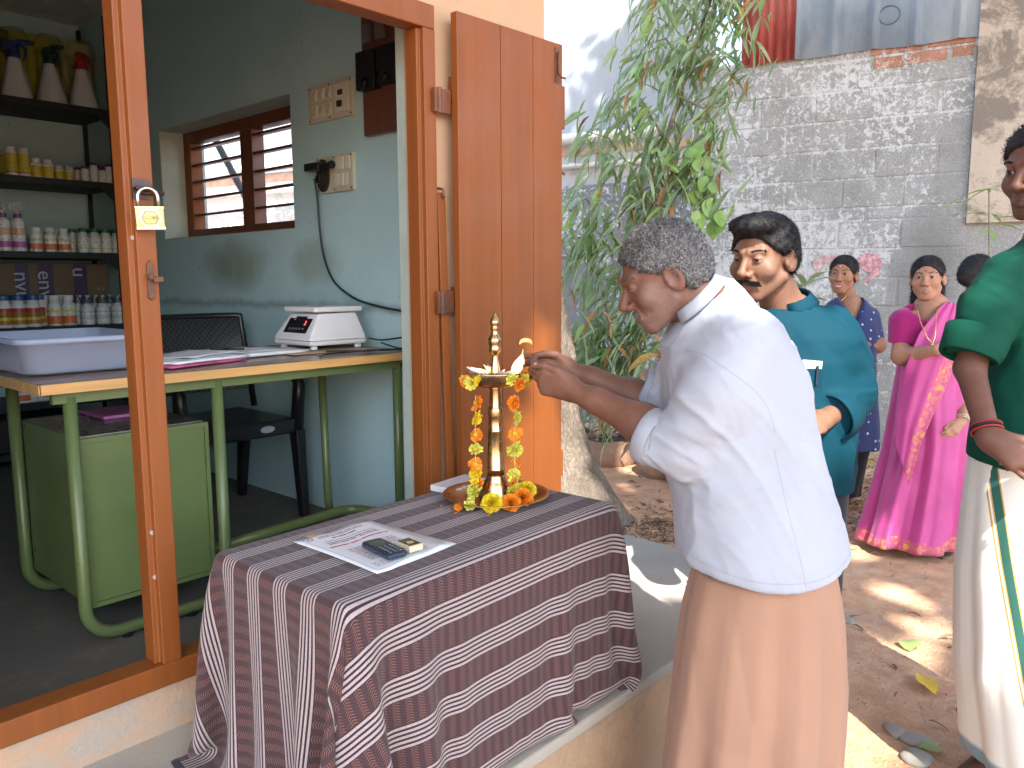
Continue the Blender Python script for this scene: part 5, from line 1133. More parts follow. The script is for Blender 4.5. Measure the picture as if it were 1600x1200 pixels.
def sleeve_shape(P_, pts, rs, cut=None, k=.02):
    d = None
    for i in range(len(pts)-1):
        e = cap(P_, pts[i], pts[i+1], rs[i], rs[i+1]); d = e if d is None else smin(d, e, k)
    return d
def halfspace(P_, o, n): n = np.array(n, float); n /= np.linalg.norm(n); return (P_-np.array(o))@n
def tabrow(v, u0, u1, D, ry, dy=0):       # a row for column(): silhouette u0..u1 at image height v, D deep, half depth ry
    a, b = Pn(u0, v, D), Pn(u1, v, D); c = (a+b)/2; return (c[2], c@nR, c@nF+dy, np.linalg.norm(b-a)/2, ry)
def skirt(name, rows, mt, parent, nseg=120, fold=((9, .4, .006), (17, 1.3, .003)), seed=1, ax=None, ay=None, attr=None, pw=2.1, noise=0):
    """hanging cloth made of horizontal rings; folds deepen towards the hem"""
    rows = sorted(rows); ax = nR if ax is None else ax; ay = nF if ay is None else ay; rg = np.random.default_rng(seed); K = 60; z = np.linspace(rows[0][0], rows[-1][0], K); T = np.array(rows); th = np.linspace(0, 2*PI, nseg, endpoint=False); V = []
    for i, zz in enumerate(z):
        cx_, cy_, rx, ry = [np.interp(zz, T[:, 0], T[:, k]) for k in (1, 2, 3, 4)]; dn = 1-(zz-z[0])/(z[-1]-z[0]); m = 0
        for (fr, ph, am) in fold: w_ = np.sin(th*fr+ph+.5*np.sin(th*2+ph)+.35*np.sin(zz*5+ph)*dn); m = m+am*(.15+.95*dn**.8)*np.sign(w_)*np.abs(w_)**.8
        c, s_ = np.cos(th), np.sin(th); k = (np.abs(c)**pw+np.abs(s_)**pw)**(-1/pw); x = cx_+(rx*k+m)*c; y = cy_+(ry*k+m)*s_; V.append(x[:, None]*ax+y[:, None]*ay+np.array([0, 0, 1.])*(zz+.006*np.sin(th*3+seed)*(dn > .97))[:, None])
    V = np.concatenate(V); ii = np.arange(K*nseg).reshape(K, nseg); Fq = np.stack([ii[:-1], np.roll(ii[:-1], -1, 1), np.roll(ii[1:], -1, 1), ii[1:]], -1).reshape(-1, 4)
    if noise: V = folds(V, normals(V, Fq)*-1, noise, ax*.9+ay*.3, nU*1.0+ax*.25, 9, 1.3, seed, mask=np.repeat(.35+.65*(1-(z-z[0])/(z[-1]-z[0])), nseg))
    at = attr(V, th, z) if attr else None; o = npmesh(name, V, Fq, mt, parent, col=at); s2 = o.modifiers.new('t', 'SOLIDIFY'); s2.thickness = .002; return o, V, Fq
def person(loc, label, **k): return thing('person', loc, label, 'person', **k)
def largest(V, Fq):
    L = np.arange(len(V))
    for _ in range(400):
        m = L[Fq].min(1); L2 = L.copy()
        for k in range(4): np.minimum.at(L2, Fq[:, k], m)
        L2 = L2[L2]
        if (L2 == L).all(): break
        L = L2
    b = np.bincount(L).argmax(); keep = L == b; new = np.cumsum(keep)-1; return V[keep], new[Fq[keep[Fq[:, 0]]]]
def cloth_mesh(name, f, lo, hi, h, mt, parent, fl=(), col=None, rl=1):
    V, Fq = nets(f, lo, hi, h); V, Fq = largest(V, Fq); V = relax(V, Fq, rl); N_ = normals(V, Fq)
    for q in fl:
        mk = q.pop('mask', None); V = folds(V, N_, mask=1 if mk is None else mk(V), **q); q['mask'] = mk
    return npmesh(name, V, Fq, mt, parent, col=col(V) if col else None), V, Fq
def collar(name, H, mt, parent, pts, h=.034, lean=.25, thick=.004):
    """folded shirt collar: a band following pts round the neck, its leaf turned down outside"""
    pts = [Vector(p) for p in pts]; cen = sum(pts, Vector())/len(pts); m = MB(); R_ = []
    up = Vector(H)
    for p in pts:
        o = (p-cen); o = (o-up*o.dot(up)).normalized(); R_.append([p-o*.002, p+up*h*.85-o*.003, p+up*h+o*.001, p+up*h*.9+o*.005, p+up*h*.35+o*.012, p-up*h*.10+o*.018, p-up*h*.12+o*.015, p+up*h*.3+o*.008])
    n = len(R_[0]); b = 0
    for r_ in R_: m.v.extend([tuple(q) for q in r_])
    for i in range(len(R_)-1):
        for j in range(n): j2 = (j+1) % n; m.f.append((i*n+j, i*n+j2, (i+1)*n+j2, (i+1)*n+j)); m.m.append(0)
    m.f.append(tuple(range(n))); m.f.append(tuple((len(R_)-1)*n+j for j in reversed(range(n)))); m.m.extend([0, 0]); return m.build(name, mt, parent, smooth=True, bevel=0)
# ------------------------------------------------------------------ the man lighting the lamp
def man_white():
    SK = m_skin('dark brown skin', (.185, .090, .060), (.15, .055, .05), (.34, .30, .28), bk=.28); WH = m_cloth('white cotton shirt', (.45, .49, .57), tr=.12); PE = m_cloth('peach cotton dhoti', (.42, .245, .165), tr=.08)
    t = person((2.05, .82, 0), 'man with curly grey hair in white shirt and peach dhoti bending to light the lamp')
    Dh = 1.93
    a = R(23); fwd = -nR*math.cos(a)-nU*math.sin(a)+nF*.0; up = nU*math.cos(a)-nR*math.sin(a)
    M = basis(fwd, up); ear = Pn(1052, 433, Dh-.075); c = ear-M@np.array([-.0785, -.010, -.002]); H = Head(c, fwd, up, 1.03, slit=.0009, jaw=1.05, nose=1.0)
    neck = [(H.w((0, -.030, -.030)), Pn(1100, 480, 1.93), .054, .056, .04), (Pn(1100, 480, 1.93), Pn(1150, 560, 1.94), .058, .07, .05)]
    # arms: near (his left) and far (his right)
    s1, e1, w1 = Pn(1140, 575, 1.78), Pn(1066, 694, 1.84), Pn(902, 611, 2.01); s2, e2, w2 = Pn(1120, 540, 2.10), Pn(1040, 640, 2.12), Pn(896, 580, 2.16)
    d1 = Pn(845, 594, 2.03)-w1; d2 = Pn(840, 572, 2.15)-w2
    curl1 = [(.60, .60, .35), (.75, .85, .5), (.85, 1.0, .5), (.95, 1.05, .55)]; h1 = hand(w1, d1, -nF*.90-nU*.30, curl1, [(.93, .40, -.10), (1, .04, .0), (1, -.30, .05)], side=1, sc=1.03)
    curl2 = [(.25, .35, .25), (.40, .55, .35), (.55, .75, .45), (.65, .85, .45)]; h2 = hand(w2, d2, nF*.75+nU*.1, curl2, [(.86, .45, .15), (.98, .0, .2), (1, -.3, .2)], side=-1, sc=.95)
    am = (w1+(e1-w1)*.45); arm1 = [(s1, e1, .062, .046, .03), (e1, e1+(w1-e1)*.35, .046, .046, .03), (e1+(w1-e1)*.35, e1+(w1-e1)*.8, .046, .031, .03), (e1+(w1-e1)*.8, w1+(d1/np.linalg.norm(d1))*.02, .031, .0265, .02)]
    arm2 = [(s2, e2, .062, .044, .03), (e2, e2+(w2-e2)*.35, .044, .042, .03), (e2+(w2-e2)*.35, e2+(w2-e2)*.8, .042, .030, .03), (e2+(w2-e2)*.8, w2+(d2/np.linalg.norm(d2))*.02, .030, .026, .02)]
    fh = lambda p: smin(H.sdf(p), limbs(p, neck), .02)
    V1 = nets(lambda p: np.maximum(fh(p), halfspace(p, Pn(1120, 500, 1.93), Pn(1150, 560, 1.93)-Pn(1100, 480, 1.93))), H.c-.17, H.c+.19, .0026)
    fa1 = lambda p: np.maximum(limbs(p, arm1+h1), -halfspace(p, s1, e1-s1)-.0); lo, hi = bounds(arm1+h1); A1 = nets(fa1, lo, hi, .0028)
    fa2 = lambda p: limbs(p, arm2+h2); lo, hi = bounds(arm2+h2); A2 = nets(fa2, lo, hi, .0030)
    pel = Pn(1190, 900, 1.95); fl = pel.copy(); trunk = [(Pn(1150, 560, 1.94), Pn(1180, 720, 1.95), .12, .12, .06), (Pn(1180, 720, 1.95), pel, .12, .13, .06)]
    g1 = np.array([pel[0]-.02, pel[1]-.10, 0]); hips = [(pel-nF*.08, pel-nF*.08+np.array([0, 0, -.42]), .085, .06, .05), (pel-nF*.08+np.array([0, 0, -.42]), np.array([*(pel-nF*.08)[:2], .09]), .055, .04, .03), (np.array([*(pel-nF*.08)[:2], .05]), np.array([*(pel-nF*.08-nR*.15)[:2], .035]), .04, .03, .02),
            (pel+nF*.08, pel+nF*.08+np.array([0, 0, -.42]), .085, .06, .05), (pel+nF*.08+np.array([0, 0, -.42]), np.array([*(pel+nF*.08)[:2], .09]), .055, .04, .03), (np.array([*(pel+nF*.08)[:2], .05]), np.array([*(pel+nF*.08-nR*.15)[:2], .035]), .04, .03, .02)]
    lo, hi = bounds(trunk+hips); Tt = nets(lambda p: limbs(p, trunk+hips), lo, hi, .012)
    V, Fq = join([V1, A1, A2, Tt]); V = relax(V, Fq, 1, .4); at = H.attrs(V); body = npmesh('body', V, Fq, SK, t, col=at)
    H.eyes(t, (0, .8, -.5)); H.brow(t, HAIRG, .004, 46)
    # hair: grey curls over a dark base
    hf = H.hairfield(line=.070, back=-.052, thick=.011, side=.004, arch=.010); HV = nets(lambda p: hf(p)+.003*vnoise(p*130), H.c-.16, H.c+.16, .004); npmesh('hair', HV[0], HV[1], HAIRG, t)
    curls(H, HV, 15000, HAIRS, t, L=.011, seed=3, wid=.0009)
    m = MB(); rg = random.Random(3)       # moustache
    for sx in (-1, 1):
        for i in range(70): x = rg.uniform(.0, .024); p0 = H.w((sx*x, .0965-x*x*14, -.0525+rg.uniform(-.004, .004))); p1 = H.w((sx*(x+.004), .0955-x*x*15, -.061+rg.uniform(-.002, .002))); m.tube([p0, p1], .0006, 3)
    o = m.build('moustache', mat('grey moustache hair', (.15, .14, .14), .5, 0, .4, 90), t); o['kind'] = 'stuff'
    # finger nail of the near thumb
    a_, b_ = h1[-1][0], h1[-1][1]; m = MB(); m.sphere(a_+(b_-a_)*.80-nF*.0050+nU*.0042, .0062, 10, 8, None, (1, .8, .7)); m.build('thumb_nail', mat('nail', (.42, .25, .2), .3), t, smooth=True)
    # shirt
    T = [tabrow(935, 1080, 1312, 1.94, .195), tabrow(905, 1070, 1316, 1.94, .20), tabrow(850, 1058, 1314, 1.94, .205), tabrow(780, 1050, 1292, 1.94, .205), tabrow(700, 1048, 1270, 1.94, .205), tabrow(640, 1044, 1256, 1.94, .21), tabrow(580, 1042, 1250, 1.94, .205), tabrow(540, 1040, 1232, 1.94, .185), tabrow(505, 1058, 1205, 1.94, .14), tabrow(478, 1075, 1172, 1.94, .10), tabrow(455, 1090, 1155, 1.94, .065), tabrow(438, 1104, 1140, 1.94, .045)]
    slv1 = [Pn(1165, 545, 1.80), Pn(1120, 620, 1.775), Pn(1070, 694, 1.825), Pn(1030, 690, 1.865)]; slv2 = [Pn(1150, 540, 2.06), Pn(1075, 590, 2.10), Pn(1030, 618, 2.12), Pn(1014, 612, 2.13)]
    ax1 = w1-e1; ax2 = w2-e2; cut1 = Pn(1022, 684, 1.86); cut2 = Pn(1016, 612, 2.13)
    def sh(p):
        d = column(p, T, nR, nF, (0, 0, 0), 2.3); a_ = sleeve_shape(p, slv1, [.088, .082, .070, .064]); a_ = smax(a_, halfspace(p, cut1, ax1), .004); b_ = sleeve_shape(p, slv2, [.085, .075, .062, .058]); b_ = smax(b_, halfspace(p, cut2, ax2), .004)
        d = smin(d, a_, .035); d = smin(d, b_, .04); x = p@nR; x0 = Pn(1180, 930, 1.94)@nR; zh = Pn(1180, 927, 1.74)[2]+.55*np.maximum(0, np.abs(x-x0)-.03)**1.6; d = smax(d, zh-p[:, 2], .004)
        d = smax(d, -cap(p, H.w((0, -.03, -.06)), Pn(1098, 462, 1.93)-0*nU, .050, .060), .01)
        return smax(d, -(cap(p, e1, w1, .049, .03)), .003) if False else d
    lo = Pn(1180, 940, 1.94)-np.array([.42, .42, .06]); hi = Pn(1180, 700, 1.94)+np.array([.42, .42, .55])
    rm = lambda V: np.clip((V[:, 2]-.70)/.05, .1, 1)
    dsl = (e1-s1)/np.linalg.norm(e1-s1); WS = WH.node_tree; nt_ = WS; at_ = nt_.nodes.new('ShaderNodeAttribute'); at_.attribute_name = 'seam'; mm_ = nt_.nodes.new('ShaderNodeMath'); mm_.operation = 'ABSOLUTE'; nt_.links.new(at_.outputs['Fac'], mm_.inputs[0]); m2_ = nt_.nodes.new('ShaderNodeMapRange'); m2_.inputs[1].default_value = .0008; m2_.inputs[2].default_value = .0022; m2_.inputs[3].default_value = .84; m2_.inputs[4].default_value = 1.0; nt_.links.new(mm_.outputs[0], m2_.inputs[0]); bs_ = [n for n in nt_.nodes if n.type == 'BSDF_PRINCIPLED'][0]; lk = bs_.inputs['Base Color'].links[0]; src = lk.from_socket; vm_ = nt_.nodes.new('ShaderNodeMix'); vm_.data_type = 'RGBA'; vm_.blend_type = 'MULTIPLY'; vm_.inputs[0].default_value = 1; nt_.links.new(src, vm_.inputs[6]); nt_.links.new(m2_.outputs[0], vm_.inputs[7]); nt_.links.new(vm_.outputs[2], bs_.inputs['Base Color'])
    def seams(V):
        x0 = Pn(1180, 930, 1.94)@nR; zh = Pn(1180, 927, 1.74)[2]+.55*np.maximum(0, np.abs(V@nR-x0)-.03)**1.6; a_ = V[:, 2]-zh-.022
        b_ = np.where((V@nF < Pn(1150, 560, 1.86)@nF) & (V[:, 2] > Pn(1150, 668, 1.8)[2]), np.linalg.norm(V-Pn(1052, 700, 1.80), axis=1)-.222, 9); c_ = np.full(len(V), 9.)
        s3 = np.where((V[:, 2] < Pn(1180, 690, 1.8)[2]) & (V@nF < Pn(1150, 560, 1.9)@nF), (V-Pn(1215, 780, 1.8))@(nR*.97+nU*.22), 9)
        A_ = np.stack([a_, b_, c_, s3], 1); return dict(seam=A_[np.arange(len(V)), np.abs(A_).argmin(1)])
    sr, vr, Fr = cloth_mesh('shirt', sh, lo, hi, .0048, WH, t, [dict(amp=.009, across=(nU*.6+nR*.7), along=(nU*.7-nR*.7), fa=11, fl=2.2, seed=1, mask=rm), dict(amp=.004, across=(nU*.9-nR*.3), along=nR, fa=19, fl=4, seed=5, mask=rm), dict(amp=.0015, across=(nU*.5+nR*.8), along=(nU*.8-nR*.5), fa=42, fl=7, seed=11, mask=rm), dict(amp=.010, across=(e1-s1), along=np.cross(e1-s1, nF), fa=24, fl=4, seed=2, mask=lambda V: np.exp(-((np.linalg.norm(V-e1, axis=1)/.11)**2))),
        dict(amp=.010, across=nU-nR*.6, along=nR+nU*.5, fa=16, fl=2.5, seed=9, mask=lambda V: np.exp(-((np.linalg.norm(V-Pn(1110, 720, 1.8), axis=1)/.13)**2)))], rl=2, col=seams)
    # rolled cuffs, collar, seams
    def cuff(name, c, ax_, r0, L=.03, rolls=3, sq=1.0):
        ax_ = ax_/np.linalg.norm(ax_); m = MB(); x = np.cross(ax_, nU); x /= np.linalg.norm(x); y = np.cross(ax_, x); N = 36
        for k in range(rolls):
            rr = [];
            for q, e in ((0, -.004), (.15, .002), (.5, .004), (.85, .002), (1, -.004), (.85, -.007), (.2, -.007)):
                rr.append([c+ax_*(L*(q-.6)+.004*k+.003*math.sin(2*t_+k*2))+(x*math.cos(t_)*sq+y*math.sin(t_))*(r0+.0035*k+e+.0025*math.sin(3*t_+k*1.7)) for t_ in [2*PI*j/N for j in range(N)]])
            b0 = len(m.v); m.loft([[tuple(p) for p in r_] for r_ in rr], cap=False)
            n_ = N; [m.f.append((b0+6*n_+j, b0+6*n_+(j+1) % n_, b0+(j+1) % n_, b0+j)) or m.m.append(0) for j in range(n_)]
        return m.build(name, WH, t, smooth=True)
    cuff('cuff', cut1+ax1/np.linalg.norm(ax1)*.004, ax1, .058, .040); cuff('cuff', cut2+ax2/np.linalg.norm(ax2)*.004, ax2, .052, .034)
    nb_ = []
    for k in range(15):
        th = -2.5+5.0*k/14; back = np.cos(th); cc = Pn(1090, 472, 1.93); lat = -nF; nb_.append(cc+(nR*.72+nU*.69)*(back*.070)+lat*(math.sin(th)*.070))
    collar('collar', tuple(-nR*.69+nU*.72), WH, t, nb_, h=.025)
    # peach dhoti
    rows = [tabrow(880, 1085, 1296, 1.94, .165), tabrow(950, 1066, 1304, 1.94, .185), tabrow(1050, 1050, 1304, 1.94, .205), tabrow(1200, 1032, 1292, 1.94, .22), tabrow(1300, 1026, 1286, 1.94, .22)]
    r0_ = rows[-1]; rows.append((.03, r0_[1]-.0, r0_[2], r0_[3]*1.0, .225)); skirt('dhoti', rows, PE, t, 260, ((3, 2.6, .014), (5, 2.2, .014), (9, .5, .011), (17, 1.0, .004)), 3, noise=.014)
    # match box striker and stick in the fingers
    mt_ = thing('match_packet', tuple(Pn(815, 585, 2.10)), 'small dark brown packet held between the fingertips beside the flame', 'packet'); A_ = Pn(806, 583, 2.105); B_ = Pn(832, 590, 2.095)
    m = MB(); m.bar(A_, B_, .010, .004); m.bar(A_+(B_-A_)*.4, B_, .014, .006); m.build('folded_paper', mat('dark brown paper', (.06, .025, .02), .6, 0, .5, 200), mt_)
    return t, H
man_white()

def finish_body(t, H, SK, pieces, it=1):
    V, Fq = join(pieces); V = relax(V, Fq, it, .4); return npmesh('body', V, Fq, SK, t, col=H.attrs(V))
def legs(pel, foot_dir, gap=.085, z0=0, r_=1.0, lat=None):
    lat = nR if lat is None else lat; out = []
    for sx in (-1, 1):
        a = pel+lat*gap*sx; k = np.array([a[0], a[1], pel[2]*.52]); an = np.array([a[0], a[1], .085+z0]); out += [(a, k, .085*r_, .058*r_, .05), (k, an, .055*r_, .037*r_, .03), (np.array([a[0], a[1], .05+z0]), np.array([a[0], a[1], .03+z0])+foot_dir*.15, .038, .028, .02)]
    return out
# ------------------------------------------------------------------ man in the teal shirt behind him
def man_teal():
    SK = m_skin('brown skin', (.21, .110, .070), (.25, .09, .08), (.05, .035, .03), bk=.35); TE = m_cloth('teal shirt', (.001, .040, .064), .75, 0, var=.04); BK = m_cloth('dark trousers', (.02, .02, .03))
    t = person((2.75, 1.15, 0), 'moustached man in teal shirt looking over the shoulder of the bending man')
    D = 2.42; y_ = R(48); fwd = -nR*math.sin(y_)-nF*math.cos(y_)-nU*.12; up = nU+nR*.03-nF*.02; M = basis(fwd, up)
    c = Pn(1192, 405, D); H = Head(c, fwd, up, 1.07, slit=.0019, jaw=1.10, cheek=1.15, nose=1.05)
    nb = Pn(1232, 500, 2.50); neck = [(H.w((0, -.025, -.03)), nb, .058, .064, .04), (nb, Pn(1250, 560, 2.5), .060, .07, .05)]
    V1 = nets(lambda p: np.maximum(smin(H.sdf(p), limbs(p, neck), .02), halfspace(p, nb-nU*.04, -nU)), H.c-.19, H.c+.19, .0028)
    s1, e1, w1 = Pn(1306, 520, 2.50), Pn(1338, 622, 2.48), Pn(1288, 655, 2.34)
    h1 = hand(w1, Pn(1265, 668, 2.22)-w1, nR*.3-nF*.6+nU*.5, [(.4, .6, .3)]*4, [(.8, .5, .3), (1, .1, .2), (1, 0, .1)], side=1, sc=.95)
    arm1 = [(s1, e1, .055, .042, .03), (e1, w1, .042, .029, .03)]; lo, hi = bounds(arm1+h1); A1 = nets(lambda p: limbs(p, arm1+h1), lo, hi, .0045)
    pel = Pn(1262, 730, 2.52); tr = [(nb, Pn(1255, 600, 2.52), .09, .12, .05), (Pn(1255, 600, 2.52), pel, .12, .13, .05)]; L = legs(pel, fwd*np.array([1, 1, 0]), .05, 0, .8); lo, hi = bounds(tr+L); B_ = nets(lambda p: limbs(p, tr+L), lo, hi, .012)
    finish_body(t, H, SK, [V1, A1, B_]); H.eyes(t, (-.15, 1, -.25)); H.brow(t, HAIRB, .006, 90, 2)
    hf = H.hairfield(line=.072, back=-.06, thick=.011, side=-.002, arch=.014)
    def hq(p):
        q = H.loc(p); d = hf(p); top = ell(q, (.0, .045, .098), (.070, .062, .032)); return smin(d, top*H.s, .02)+.0018*vnoise(p*np.array([60, 60, 60]))
    HV = nets(hq, H.c-.17, H.c+.17, .004); npmesh('hair', HV[0], HV[1], HAIRB, t)
    cmb = lambda V: (lambda q: ((np.stack([np.where(q[:, 0] > -.03, 1, -.4)*np.ones(len(q)), -.35-q[:, 1]*3, -.5+0*q[:, 0]], 1))@H.M.T))(H.loc(V))
    curls(H, HV, 7000, HAIRT, t, L=.022, seed=5, curl=.12, dirf=cmb, wid=.0012)
    m = MB(); rg = random.Random(4)
    for sx in (-1, 1):
        for i in range(280): x = rg.uniform(.001, .036); p0 = H.w((sx*x, .0985-x*x*13, -.0490-x*.14+rg.uniform(-.006, .005)*(1-x*14))); p1 = H.w((sx*(x+.007), .0970-x*x*15, -.060-x*.18)); m.tube([p0, p1], .0009, 3)
    o = m.build('moustache', HAIRB, t); o['kind'] = 'stuff'
    T = [tabrow(760, 1195, 1325, 2.52, .15), tabrow(700, 1190, 1330, 2.52, .155), tabrow(620, 1185, 1335, 2.52, .16), tabrow(560, 1180, 1338, 2.52, .165), tabrow(525, 1180, 1338, 2.52, .155), tabrow(500, 1185, 1325, 2.52, .13), tabrow(484, 1195, 1290, 2.51, .10), tabrow(474, 1208, 1268, 2.5, .075)]
    sl = [Pn(1295, 515, 2.50), Pn(1322, 565, 2.50), Pn(1326, 622, 2.47), Pn(1300, 650, 2.38)]; sl2 = [Pn(1205, 520, 2.48), Pn(1180, 600, 2.42), Pn(1185, 660, 2.35)]
    cu = Pn(1300, 652, 2.375); ca = w1-e1
    def sh(p):
        d = column(p, T, nR, nF, (0, 0, 0), 2.3); a_ = sleeve_shape(p, sl, [.078, .072, .070, .066]); a_ = smax(a_, halfspace(p, cu, ca), .004); d = smin(d, a_, .025); d = smin(d, sleeve_shape(p, sl2, [.075, .068, .06]), .03)
        return smax(d, -cap(p, H.w((0, -.03, -.05)), nb+nU*.025, .054, .062), .008)
    lo = Pn(1255, 780, 2.5)-np.array([.40, .40, .02]); hi = Pn(1255, 600, 2.5)+np.array([.40, .40, .34])
    TE.node_tree
    def mk(c_, r_): return lambda V: np.exp(-((np.linalg.norm(V-c_, axis=1)/r_)**2))
    cloth_mesh('shirt', sh, lo, hi, .0065, TE, t, [dict(amp=.009, across=nR*.8+nU*.5, along=nU-nR*.3, fa=13, fl=2.2, seed=3), dict(amp=.010, across=nU, along=nR, fa=22, fl=4, seed=6, mask=mk(Pn(1345, 610, 2.45), .12)), dict(amp=.006, across=nU*.7+nR*.7, along=nR-nU, fa=26, fl=4, seed=8, mask=mk(Pn(1320, 520, 2.5), .15))], rl=2)
    ax_ = ca/np.linalg.norm(ca); x = np.cross(ax_, nU); x /= np.linalg.norm(x); y = np.cross(ax_, x); m = MB(); N = 32; cc = cu-ax_*.01
    m.loft([[tuple(cc+ax_*q+(x*math.cos(a)+y*math.sin(a))*(r_+.002*math.sin(3*a))) for a in [2*PI*j/N for j in range(N)]] for q, r_ in ((-.055, .068), (-.053, .074), (.0, .073), (.022, .073), (.025, .070), (.022, .064), (-.02, .063))], cap=False); m.build('cuff', TE, t, smooth=True)
    dn = (H.w((0, -.03, -.03))-nb); dn /= np.linalg.norm(dn); nb_ = []
    for k in range(15):
        th = -2.55+5.1*k/14; f2 = np.array([fwd[0], fwd[1], 0]); f2 /= np.linalg.norm(f2); lt = np.cross(nU, f2); nb_.append(nb+nU*.066-f2*math.cos(th)*.070+lt*math.sin(th)*.072-nU*.026*(1-math.cos(th)))
    collar('collar', tuple(dn), TE, t, nb_, h=.038)
    # pocket with a card sticking out
    pk = Pn(1265, 590, 2.365); f2 = -nF*.85-nR*.3; M_ = frame(pk, tuple(nR*.95-nF*.2), (0, 0, 1)); m = MB(); m.box(-.035, .035, -.055, .03, -.004, .006, None, M_); m.build('pocket', TE, t, bevel=.004)
    m = MB(); m.box(-.026, .030, -.03, .052, .004, .0055, None, M_ @ Matrix.Rotation(R(-4), 4, 'Z')); m.build('card', mat('pale printed card', (.55, .68, .62), .5, 0, .2, 60), t)
    m = MB(); m.tube([M_ @ Vector(q) for q in ((.018, -.02, .009), (.020, .036, .009))], .004, 8); m.build('pen', mat('dark pen', (.02, .03, .05), .3), t)
    rows = [tabrow(735, 1198, 1322, 2.53, .15)]; b = rows[0]; rows.append((.05, b[1], b[2], b[3]*.95, .14)); skirt('trousers', rows, BK, t, 64, ((2, 0, .01),), 5)
man_teal()
# ------------------------------------------------------------------ man in the green shirt at the right edge
def man_green():
    SK = m_skin('deep brown skin', (.135, .062, .042), (.12, .045, .04), (.02, .015, .015), bk=.3); GR = m_cloth('dark green shirt', (.004, .064, .040), .75, 0, var=.05)
    t = person((2.6, .3, 0), 'man in rolled sleeve green shirt and cream dhoti cut off by the right edge')
    y_ = R(58); fwd = -nR*math.sin(y_)-nF*math.cos(y_)*.8-nU*.12; up = nU; D = 2.15
    H = Head(Pn(1630, 268, D), fwd, up, 1.08, slit=.003, nose=1.05, jaw=1.0)
    nb = Pn(1655, 380, D+.03); neck = [(H.w((0, -.025, -.03)), nb, .058, .064, .04)]
    V1 = nets(lambda p: smin(H.sdf(p), limbs(p, neck), .02), H.c-.19, H.c+.19, .003)
    s1, e1, w1 = Pn(1562, 440, 2.10), Pn(1515, 575, 2.08), Pn(1545, 684, 1.98)
    d1 = Pn(1600, 722, 1.93)-w1; h1 = hand(w1, d1, -nF*.6-nR*.5+nU*.3, [(.25, .35, .2), (.3, .4, .2), (.35, .45, .25), (.4, .5, .3)], [(.8, .5, .25), (1, .1, .15), (1, -.1, .1)], side=-1, sc=1.0)
    arm1 = [(s1, e1, .046, .037, .015), (e1, w1, .036, .026, .015), (w1, w1+d1/np.linalg.norm(d1)*.02, .027, .028, .02)]; lo, hi = bounds(arm1+h1); A1 = nets(lambda p: limbs(p, arm1+h1), lo, hi, .0035)
    s2, e2, w2 = Pn(1740, 450, 2.2), Pn(1770, 610, 2.1), Pn(1668, 700, 1.96); h2 = hand(w2, Pn(1605, 715, 1.92)-w2, -nF*.7+nU*.4, [(.3, .4, .2)]*4, [(.8, .5, .2), (1, .1, .1), (1, 0, .1)], side=1)
    arm2 = [(s2, e2, .06, .048, .03), (e2, w2, .048, .03, .03)]; lo, hi = bounds(arm2+h2); A2 = nets(lambda p: limbs(p, arm2+h2), lo, hi, .007)
    pel = Pn(1640, 730, 2.2); f2 = np.array([fwd[0], fwd[1], 0]); tr = [(nb, Pn(1645, 560, 2.2), .09, .13, .05), (Pn(1645, 560, 2.2), pel, .12, .13, .05)]; L = legs(pel, f2); lo, hi = bounds(tr+L); B_ = nets(lambda p: limbs(p, tr+L), lo, hi, .014)
    finish_body(t, H, SK, [V1, A1, A2, B_]); H.eyes(t, (0, 1, -.3)); H.brow(t, HAIRB, .006, 80, 3)
    hf = H.hairfield(line=.068, back=-.055, thick=.012); HV = nets(lambda p: hf(p)+.003*vnoise(p*70), H.c-.17, H.c+.17, .005); npmesh('hair', HV[0], HV[1], HAIRB, t); curls(H, HV, 2500, HAIRB, t, L=.022, seed=6, curl=.6, wid=.001)
    T = [tabrow(738, 1522, 1760, 2.18, .15), tabrow(700, 1528, 1755, 2.18, .155), tabrow(620, 1540, 1750, 2.18, .16), tabrow(540, 1545, 1755, 2.18, .165), tabrow(470, 1545, 1760, 2.18, .16), tabrow(430, 1548, 1755, 2.18, .14), tabrow(400, 1568, 1740, 2.18, .11), tabrow(380, 1600, 1705, 2.17, .08), tabrow(368, 1620, 1690, 2.16, .06)]
    sl = [Pn(1578, 436, 2.11), Pn(1545, 495, 2.09), Pn(1512, 575, 2.075)]; cu = Pn(1514, 552, 2.075); ca = e1-s1
    def sh(p):
        d = column(p, T, nR, nF, (0, 0, 0), 2.3); a_ = sleeve_shape(p, sl, [.078, .074, .066]); a_ = smax(a_, halfspace(p, cu, ca), .004); d = smin(d, a_, .03); d = smin(d, sleeve_shape(p, [s2, e2], [.075, .07]), .03)
        zh = Pn(1560, 728, 2.15)[2]; d = smax(d, zh-.012*np.sin(p@nR*14)-p[:, 2], .004); return smax(d, -cap(p, H.w((0, -.03, -.05)), nb+nU*.03, .054, .064), .008)
    lo = Pn(1640, 760, 2.2)-np.array([.45, .45, .02]); hi = Pn(1640, 560, 2.2)+np.array([.45, .45, .42])
    mk = lambda c_, r_: (lambda V: np.exp(-((np.linalg.norm(V-c_, axis=1)/r_)**2)))
    cloth_mesh('shirt', sh, lo, hi, .0065, GR, t, [dict(amp=.009, across=nR*.9+nU*.3, along=nU-nR*.2, fa=12, fl=2, seed=13), dict(amp=.007, across=nU*.8+nR*.5, along=nR, fa=22, fl=4, seed=16, mask=mk(Pn(1540, 500, 2.05), .14))], rl=2)
    ax_ = ca/np.linalg.norm(ca); x = np.cross(ax_, nU); x /= np.linalg.norm(x); y = np.cross(ax_, x); m = MB(); N = 32; cc = cu
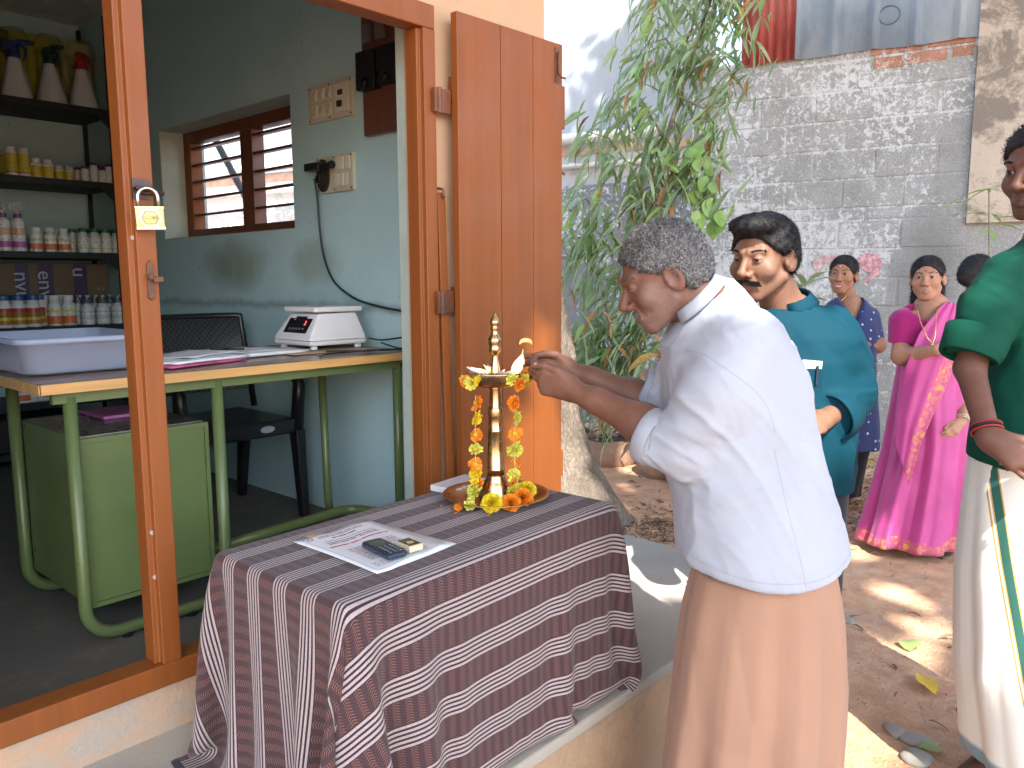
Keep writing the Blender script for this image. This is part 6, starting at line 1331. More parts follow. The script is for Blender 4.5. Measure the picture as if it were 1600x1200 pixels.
    m.loft([[tuple(cc+ax_*q+(x*math.cos(a)+y*math.sin(a))*(r_+.002*math.sin(3*a))) for a in [2*PI*j/N for j in range(N)]] for q, r_ in ((-.065, .070), (-.062, .077), (-.03, .075), (.008, .073), (.012, .070), (.008, .063), (-.02, .062))], cap=False); m.build('cuff', GR, t, smooth=True)
    # wrist thread
    dd = (w1-e1)/np.linalg.norm(w1-e1); x = np.cross(dd, nU); x /= np.linalg.norm(x); y = np.cross(dd, x)
    for off, cl in ((.0, (.30, .02, .02)), (.008, (.02, .01, .015)), (.014, (.25, .03, .03))):
        m = MB(); cc = w1-dd*(.018+off); m.tube([cc+(x*math.cos(a)+y*math.sin(a))*.0355 for a in [2*PI*j/24 for j in range(25)]], .0030, 6); m.build('wrist_thread', mat('thread %.2f' % cl[0], cl, .7), t, smooth=True)
    rows = [tabrow(712, 1524, 1760, 2.19, .15), tabrow(800, 1516, 1770, 2.19, .17), tabrow(900, 1508, 1775, 2.19, .19), tabrow(1050, 1510, 1775, 2.19, .20), tabrow(1192, 1528, 1770, 2.19, .20)]
    b = rows[-1]
    def stripe(V, th, z):      # the woven border runs down the front, slightly to the right as it falls
        q = (V-np.array(P(1530, 712, 2.0)))@nR; dz = (P(1530, 712, 2.0).z-V[:, 2]); Q_ = V-np.array(CAMP); an = (Q_@np.array(RT))/(Q_@np.array(FW)); vv_ = 600-FPX*(Q_@np.array(UP))/(Q_@np.array(FW)); x = (an-(np.interp(vv_, [700, 880, 1060, 1200], [1541, 1568, 1600, 1630])-800)/FPX)*2.05; fr = ((V@nF) < b[2]+.05)
        lo_ = V[:, 2] < b[0]+.035
        return dict(border=np.where(fr, x, 9), hem=lo_.astype(float))
    tt = NT('cream dhoti with green border'); a = tt.n('ShaderNodeAttribute', attribute_name='border'); k = tt.math('ADD', tt.math('MULTIPLY', a.outputs['Fac'], 8), .5, clamp=True)
    q = tt.ramp(k, [(0, (.80, .76, .66)), (.36, (.50, .30, .08)), (.40, (.80, .76, .66)), (.44, (.55, .34, .08)), (.47, (.015, .10, .075)), (.66, (.55, .34, .08)), (.69, (.80, .77, .68))], 'CONSTANT')
    a2 = tt.n('ShaderNodeAttribute', attribute_name='hem'); q = tt.mix(a2.outputs['Fac'], q, (.20, .30, .32)); tt.set(color=q, rough=.8, Sheen_Weight=.15)
    skirt('dhoti', rows, tt.m, t, 260, ((5, .6, .009), (9, 1.9, .006), (15, .3, .003)), 7, attr=stripe, noise=.006)
man_green()
# ------------------------------------------------------------------ the women by the wall
def m_sari():
    t = NT('magenta sari'); a = t.n('ShaderNodeAttribute', attribute_name='border'); co = t.coord('Object'); n_ = t.noise(co, 5, 4); q = t.ramp(n_, [(.3, (.44, .034, .21)), (.7, (.54, .055, .27))]); mo = t.ramp(t.noise(co, 55, 3, .6), [(.50, (0, 0, 0)), (.58, (1, 1, 1))]); q2 = t.mix(mo, (.52, .06, .20), (.56, .20, .08)); v = t.n('ShaderNodeTexVoronoi'); v.inputs['Scale'].default_value = 16; t.l(co, v.inputs['Vector']); q2 = t.mix(t.ramp(v.outputs['Distance'], [(.22, (1, 1, 1)), (.28, (0, 0, 0))]), q2, (.65, .30, .06))
    q = t.mix(t.math('GREATER_THAN', a.outputs['Fac'], .5), q, q2); t.set(color=q, rough=.55, Sheen_Weight=.3); t.bump(t.noise(co, 400, 2), .1, .003); return t.m
def woman_pink():
    SK = m_skin('light brown skin', (.42, .225, .145), (.30, .11, .10)); MG = m_cloth('deep magenta blouse', (.36, .012, .14), .6, .3); SA = m_sari()
    t = person((4.56, 1.16, 0), 'older woman in bright pink sari with folded arms and a long gold chain'); D = 4.25
    fwd = -nF*.86-nR*.56+nU*.03; up = nU-nR*.03; f2 = np.array([fwd[0], fwd[1], 0]); H = Head(Pn(1449, 436, D), fwd, up, 1.0, slit=.0030, fem=1, jaw=1.0, cheek=1.1, nose=.92)
    nb = Pn(1455, 482, D+.02); neck = [(H.w((0, -.025, -.03)), nb, .050, .055, .03), (nb, Pn(1452, 510, D+.02), .055, .07, .06), (Pn(1420, 496, D+.02), Pn(1484, 496, D+.02), .034, .034, .05)]
    V1 = nets(lambda p: smin(H.sdf(p), limbs(p, neck), .02), H.c-.26, H.c+.2, .0033)
    s1, e1, w1 = Pn(1408, 504, D), Pn(1408, 556, D-.05), Pn(1462, 547, D-.235); h1 = hand(w1, Pn(1490, 541, D-.25)-w1, -nF*.8+nU*.5, [(.3, .4, .2)]*4, [(.8, .4, .2), (1, 0, .1), (1, 0, .1)], side=-1, sc=.85)
    arm1 = [(s1, e1, .046, .045, .03), (e1, w1, .045, .028, .03)]; s2, e2, w2 = Pn(1496, 500, D), Pn(1514, 590, D), Pn(1503, 658, D-.14); h2 = hand(w2, Pn(1482, 682, D-.18)-w2, -nF*.8, [(.3, .4, .2)]*4, [(.8, .4, .2), (1, 0, .1), (1, 0, .1)], side=1, sc=.85)
    arm2 = [(s2, e2, .05, .042, .03), (e2, w2, .042, .025, .03)]; A = []
    for q in (arm1+h1, arm2+h2): lo, hi = bounds(q); A.append(nets(lambda p, q=q: limbs(p, q), lo, hi, .005))
    pel = Pn(1455, 640, D); tr = [(nb, pel, .09, .13, .05)]; L = legs(pel, f2, .08, gz(4.5, 1.1)+.02); lo, hi = bounds(tr+L); B_ = nets(lambda p: limbs(p, tr+L), lo, hi, .014)
    finish_body(t, H, SK, [V1]+A+[B_]); H.eyes(t, (0, 1, -.1)); H.brow(t, HAIRB, .003, 40)
    hf = H.hairfield(line=.066, back=-.05, thick=.008, side=-.006, arch=.030); HV = nets(lambda p: smin(hf(p), smin(cap(p, H.w((.05, -.05, -.03)), H.w((.066, -.02, -.16)), .03, .018), cap(p, H.w((-.05, -.05, -.03)), H.w((-.06, -.02, -.15)), .03, .018), .02), .03), H.c-.24, H.c+.17, .0055); npmesh('hair', HV[0], HV[1], HAIRB, t)
    curls(H, HV, 2200, HAIRT, t, L=.03, seed=18, curl=.1, dirf=lambda V: (lambda q: np.stack([np.sign(q[:, 0])*.8, -.8+0*q[:, 0], -.9+0*q[:, 0]], 1)@H.M.T)(H.loc(V)), wid=.0012)
    m = MB(); m.sphere(H.w((0, .0915, .040)), .0035, 8, 6); m.build('bindi', mat('dark red bindi', (.12, .01, .02), .4), t)
    ch = [Pn(1433, 476, D-.04), Pn(1434, 485, D-.09), Pn(1439, 505, D-.17), Pn(1449, 528, D-.19), Pn(1457, 537, D-.195), Pn(1461, 526, D-.19), Pn(1462, 500, D-.17), Pn(1464, 484, D-.10), Pn(1466, 476, D-.04)]; m = MB(); m.tube(ch, .0035, 6); m.build('gold_chain', GOLD, t, smooth=True)
    m = MB(); m.sphere(Pn(1457, 539, D-.20), .011, 8, 6, None, (.7, .5, 1)); m.build('pendant', GOLD, t)
    dd = (w2-e2)/np.linalg.norm(w2-e2); x = np.cross(dd, nF); x /= np.linalg.norm(x); y = np.cross(dd, x)
    for o_ in (.0, .012): m = MB(); m.tube([w2-dd*(.01+o_)+(x*math.cos(a)+y*math.sin(a))*.031 for a in [2*PI*j/20 for j in range(21)]], .0035, 6); m.build('bangle', mat('white bangle', (.7, .65, .5), .3, .3), t, smooth=True)
    # blouse: short sleeves, neckline cut as a V
    T = [tabrow(640, 1405, 1510, D+.01, .125), tabrow(590, 1410, 1508, D+.01, .12), tabrow(550, 1403, 1505, D+.01, .135), tabrow(515, 1400, 1505, D+.01, .135), tabrow(495, 1402, 1504, D+.01, .115), tabrow(484, 1410, 1496, D+.01, .09), tabrow(475, 1424, 1482, D+.01, .065)]
    def sh(p):
        d = column(p, T, nR, nF, (0, 0, 0), 2.2); a_ = smax(cap(p, Pn(1410, 502, D), Pn(1406, 555, D-.02), .066, .064), halfspace(p, Pn(1406, 535, D), -nU), .004); d = smin(d, a_, .02); a_ = smax(cap(p, Pn(1492, 500, D), Pn(1510, 560, D), .062, .056), halfspace(p, Pn(1508, 540, D), -nU), .004); d = smin(d, a_, .02)
        x = np.abs((p-Pn(1447, 480, D))@nR); zc_ = Pn(1447, 515, D)[2]+x*.95; fr = (p@nF) < Pn(1450, 500, D)@nF+.04; cutv = np.where(fr, zc_-p[:, 2], -.05); d = smax(d, -np.where(fr, cutv*.7, .2)*1.0, .004) if False else np.where(fr & (p[:, 2] > zc_) & (x < .105), np.maximum(d, (p[:, 2]-zc_)*.7), d)
        return d
    lo = Pn(1455, 650, D)-np.array([.33, .33, 0]); hi = Pn(1455, 560, D)+np.array([.33, .33, .34]); cloth_mesh('blouse', sh, lo, hi, .0075, MG, t, [dict(amp=.004, across=nU, along=nR, fa=18, fl=4, seed=3)], rl=1)
    # lower sari
    z0 = gz(4.5, 1.1)+.03; T2 = [tabrow(560, 1408, 1506, D, .135), tabrow(600, 1402, 1508, D, .135), tabrow(640, 1396, 1512, D, .145), tabrow(690, 1388, 1517, D, .165), tabrow(750, 1374, 1514, D, .18), tabrow(810, 1358, 1508, D, .20), tabrow(840, 1349, 1500, D, .21)]; b = T2[-1]; T2.append((max(z0, .035), b[1]-.005, b[2], b[3], b[4]))
    def att(V, th, z): return dict(border=((V[:, 2] < z0+.085+.01*np.sin(V@nR*20))).astype(float))
    skirt('sari_skirt', T2, SA, t, 240, ((7, .3, .016), (13, 1.1, .010), (23, .2, .004)), 9, attr=att, noise=.008)
    # pallu: the cloth band rising from her right hip over the left shoulder
    rows_ = []
    for f_ in np.linspace(0, 1, 40):
        L_ = [np.interp(f_, [0, .2, .45, .7, .88, 1], c_) for c_ in ([1398, 1400, 1408, 1436, 1466, 1480], [690, 640, 590, 520, 482, 470])]; R_ = [np.interp(f_, [0, .2, .45, .7, .88, 1], c_) for c_ in ([1420, 1440, 1475, 1498, 1503, 1502], [760, 690, 612, 556, 500, 478])]
        row_ = []
        for g_ in np.linspace(0, 1, 16):
            u, v = L_[0]+(R_[0]-L_[0])*g_, L_[1]+(R_[1]-L_[1])*g_; uc = np.interp(v, [470, 500, 550, 600, 640, 690, 760], [1462, 1455, 1453, 1456, 1455, 1453, 1447]); hw = np.interp(v, [470, 500, 550, 600, 640, 690, 760], [42, 52, 54, 54, 60, 66, 72]); ry = np.interp(v, [470, 500, 550, 600, 640, 690, 760], [.075, .115, .15, .145, .155, .175, .19])
            s_ = np.clip(abs(u-uc)/hw, 0, .97); dd_ = ry*(1-s_**2.2)**(1/2.2); row_.append(Pn(u, v, D-dd_-.012-.006*math.sin(g_*19+f_*3)*(.4+f_)))
        rows_.append(row_)
    V = np.array(rows_).reshape(-1, 3); ii = np.arange(40*16).reshape(40, 16); Fq = np.stack([ii[:-1, :-1], ii[1:, :-1], ii[1:, 1:], ii[:-1, 1:]], -1).reshape(-1, 4); g_ = np.tile(np.linspace(0, 1, 16), 40); o = npmesh('sari_pallu', V, Fq, SA, t, col=dict(border=(g_ > .70).astype(float))); s_ = o.modifiers.new('t', 'SOLIDIFY'); s_.thickness = .003; s_ = o.modifiers.new('s', 'SUBSURF'); s_.levels = s_.render_levels = 1
    m = MB(); fp = Pn(1478, 845, 4.2); fp[2] = z0+.0; m.loft([[tuple(fp+np.array([0, 0, z_])+f2*.11*k_*math.cos(a)+np.cross(nU, f2)*.042*k_*math.sin(a)) for a in [2*PI*j/16 for j in range(16)]] for z_, k_ in ((-.03, .95), (-.012, 1), (-.01, .95))]); m.build('sandal_sole', mat('brown sandal', (.2, .13, .09), .7), t)
woman_pink()
def woman_blue():
    SK = m_skin('warm brown skin', (.36, .18, .11), (.34, .12, .11)); 
    tt = NT('navy dress with mirror dots'); co = tt.coord('Object'); v = tt.n('ShaderNodeTexVoronoi'); v.inputs['Scale'].default_value = 24; v.inputs['Randomness'].default_value = .5; tt.l(co, v.inputs['Vector']); q = tt.mix(tt.ramp(v.outputs['Distance'], [(.17, (1, 1, 1)), (.2, (0, 0, 0))]), (.012, .028, .13), (.50, .60, .75)); tt.set(color=q, rough=.7, Sheen_Weight=.2); NV_ = tt.m
    t = person((5.2, 1.75, 0), 'smiling woman in navy dress with shiny dots standing behind the teal shirt'); D = 5.05
    fwd = -nF*.84-nR*.58+nU*.02; up = nU+nR*.06; f2 = np.array([fwd[0], fwd[1], 0]); H = Head(Pn(1317, 430, D), fwd, up, 1.02, slit=.0032, fem=1, jaw=.97, cheek=1.12, smile=1, nose=.92)
    nb = Pn(1326, 476, D+.02); neck = [(H.w((0, -.025, -.03)), nb, .048, .052, .03), (nb, Pn(1326, 500, D+.02), .048, .055, .06), (Pn(1306, 500, D+.02), Pn(1348, 500, D+.02), .03, .03, .05)]; V1 = nets(lambda p: smin(H.sdf(p), limbs(p, neck), .02), H.c-.26, H.c+.2, .0036)
    s1, e1, w1 = Pn(1362, 492, D), Pn(1372, 540, D-.02), Pn(1330, 537, D-.17); h1 = hand(w1, Pn(1305, 533, D-.2)-w1, -nF, [(.3, .4, .2)]*4, [(.8, .4, .2), (1, 0, .1), (1, 0, .1)], side=1, sc=.85); arm1 = [(s1, e1, .048, .042, .03), (e1, w1, .042, .026, .03)]; lo, hi = bounds(arm1+h1); A = nets(lambda p: limbs(p, arm1+h1), lo, hi, .006)
    pel = Pn(1328, 620, D+.02); L = legs(pel, f2, .07, .02); tr = [(nb, pel, .08, .12, .05)]; lo, hi = bounds(tr+L); B_ = nets(lambda p: limbs(p, tr+L), lo, hi, .014); finish_body(t, H, SK, [V1, A, B_]); H.eyes(t, (0, 1, 0)); H.brow(t, HAIRB, .003, 40)
    hf = H.hairfield(line=.066, back=-.05, thick=.008, side=-.008, arch=.034); HV = nets(lambda p: smin(hf(p), cap(p, H.w((0, -.06, -.02)), H.w((0, -.07, -.14)), .04, .03), .03), H.c-.2, H.c+.17, .006); npmesh('hair', HV[0], HV[1], HAIRB, t)
    curls(H, HV, 2200, HAIRT, t, L=.03, seed=19, curl=.1, dirf=lambda V: (lambda q: np.stack([np.sign(q[:, 0])*.8, -.8+0*q[:, 0], -.9+0*q[:, 0]], 1)@H.M.T)(H.loc(V)), wid=.0012)
    m = MB(); m.sphere(H.w((0, .0905, .050)), .005, 8, 6); m.build('bindi', mat('pale forehead mark', (.8, .72, .5), .5), t)
    m = MB(); m.tube([H.w((-.022, .0835, -.0645)), H.w((-.012, .0880, -.068)), H.w((0, .0895, -.069)), H.w((.012, .0880, -.068)), H.w((.022, .0835, -.0645))], [.0012, .0034, .0040, .0034, .0012], 8); m.build('teeth', mat('teeth', (.75, .72, .66), .3), t)
    m = MB(); m.tube([H.w((-.05, 0, -.10)), H.w((-.03, .06, -.145)), H.w((0, .08, -.17)), H.w((.03, .06, -.145)), H.w((.05, 0, -.10))], .003, 6); m.build('gold_chain', GOLD, t, smooth=True)
    T = [tabrow(700, 1285, 1372, D, .14), tabrow(650, 1285, 1370, D, .135), tabrow(600, 1288, 1366, D, .13), tabrow(550, 1288, 1366, D, .13), tabrow(515, 1284, 1370, D, .13), tabrow(492, 1286, 1368, D, .11), tabrow(481, 1288, 1364, D, .10), tabrow(470, 1298, 1354, D, .075), tabrow(463, 1308, 1346, D, .05)]
    def sh(p):
        d = column(p, T, nR, nF, (0, 0, 0), 2.2); a_ = smax(cap(p, Pn(1360, 495, D), Pn(1372, 545, D-.01), .058, .052), halfspace(p, Pn(1372, 531, D), -nU), .004); d = smin(d, a_, .02); d = smin(d, cap(p, Pn(1292, 495, D), Pn(1284, 560, D), .055, .05), .02)
        x = np.abs((p-Pn(1326, 480, D))@nR); zc_ = Pn(1326, 503, D)[2]+x*1.7; fr = (p@nF) < Pn(1326, 500, D)@nF+.05; return np.where(fr & (p[:, 2] > zc_) & (x < .075), np.maximum(d, (p[:, 2]-zc_)*.7), d)
    lo = Pn(1328, 710, D)-np.array([.32, .32, 0]); hi = Pn(1328, 560, D)+np.array([.32, .32, .40]); cloth_mesh('dress', sh, lo, hi, .009, NV_, t, [dict(amp=.006, across=nR, along=nU, fa=14, fl=2, seed=4)], rl=1)
    rows = [tabrow(690, 1292, 1362, D, .12), tabrow(765, 1300, 1345, D, .08)]; b = rows[-1]; rows.append((.06, b[1], b[2], b[3], b[4])); skirt('leggings', rows, m_cloth('black leggings', (.012, .012, .016)), t, 48, ((2, 0, .02),), 5)
woman_blue()
def woman_third():
    SK = m_skin('tan skin', (.40, .20, .12)); LP = m_cloth('light pink sari', (.66, .36, .42), .6, .2); t = person((4.9, .9, 0), 'woman turned away in pale pink, half hidden behind the green shirt'); D = 4.7
    fwd = nR*.80+nF*.25-nU*.1; up = nU; H = Head(Pn(1530, 432, D), fwd, up, .98, fem=1); nb = Pn(1524, 480, D); pel = Pn(1535, 640, D); tr = [(H.w((0, -.02, -.03)), nb, .048, .055, .03), (nb, Pn(1532, 520, D), .09, .12, .06), (Pn(1532, 520, D), pel, .11, .13, .05)]
    V1 = nets(lambda p: smin(H.sdf(p), limbs(p, tr[:1]), .02), H.c-.2, H.c+.2, .0048); L = legs(pel, nR, .07, .02); lo, hi = bounds(tr+L); B_ = nets(lambda p: limbs(p, tr+L), lo, hi, .014); finish_body(t, H, SK, [V1, B_]); H.eyes(t)
    hf = H.hairfield(line=.058, back=-.06, thick=.012, side=-.004); HV = nets(lambda p: smin(hf(p), cap(p, H.w((0, -.10, .0)), H.w((0, -.10, -.02)), .05, .045), .03)+.003*vnoise(p*50), H.c-.2, H.c+.18, .006); npmesh('hair', HV[0], HV[1], HAIRB, t); curls(H, HV, 1200, HAIRB, t, L=.03, seed=8, curl=.5)
    m = MB(); m.sphere(H.w((-.082, .0, -.035)), .005, 8, 6); m.build('ear_stud', GOLD, t)
    T = [(.06, *tabrow(800, 1490, 1580, D, .16)[1:]), tabrow(700, 1490, 1580, D, .15), tabrow(600, 1496, 1572, D, .13), tabrow(530, 1492, 1575, D, .14), tabrow(500, 1498, 1568, D, .12), tabrow(484, 1508, 1555, D, .08)]
    skirt('sari', T, LP, t, 80, ((7, .3, .008), (13, 1, .004)), 4)
woman_third()
# ------------------------------------------------------------------ trees, shrub, pots, litter
def m_leaf(name, c1, c2, rough=.45):
    t = NT(name); oi = t.n('ShaderNodeObjectInfo'); c = t.coord('Object'); n_ = t.noise(c, 3, 3); g = t.n('ShaderNodeNewGeometry')
    k = t.math('ADD', t.math('MULTIPLY', g.outputs['Random Per Island'], .6), t.math('MULTIPLY', oi.outputs['Random'], .5), clamp=True)
    q = t.mix(k, c1, c2); t.set(color=q, rough=rough); t.b.inputs['Transmission Weight'].default_value = 0
    tr = t.n('ShaderNodeBsdfTranslucent'); t.l(t.mix(.5, q, (.5, .6, .15)), tr.inputs[0]); mx = t.n('ShaderNodeMixShader'); mx.inputs[0].default_value = .22
    t.l(t.b.outputs[0], mx.inputs[1]); t.l(tr.outputs[0], mx.inputs[2]); t.l(mx.outputs[0], t.out.inputs[0]); return t.m
LEAFC = m_leaf('canopy leaf', (.03, .055, .012), (.06, .10, .02)); LEAFS = m_leaf('shrub leaf', (.18, .29, .14), (.38, .50, .30), .45); LEAFY = m_leaf('young leaf', (.22, .40, .10), (.32, .50, .15), .35)
LEAFB = mat('dry leaf', (.40, .22, .10), .7, 0, .3, 40); LEAFD = mat('dry yellow leaf', (.62, .46, .16), .6, 0, .2, 40)
def m_bark():
    t = NT('rough pale bark'); c = t.coord('Object', (1, 1, .45)); v = t.n('ShaderNodeTexVoronoi', feature='DISTANCE_TO_EDGE'); v.inputs['Scale'].default_value = 26; v.inputs['Randomness'].default_value = 1; wv = t.n('ShaderNodeTexNoise'); wv.inputs['Scale'].default_value = 14; t.l(c, wv.inputs['Vector']); va = t.n('ShaderNodeVectorMath', operation='MULTIPLY_ADD'); t.l(wv.outputs['Color'], va.inputs[0]); va.inputs[1].default_value = (.16, .16, .16); t.l(c, va.inputs[2]); t.l(va.outputs[0], v.inputs['Vector'])
    n_ = t.noise(c, 6, 9, .75, .5); q = t.ramp(n_, [(.3, (.13, .10, .075)), (.55, (.24, .195, .15)), (.7, (.36, .31, .25))]); q = t.mix(t.ramp(v.outputs['Distance'], [(.0, (.6, .6, .6)), (.16, (0, 0, 0))]), q, (.10, .08, .06))
    t.set(color=q, rough=.9); t.bump(t.math('ADD', t.math('MULTIPLY', v.outputs['Distance'], .8), t.noise(c, 40, 6, .7)), .7, .03); return t.m
BARK = m_bark()
tree = thing('big_tree', (3.62, 3.05, 0), 'rough pale barked tree trunk rising right behind the open orange door', 'tree')
# trunk with flaring roots
def tsurf():
    NA, zs = 96, np.concatenate([np.linspace(-.05, .6, 34), np.linspace(.65, 2.4, 40), np.linspace(2.5, 5.2, 12)]); V = []
    for z in zs:
        f = max(0, (0.62-z)/.67); r0 = .165-.015*min(z, 3)+.02
        for j in range(NA):
            a = 2*PI*j/NA; fl = f**1.6*(.14+.18*max(0, math.cos(a-R(-62)))**2+.30*max(0, math.cos(a-R(60)))**2+.3*max(0, math.cos(a-R(190)))**2)
            n3 = mnoise.fractal(Vector((math.cos(a)*3, math.sin(a)*3, z*3.0)), 1, 2, 5); n4 = mnoise.noise(Vector((math.cos(a)*13, math.sin(a)*13, z*11)))
            r_ = r0+fl+.022*n3+.012*n4+.02*abs(mnoise.noise(Vector((math.cos(a)*7, math.sin(a)*7, z*1.2))))*(1+2*f)
            ln = max(0, min(z, 3)-.75)*.17; cx_ = 3.67-.67*ln; cy_ = 3.02+.74*ln
            V.append((cx_+r_*math.cos(a), cy_+r_*math.sin(a), z))
    n_ = len(zs); ii = np.arange(n_*NA).reshape(n_, NA); F_ = np.stack([ii[:-1], np.roll(ii[:-1], -1, 1), np.roll(ii[1:], -1, 1), ii[1:]], -1).reshape(-1, 4)
    return npmesh('trunk', V, F_, BARK, tree)
tsurf()
LM = MB(); tips = []
rb = random.Random(12)
for a, L, up in ((-2.2, 6.2, 1.2), (-1.75, 6.8, .9), (-1.2, 6, 1.0), (-.6, 5.5, 1.2), (.3, 4.5, 1.5), (2.7, 4.5, 1.3), (1.6, 3, 1.8), (-2.8, 5.5, 1.4)):
    p = Vector((3.5, 3.25, 4.9)); pts = [p.copy()]; d = Vector((math.cos(a), math.sin(a), .25))
    for k in range(8):
        d = (d+Vector((rb.uniform(-.12, .12), rb.uniform(-.12, .12), rb.uniform(-.06, .1)))).normalized(); p = p+d*L*1.3/8+Vector((0, 0, .2+up/10)); pts.append(p.copy())
    m = MB(); m.tube(pts, [.12*(1-k/10) for k in range(9)], 8); m.build('limb', BARK, tree, smooth=True)
HOLES = [((2.52, 1.78, .32), .24), ((2.66, 1.42, .32), .17), ((2.38, 1.52, .32), .13), ((2.74, 1.68, .32), .13), ((2.17, 1.60, .32), .08),
         ((2.235, 1.80, .80), .085), ((2.20, 1.80, .66), .10), ((2.25, 1.80, .96), .06), ((2.16, 1.80, .54), .09), ((2.255, 1.80, 1.10), .035),
         ((3.42, 2.9, .35), .28), ((3.42, 2.9, 1.0), .22), ((3.42, 2.9, 1.6), .20), ((3.45, 2.7, .1), .2),
         *[(tuple(P(u, v, (CAM_H)/max(.05, -(FW-UP*((v-600)/FPX)+RT*((u-800)/FPX)).z))), r_) for u, v, r_ in ((1325, 1140, .10), (1300, 1165, .10), (1340, 1050, .10), (1390, 1060, .09), (1410, 1020, .06), (1450, 985, .05), (1470, 1110, .09), (1440, 1095, .08), (1360, 1010, .07), (1320, 1000, .07), (1500, 1130, .08), (1345, 1090, .06), (1390, 1110, .05), (1330, 860, .05), (1400, 930, .04), (1000, 735, .10))]]
HOLES += [(tuple(P(u, v, D)), r_) for u, v, D, r_ in ((1352, 585, 2.45, .11), (1338, 530, 2.5, .08), (1345, 650, 2.4, .07), (1330, 480, 2.5, .025), (1358, 620, 2.45, .02), (1500, 820, 2.15, .035), (1506, 770, 2.15, .03), (1560, 380, 2.2, .03), (1190, 505, 2.05, .03), (1375, 1150, 2.0, .05))]
HOLES = [h for h in HOLES if h[0][1] != 1.80]
def atY(u, v, y):
    r_ = FW+RT*((u-800)/FPX)-UP*((v-600)/FPX); return tuple(CAMP+r_*(y/r_.y))
HOLES += [(atY(u, v, 1.81), r_) for u, v, r_ in ((850, 590, .05), (843, 640, .07), (838, 700, .09), (825, 740, .10), (800, 770, .10), (850, 760, .12), (856, 540, .03))]
def canopy():
    rg = np.random.default_rng(21); n = 30000
    # the crown: leaves added out of view to shade the yard
    th = rg.uniform(0, 2*PI, n); rr_ = np.sqrt(rg.uniform(0, 1, n)); cx_ = .4+7.2*rr_*np.cos(th); cy_ = -3.0+5.8*rr_*np.sin(th); cz_ = 6.9+rg.uniform(0, 1.9, n)*(1-.35*rr_**2)
    C_ = np.stack([cx_, cy_, cz_], -1)
    X_ = []
    for (c_, s_, k_) in (((2.0, 1.0, 1.1), (.35, .35, .45), 2600), ((2.75, 1.2, 1.1), (.3, .3, .4), 1600), ((2.5, .3, 1.2), (.35, .35, .5), 1200), ((1.3, 1.5, .9), (.7, .5, .5), 3000), ((1.6, 1.8, 1.6), (.7, .2, .6), 1600), ((4.8, 1.4, 1.0), (.4, .4, .5), 900), ((6.8, 2.6, 2.1), (.15, .7, .8), 3200)):  # extra leaves set along sun rays to deepen shade on men, door and wall
        q = np.array(c_)+rg.normal(size=(k_, 3))*np.array(s_); tz = rg.uniform(6.9, 8.5, k_); X_.append(q+np.array(SUN)*((tz-q[:, 2])/SUN.z)[:, None])
    C_ = np.concatenate([C_]+X_); n = len(C_); cx_, cy_ = C_[:, 0], C_[:, 1]; keep = np.ones(n, bool); s = np.array(SUN); keep &= ~((cy_ > 3.4) & (cx_ < 2.8)) & (cx_ < 6.6)
    for (p, r_) in HOLES:
        d = C_-np.array(p); t = d@s; q = d-t[:, None]*s; keep &= np.sqrt((q**2).sum(1)) > r_+.10  # gaps kept open along sun rays to place the sun patches
    C_ = C_[keep]; n = len(C_); L = rg.uniform(.22, .38, n); W_ = L*rg.uniform(.38, .6, n)
    d = rg.normal(size=(n, 3)); d[:, 2] *= .45; d /= np.linalg.norm(d, axis=1)[:, None]; e = np.cross(d, rg.normal(size=(n, 3))*[.5, .5, 1]+[0, 0, 1.2]); e /= np.linalg.norm(e, axis=1)[:, None]
    d *= L[:, None]/2; e *= W_[:, None]/2
    V = np.stack([C_-d, C_+e-d*.1, C_+d, C_-e-d*.1], 1).reshape(-1, 3); F_ = np.arange(4*n).reshape(n, 4)
    o = npmesh('shade_crown', V, F_, LEAFC, tree, smooth=False); o['kind'] = 'stuff'
canopy()
def leafmesh(name, L, W_, mt, droop=.25, fold=.3, n=5):
    m = MB()
    for i in range(n+1):
        t = i/n; w_ = W_*math.sin(PI*min(1, t*.93+.03))**.9*(1-.25*t); z = -droop*L*t*t
        m.v.extend([(-w_/2, L*t, z+fold*w_*.5+.004*math.sin(t*9)), (0, L*t, z), (w_/2, L*t, z+fold*w_*.5-.004*math.sin(t*9))])
    for i in range(n):
        b = 3*i; m.f.extend([(b, b+1, b+4, b+3), (b+1, b+2, b+5, b+4)]); m.m.extend([0, 0])
    me = bpy.data.meshes.new(name); me.from_pydata(m.v, [], m.f); me.materials.append(mt); me.polygons.foreach_set('use_smooth', [True]*len(me.polygons)); return me
LS = [leafmesh('leaf', .22, .036, LEAFS, .3, .5), leafmesh('leaf', .17, .031, LEAFS, .5, .5), leafmesh('leaf', .25, .039, LEAFS, .2, .4), leafmesh('leaf', .15, .04, LEAFY, .3), leafmesh('leaf', .18, .05, LEAFB, .5, .8)]
shr = thing('leafy_shrub', (5.95, 3.45, 0), 'tall drooping shrub with long narrow green leaves against the block wall', 'shrub')
rs = random.Random(31)
stems = []
def stem(px, D, r0, r1):
    pts = [P(u, v, D) for u, v in px]; m = MB(); k = len(pts); m.tube(pts, [r0+(r1-r0)*i/(k-1) for i in range(k)], 6); m.build('stem', mat('shrub stem', (.24, .20, .12), .8, 0, .2, 20), shr, smooth=True); stems.append(pts); return pts
stem([(985, 665), (990, 560), (1000, 430), (1015, 320), (1040, 220), (1075, 110), (1110, 0), (1140, -80)], 6.0, .028, .012)
stem([(975, 660), (960, 560), (945, 470), (925, 400), (905, 370)], 6.05, .014, .004)
stem([(1000, 430), (975, 400), (945, 345), (915, 310), (890, 330)], 5.95, .012, .004)
stem([(1015, 320), (985, 260), (950, 215), (915, 205)], 5.9, .010, .003); stem([(1015, 330), (1050, 270), (1090, 240), (1120, 300)], 5.95, .010, .003)
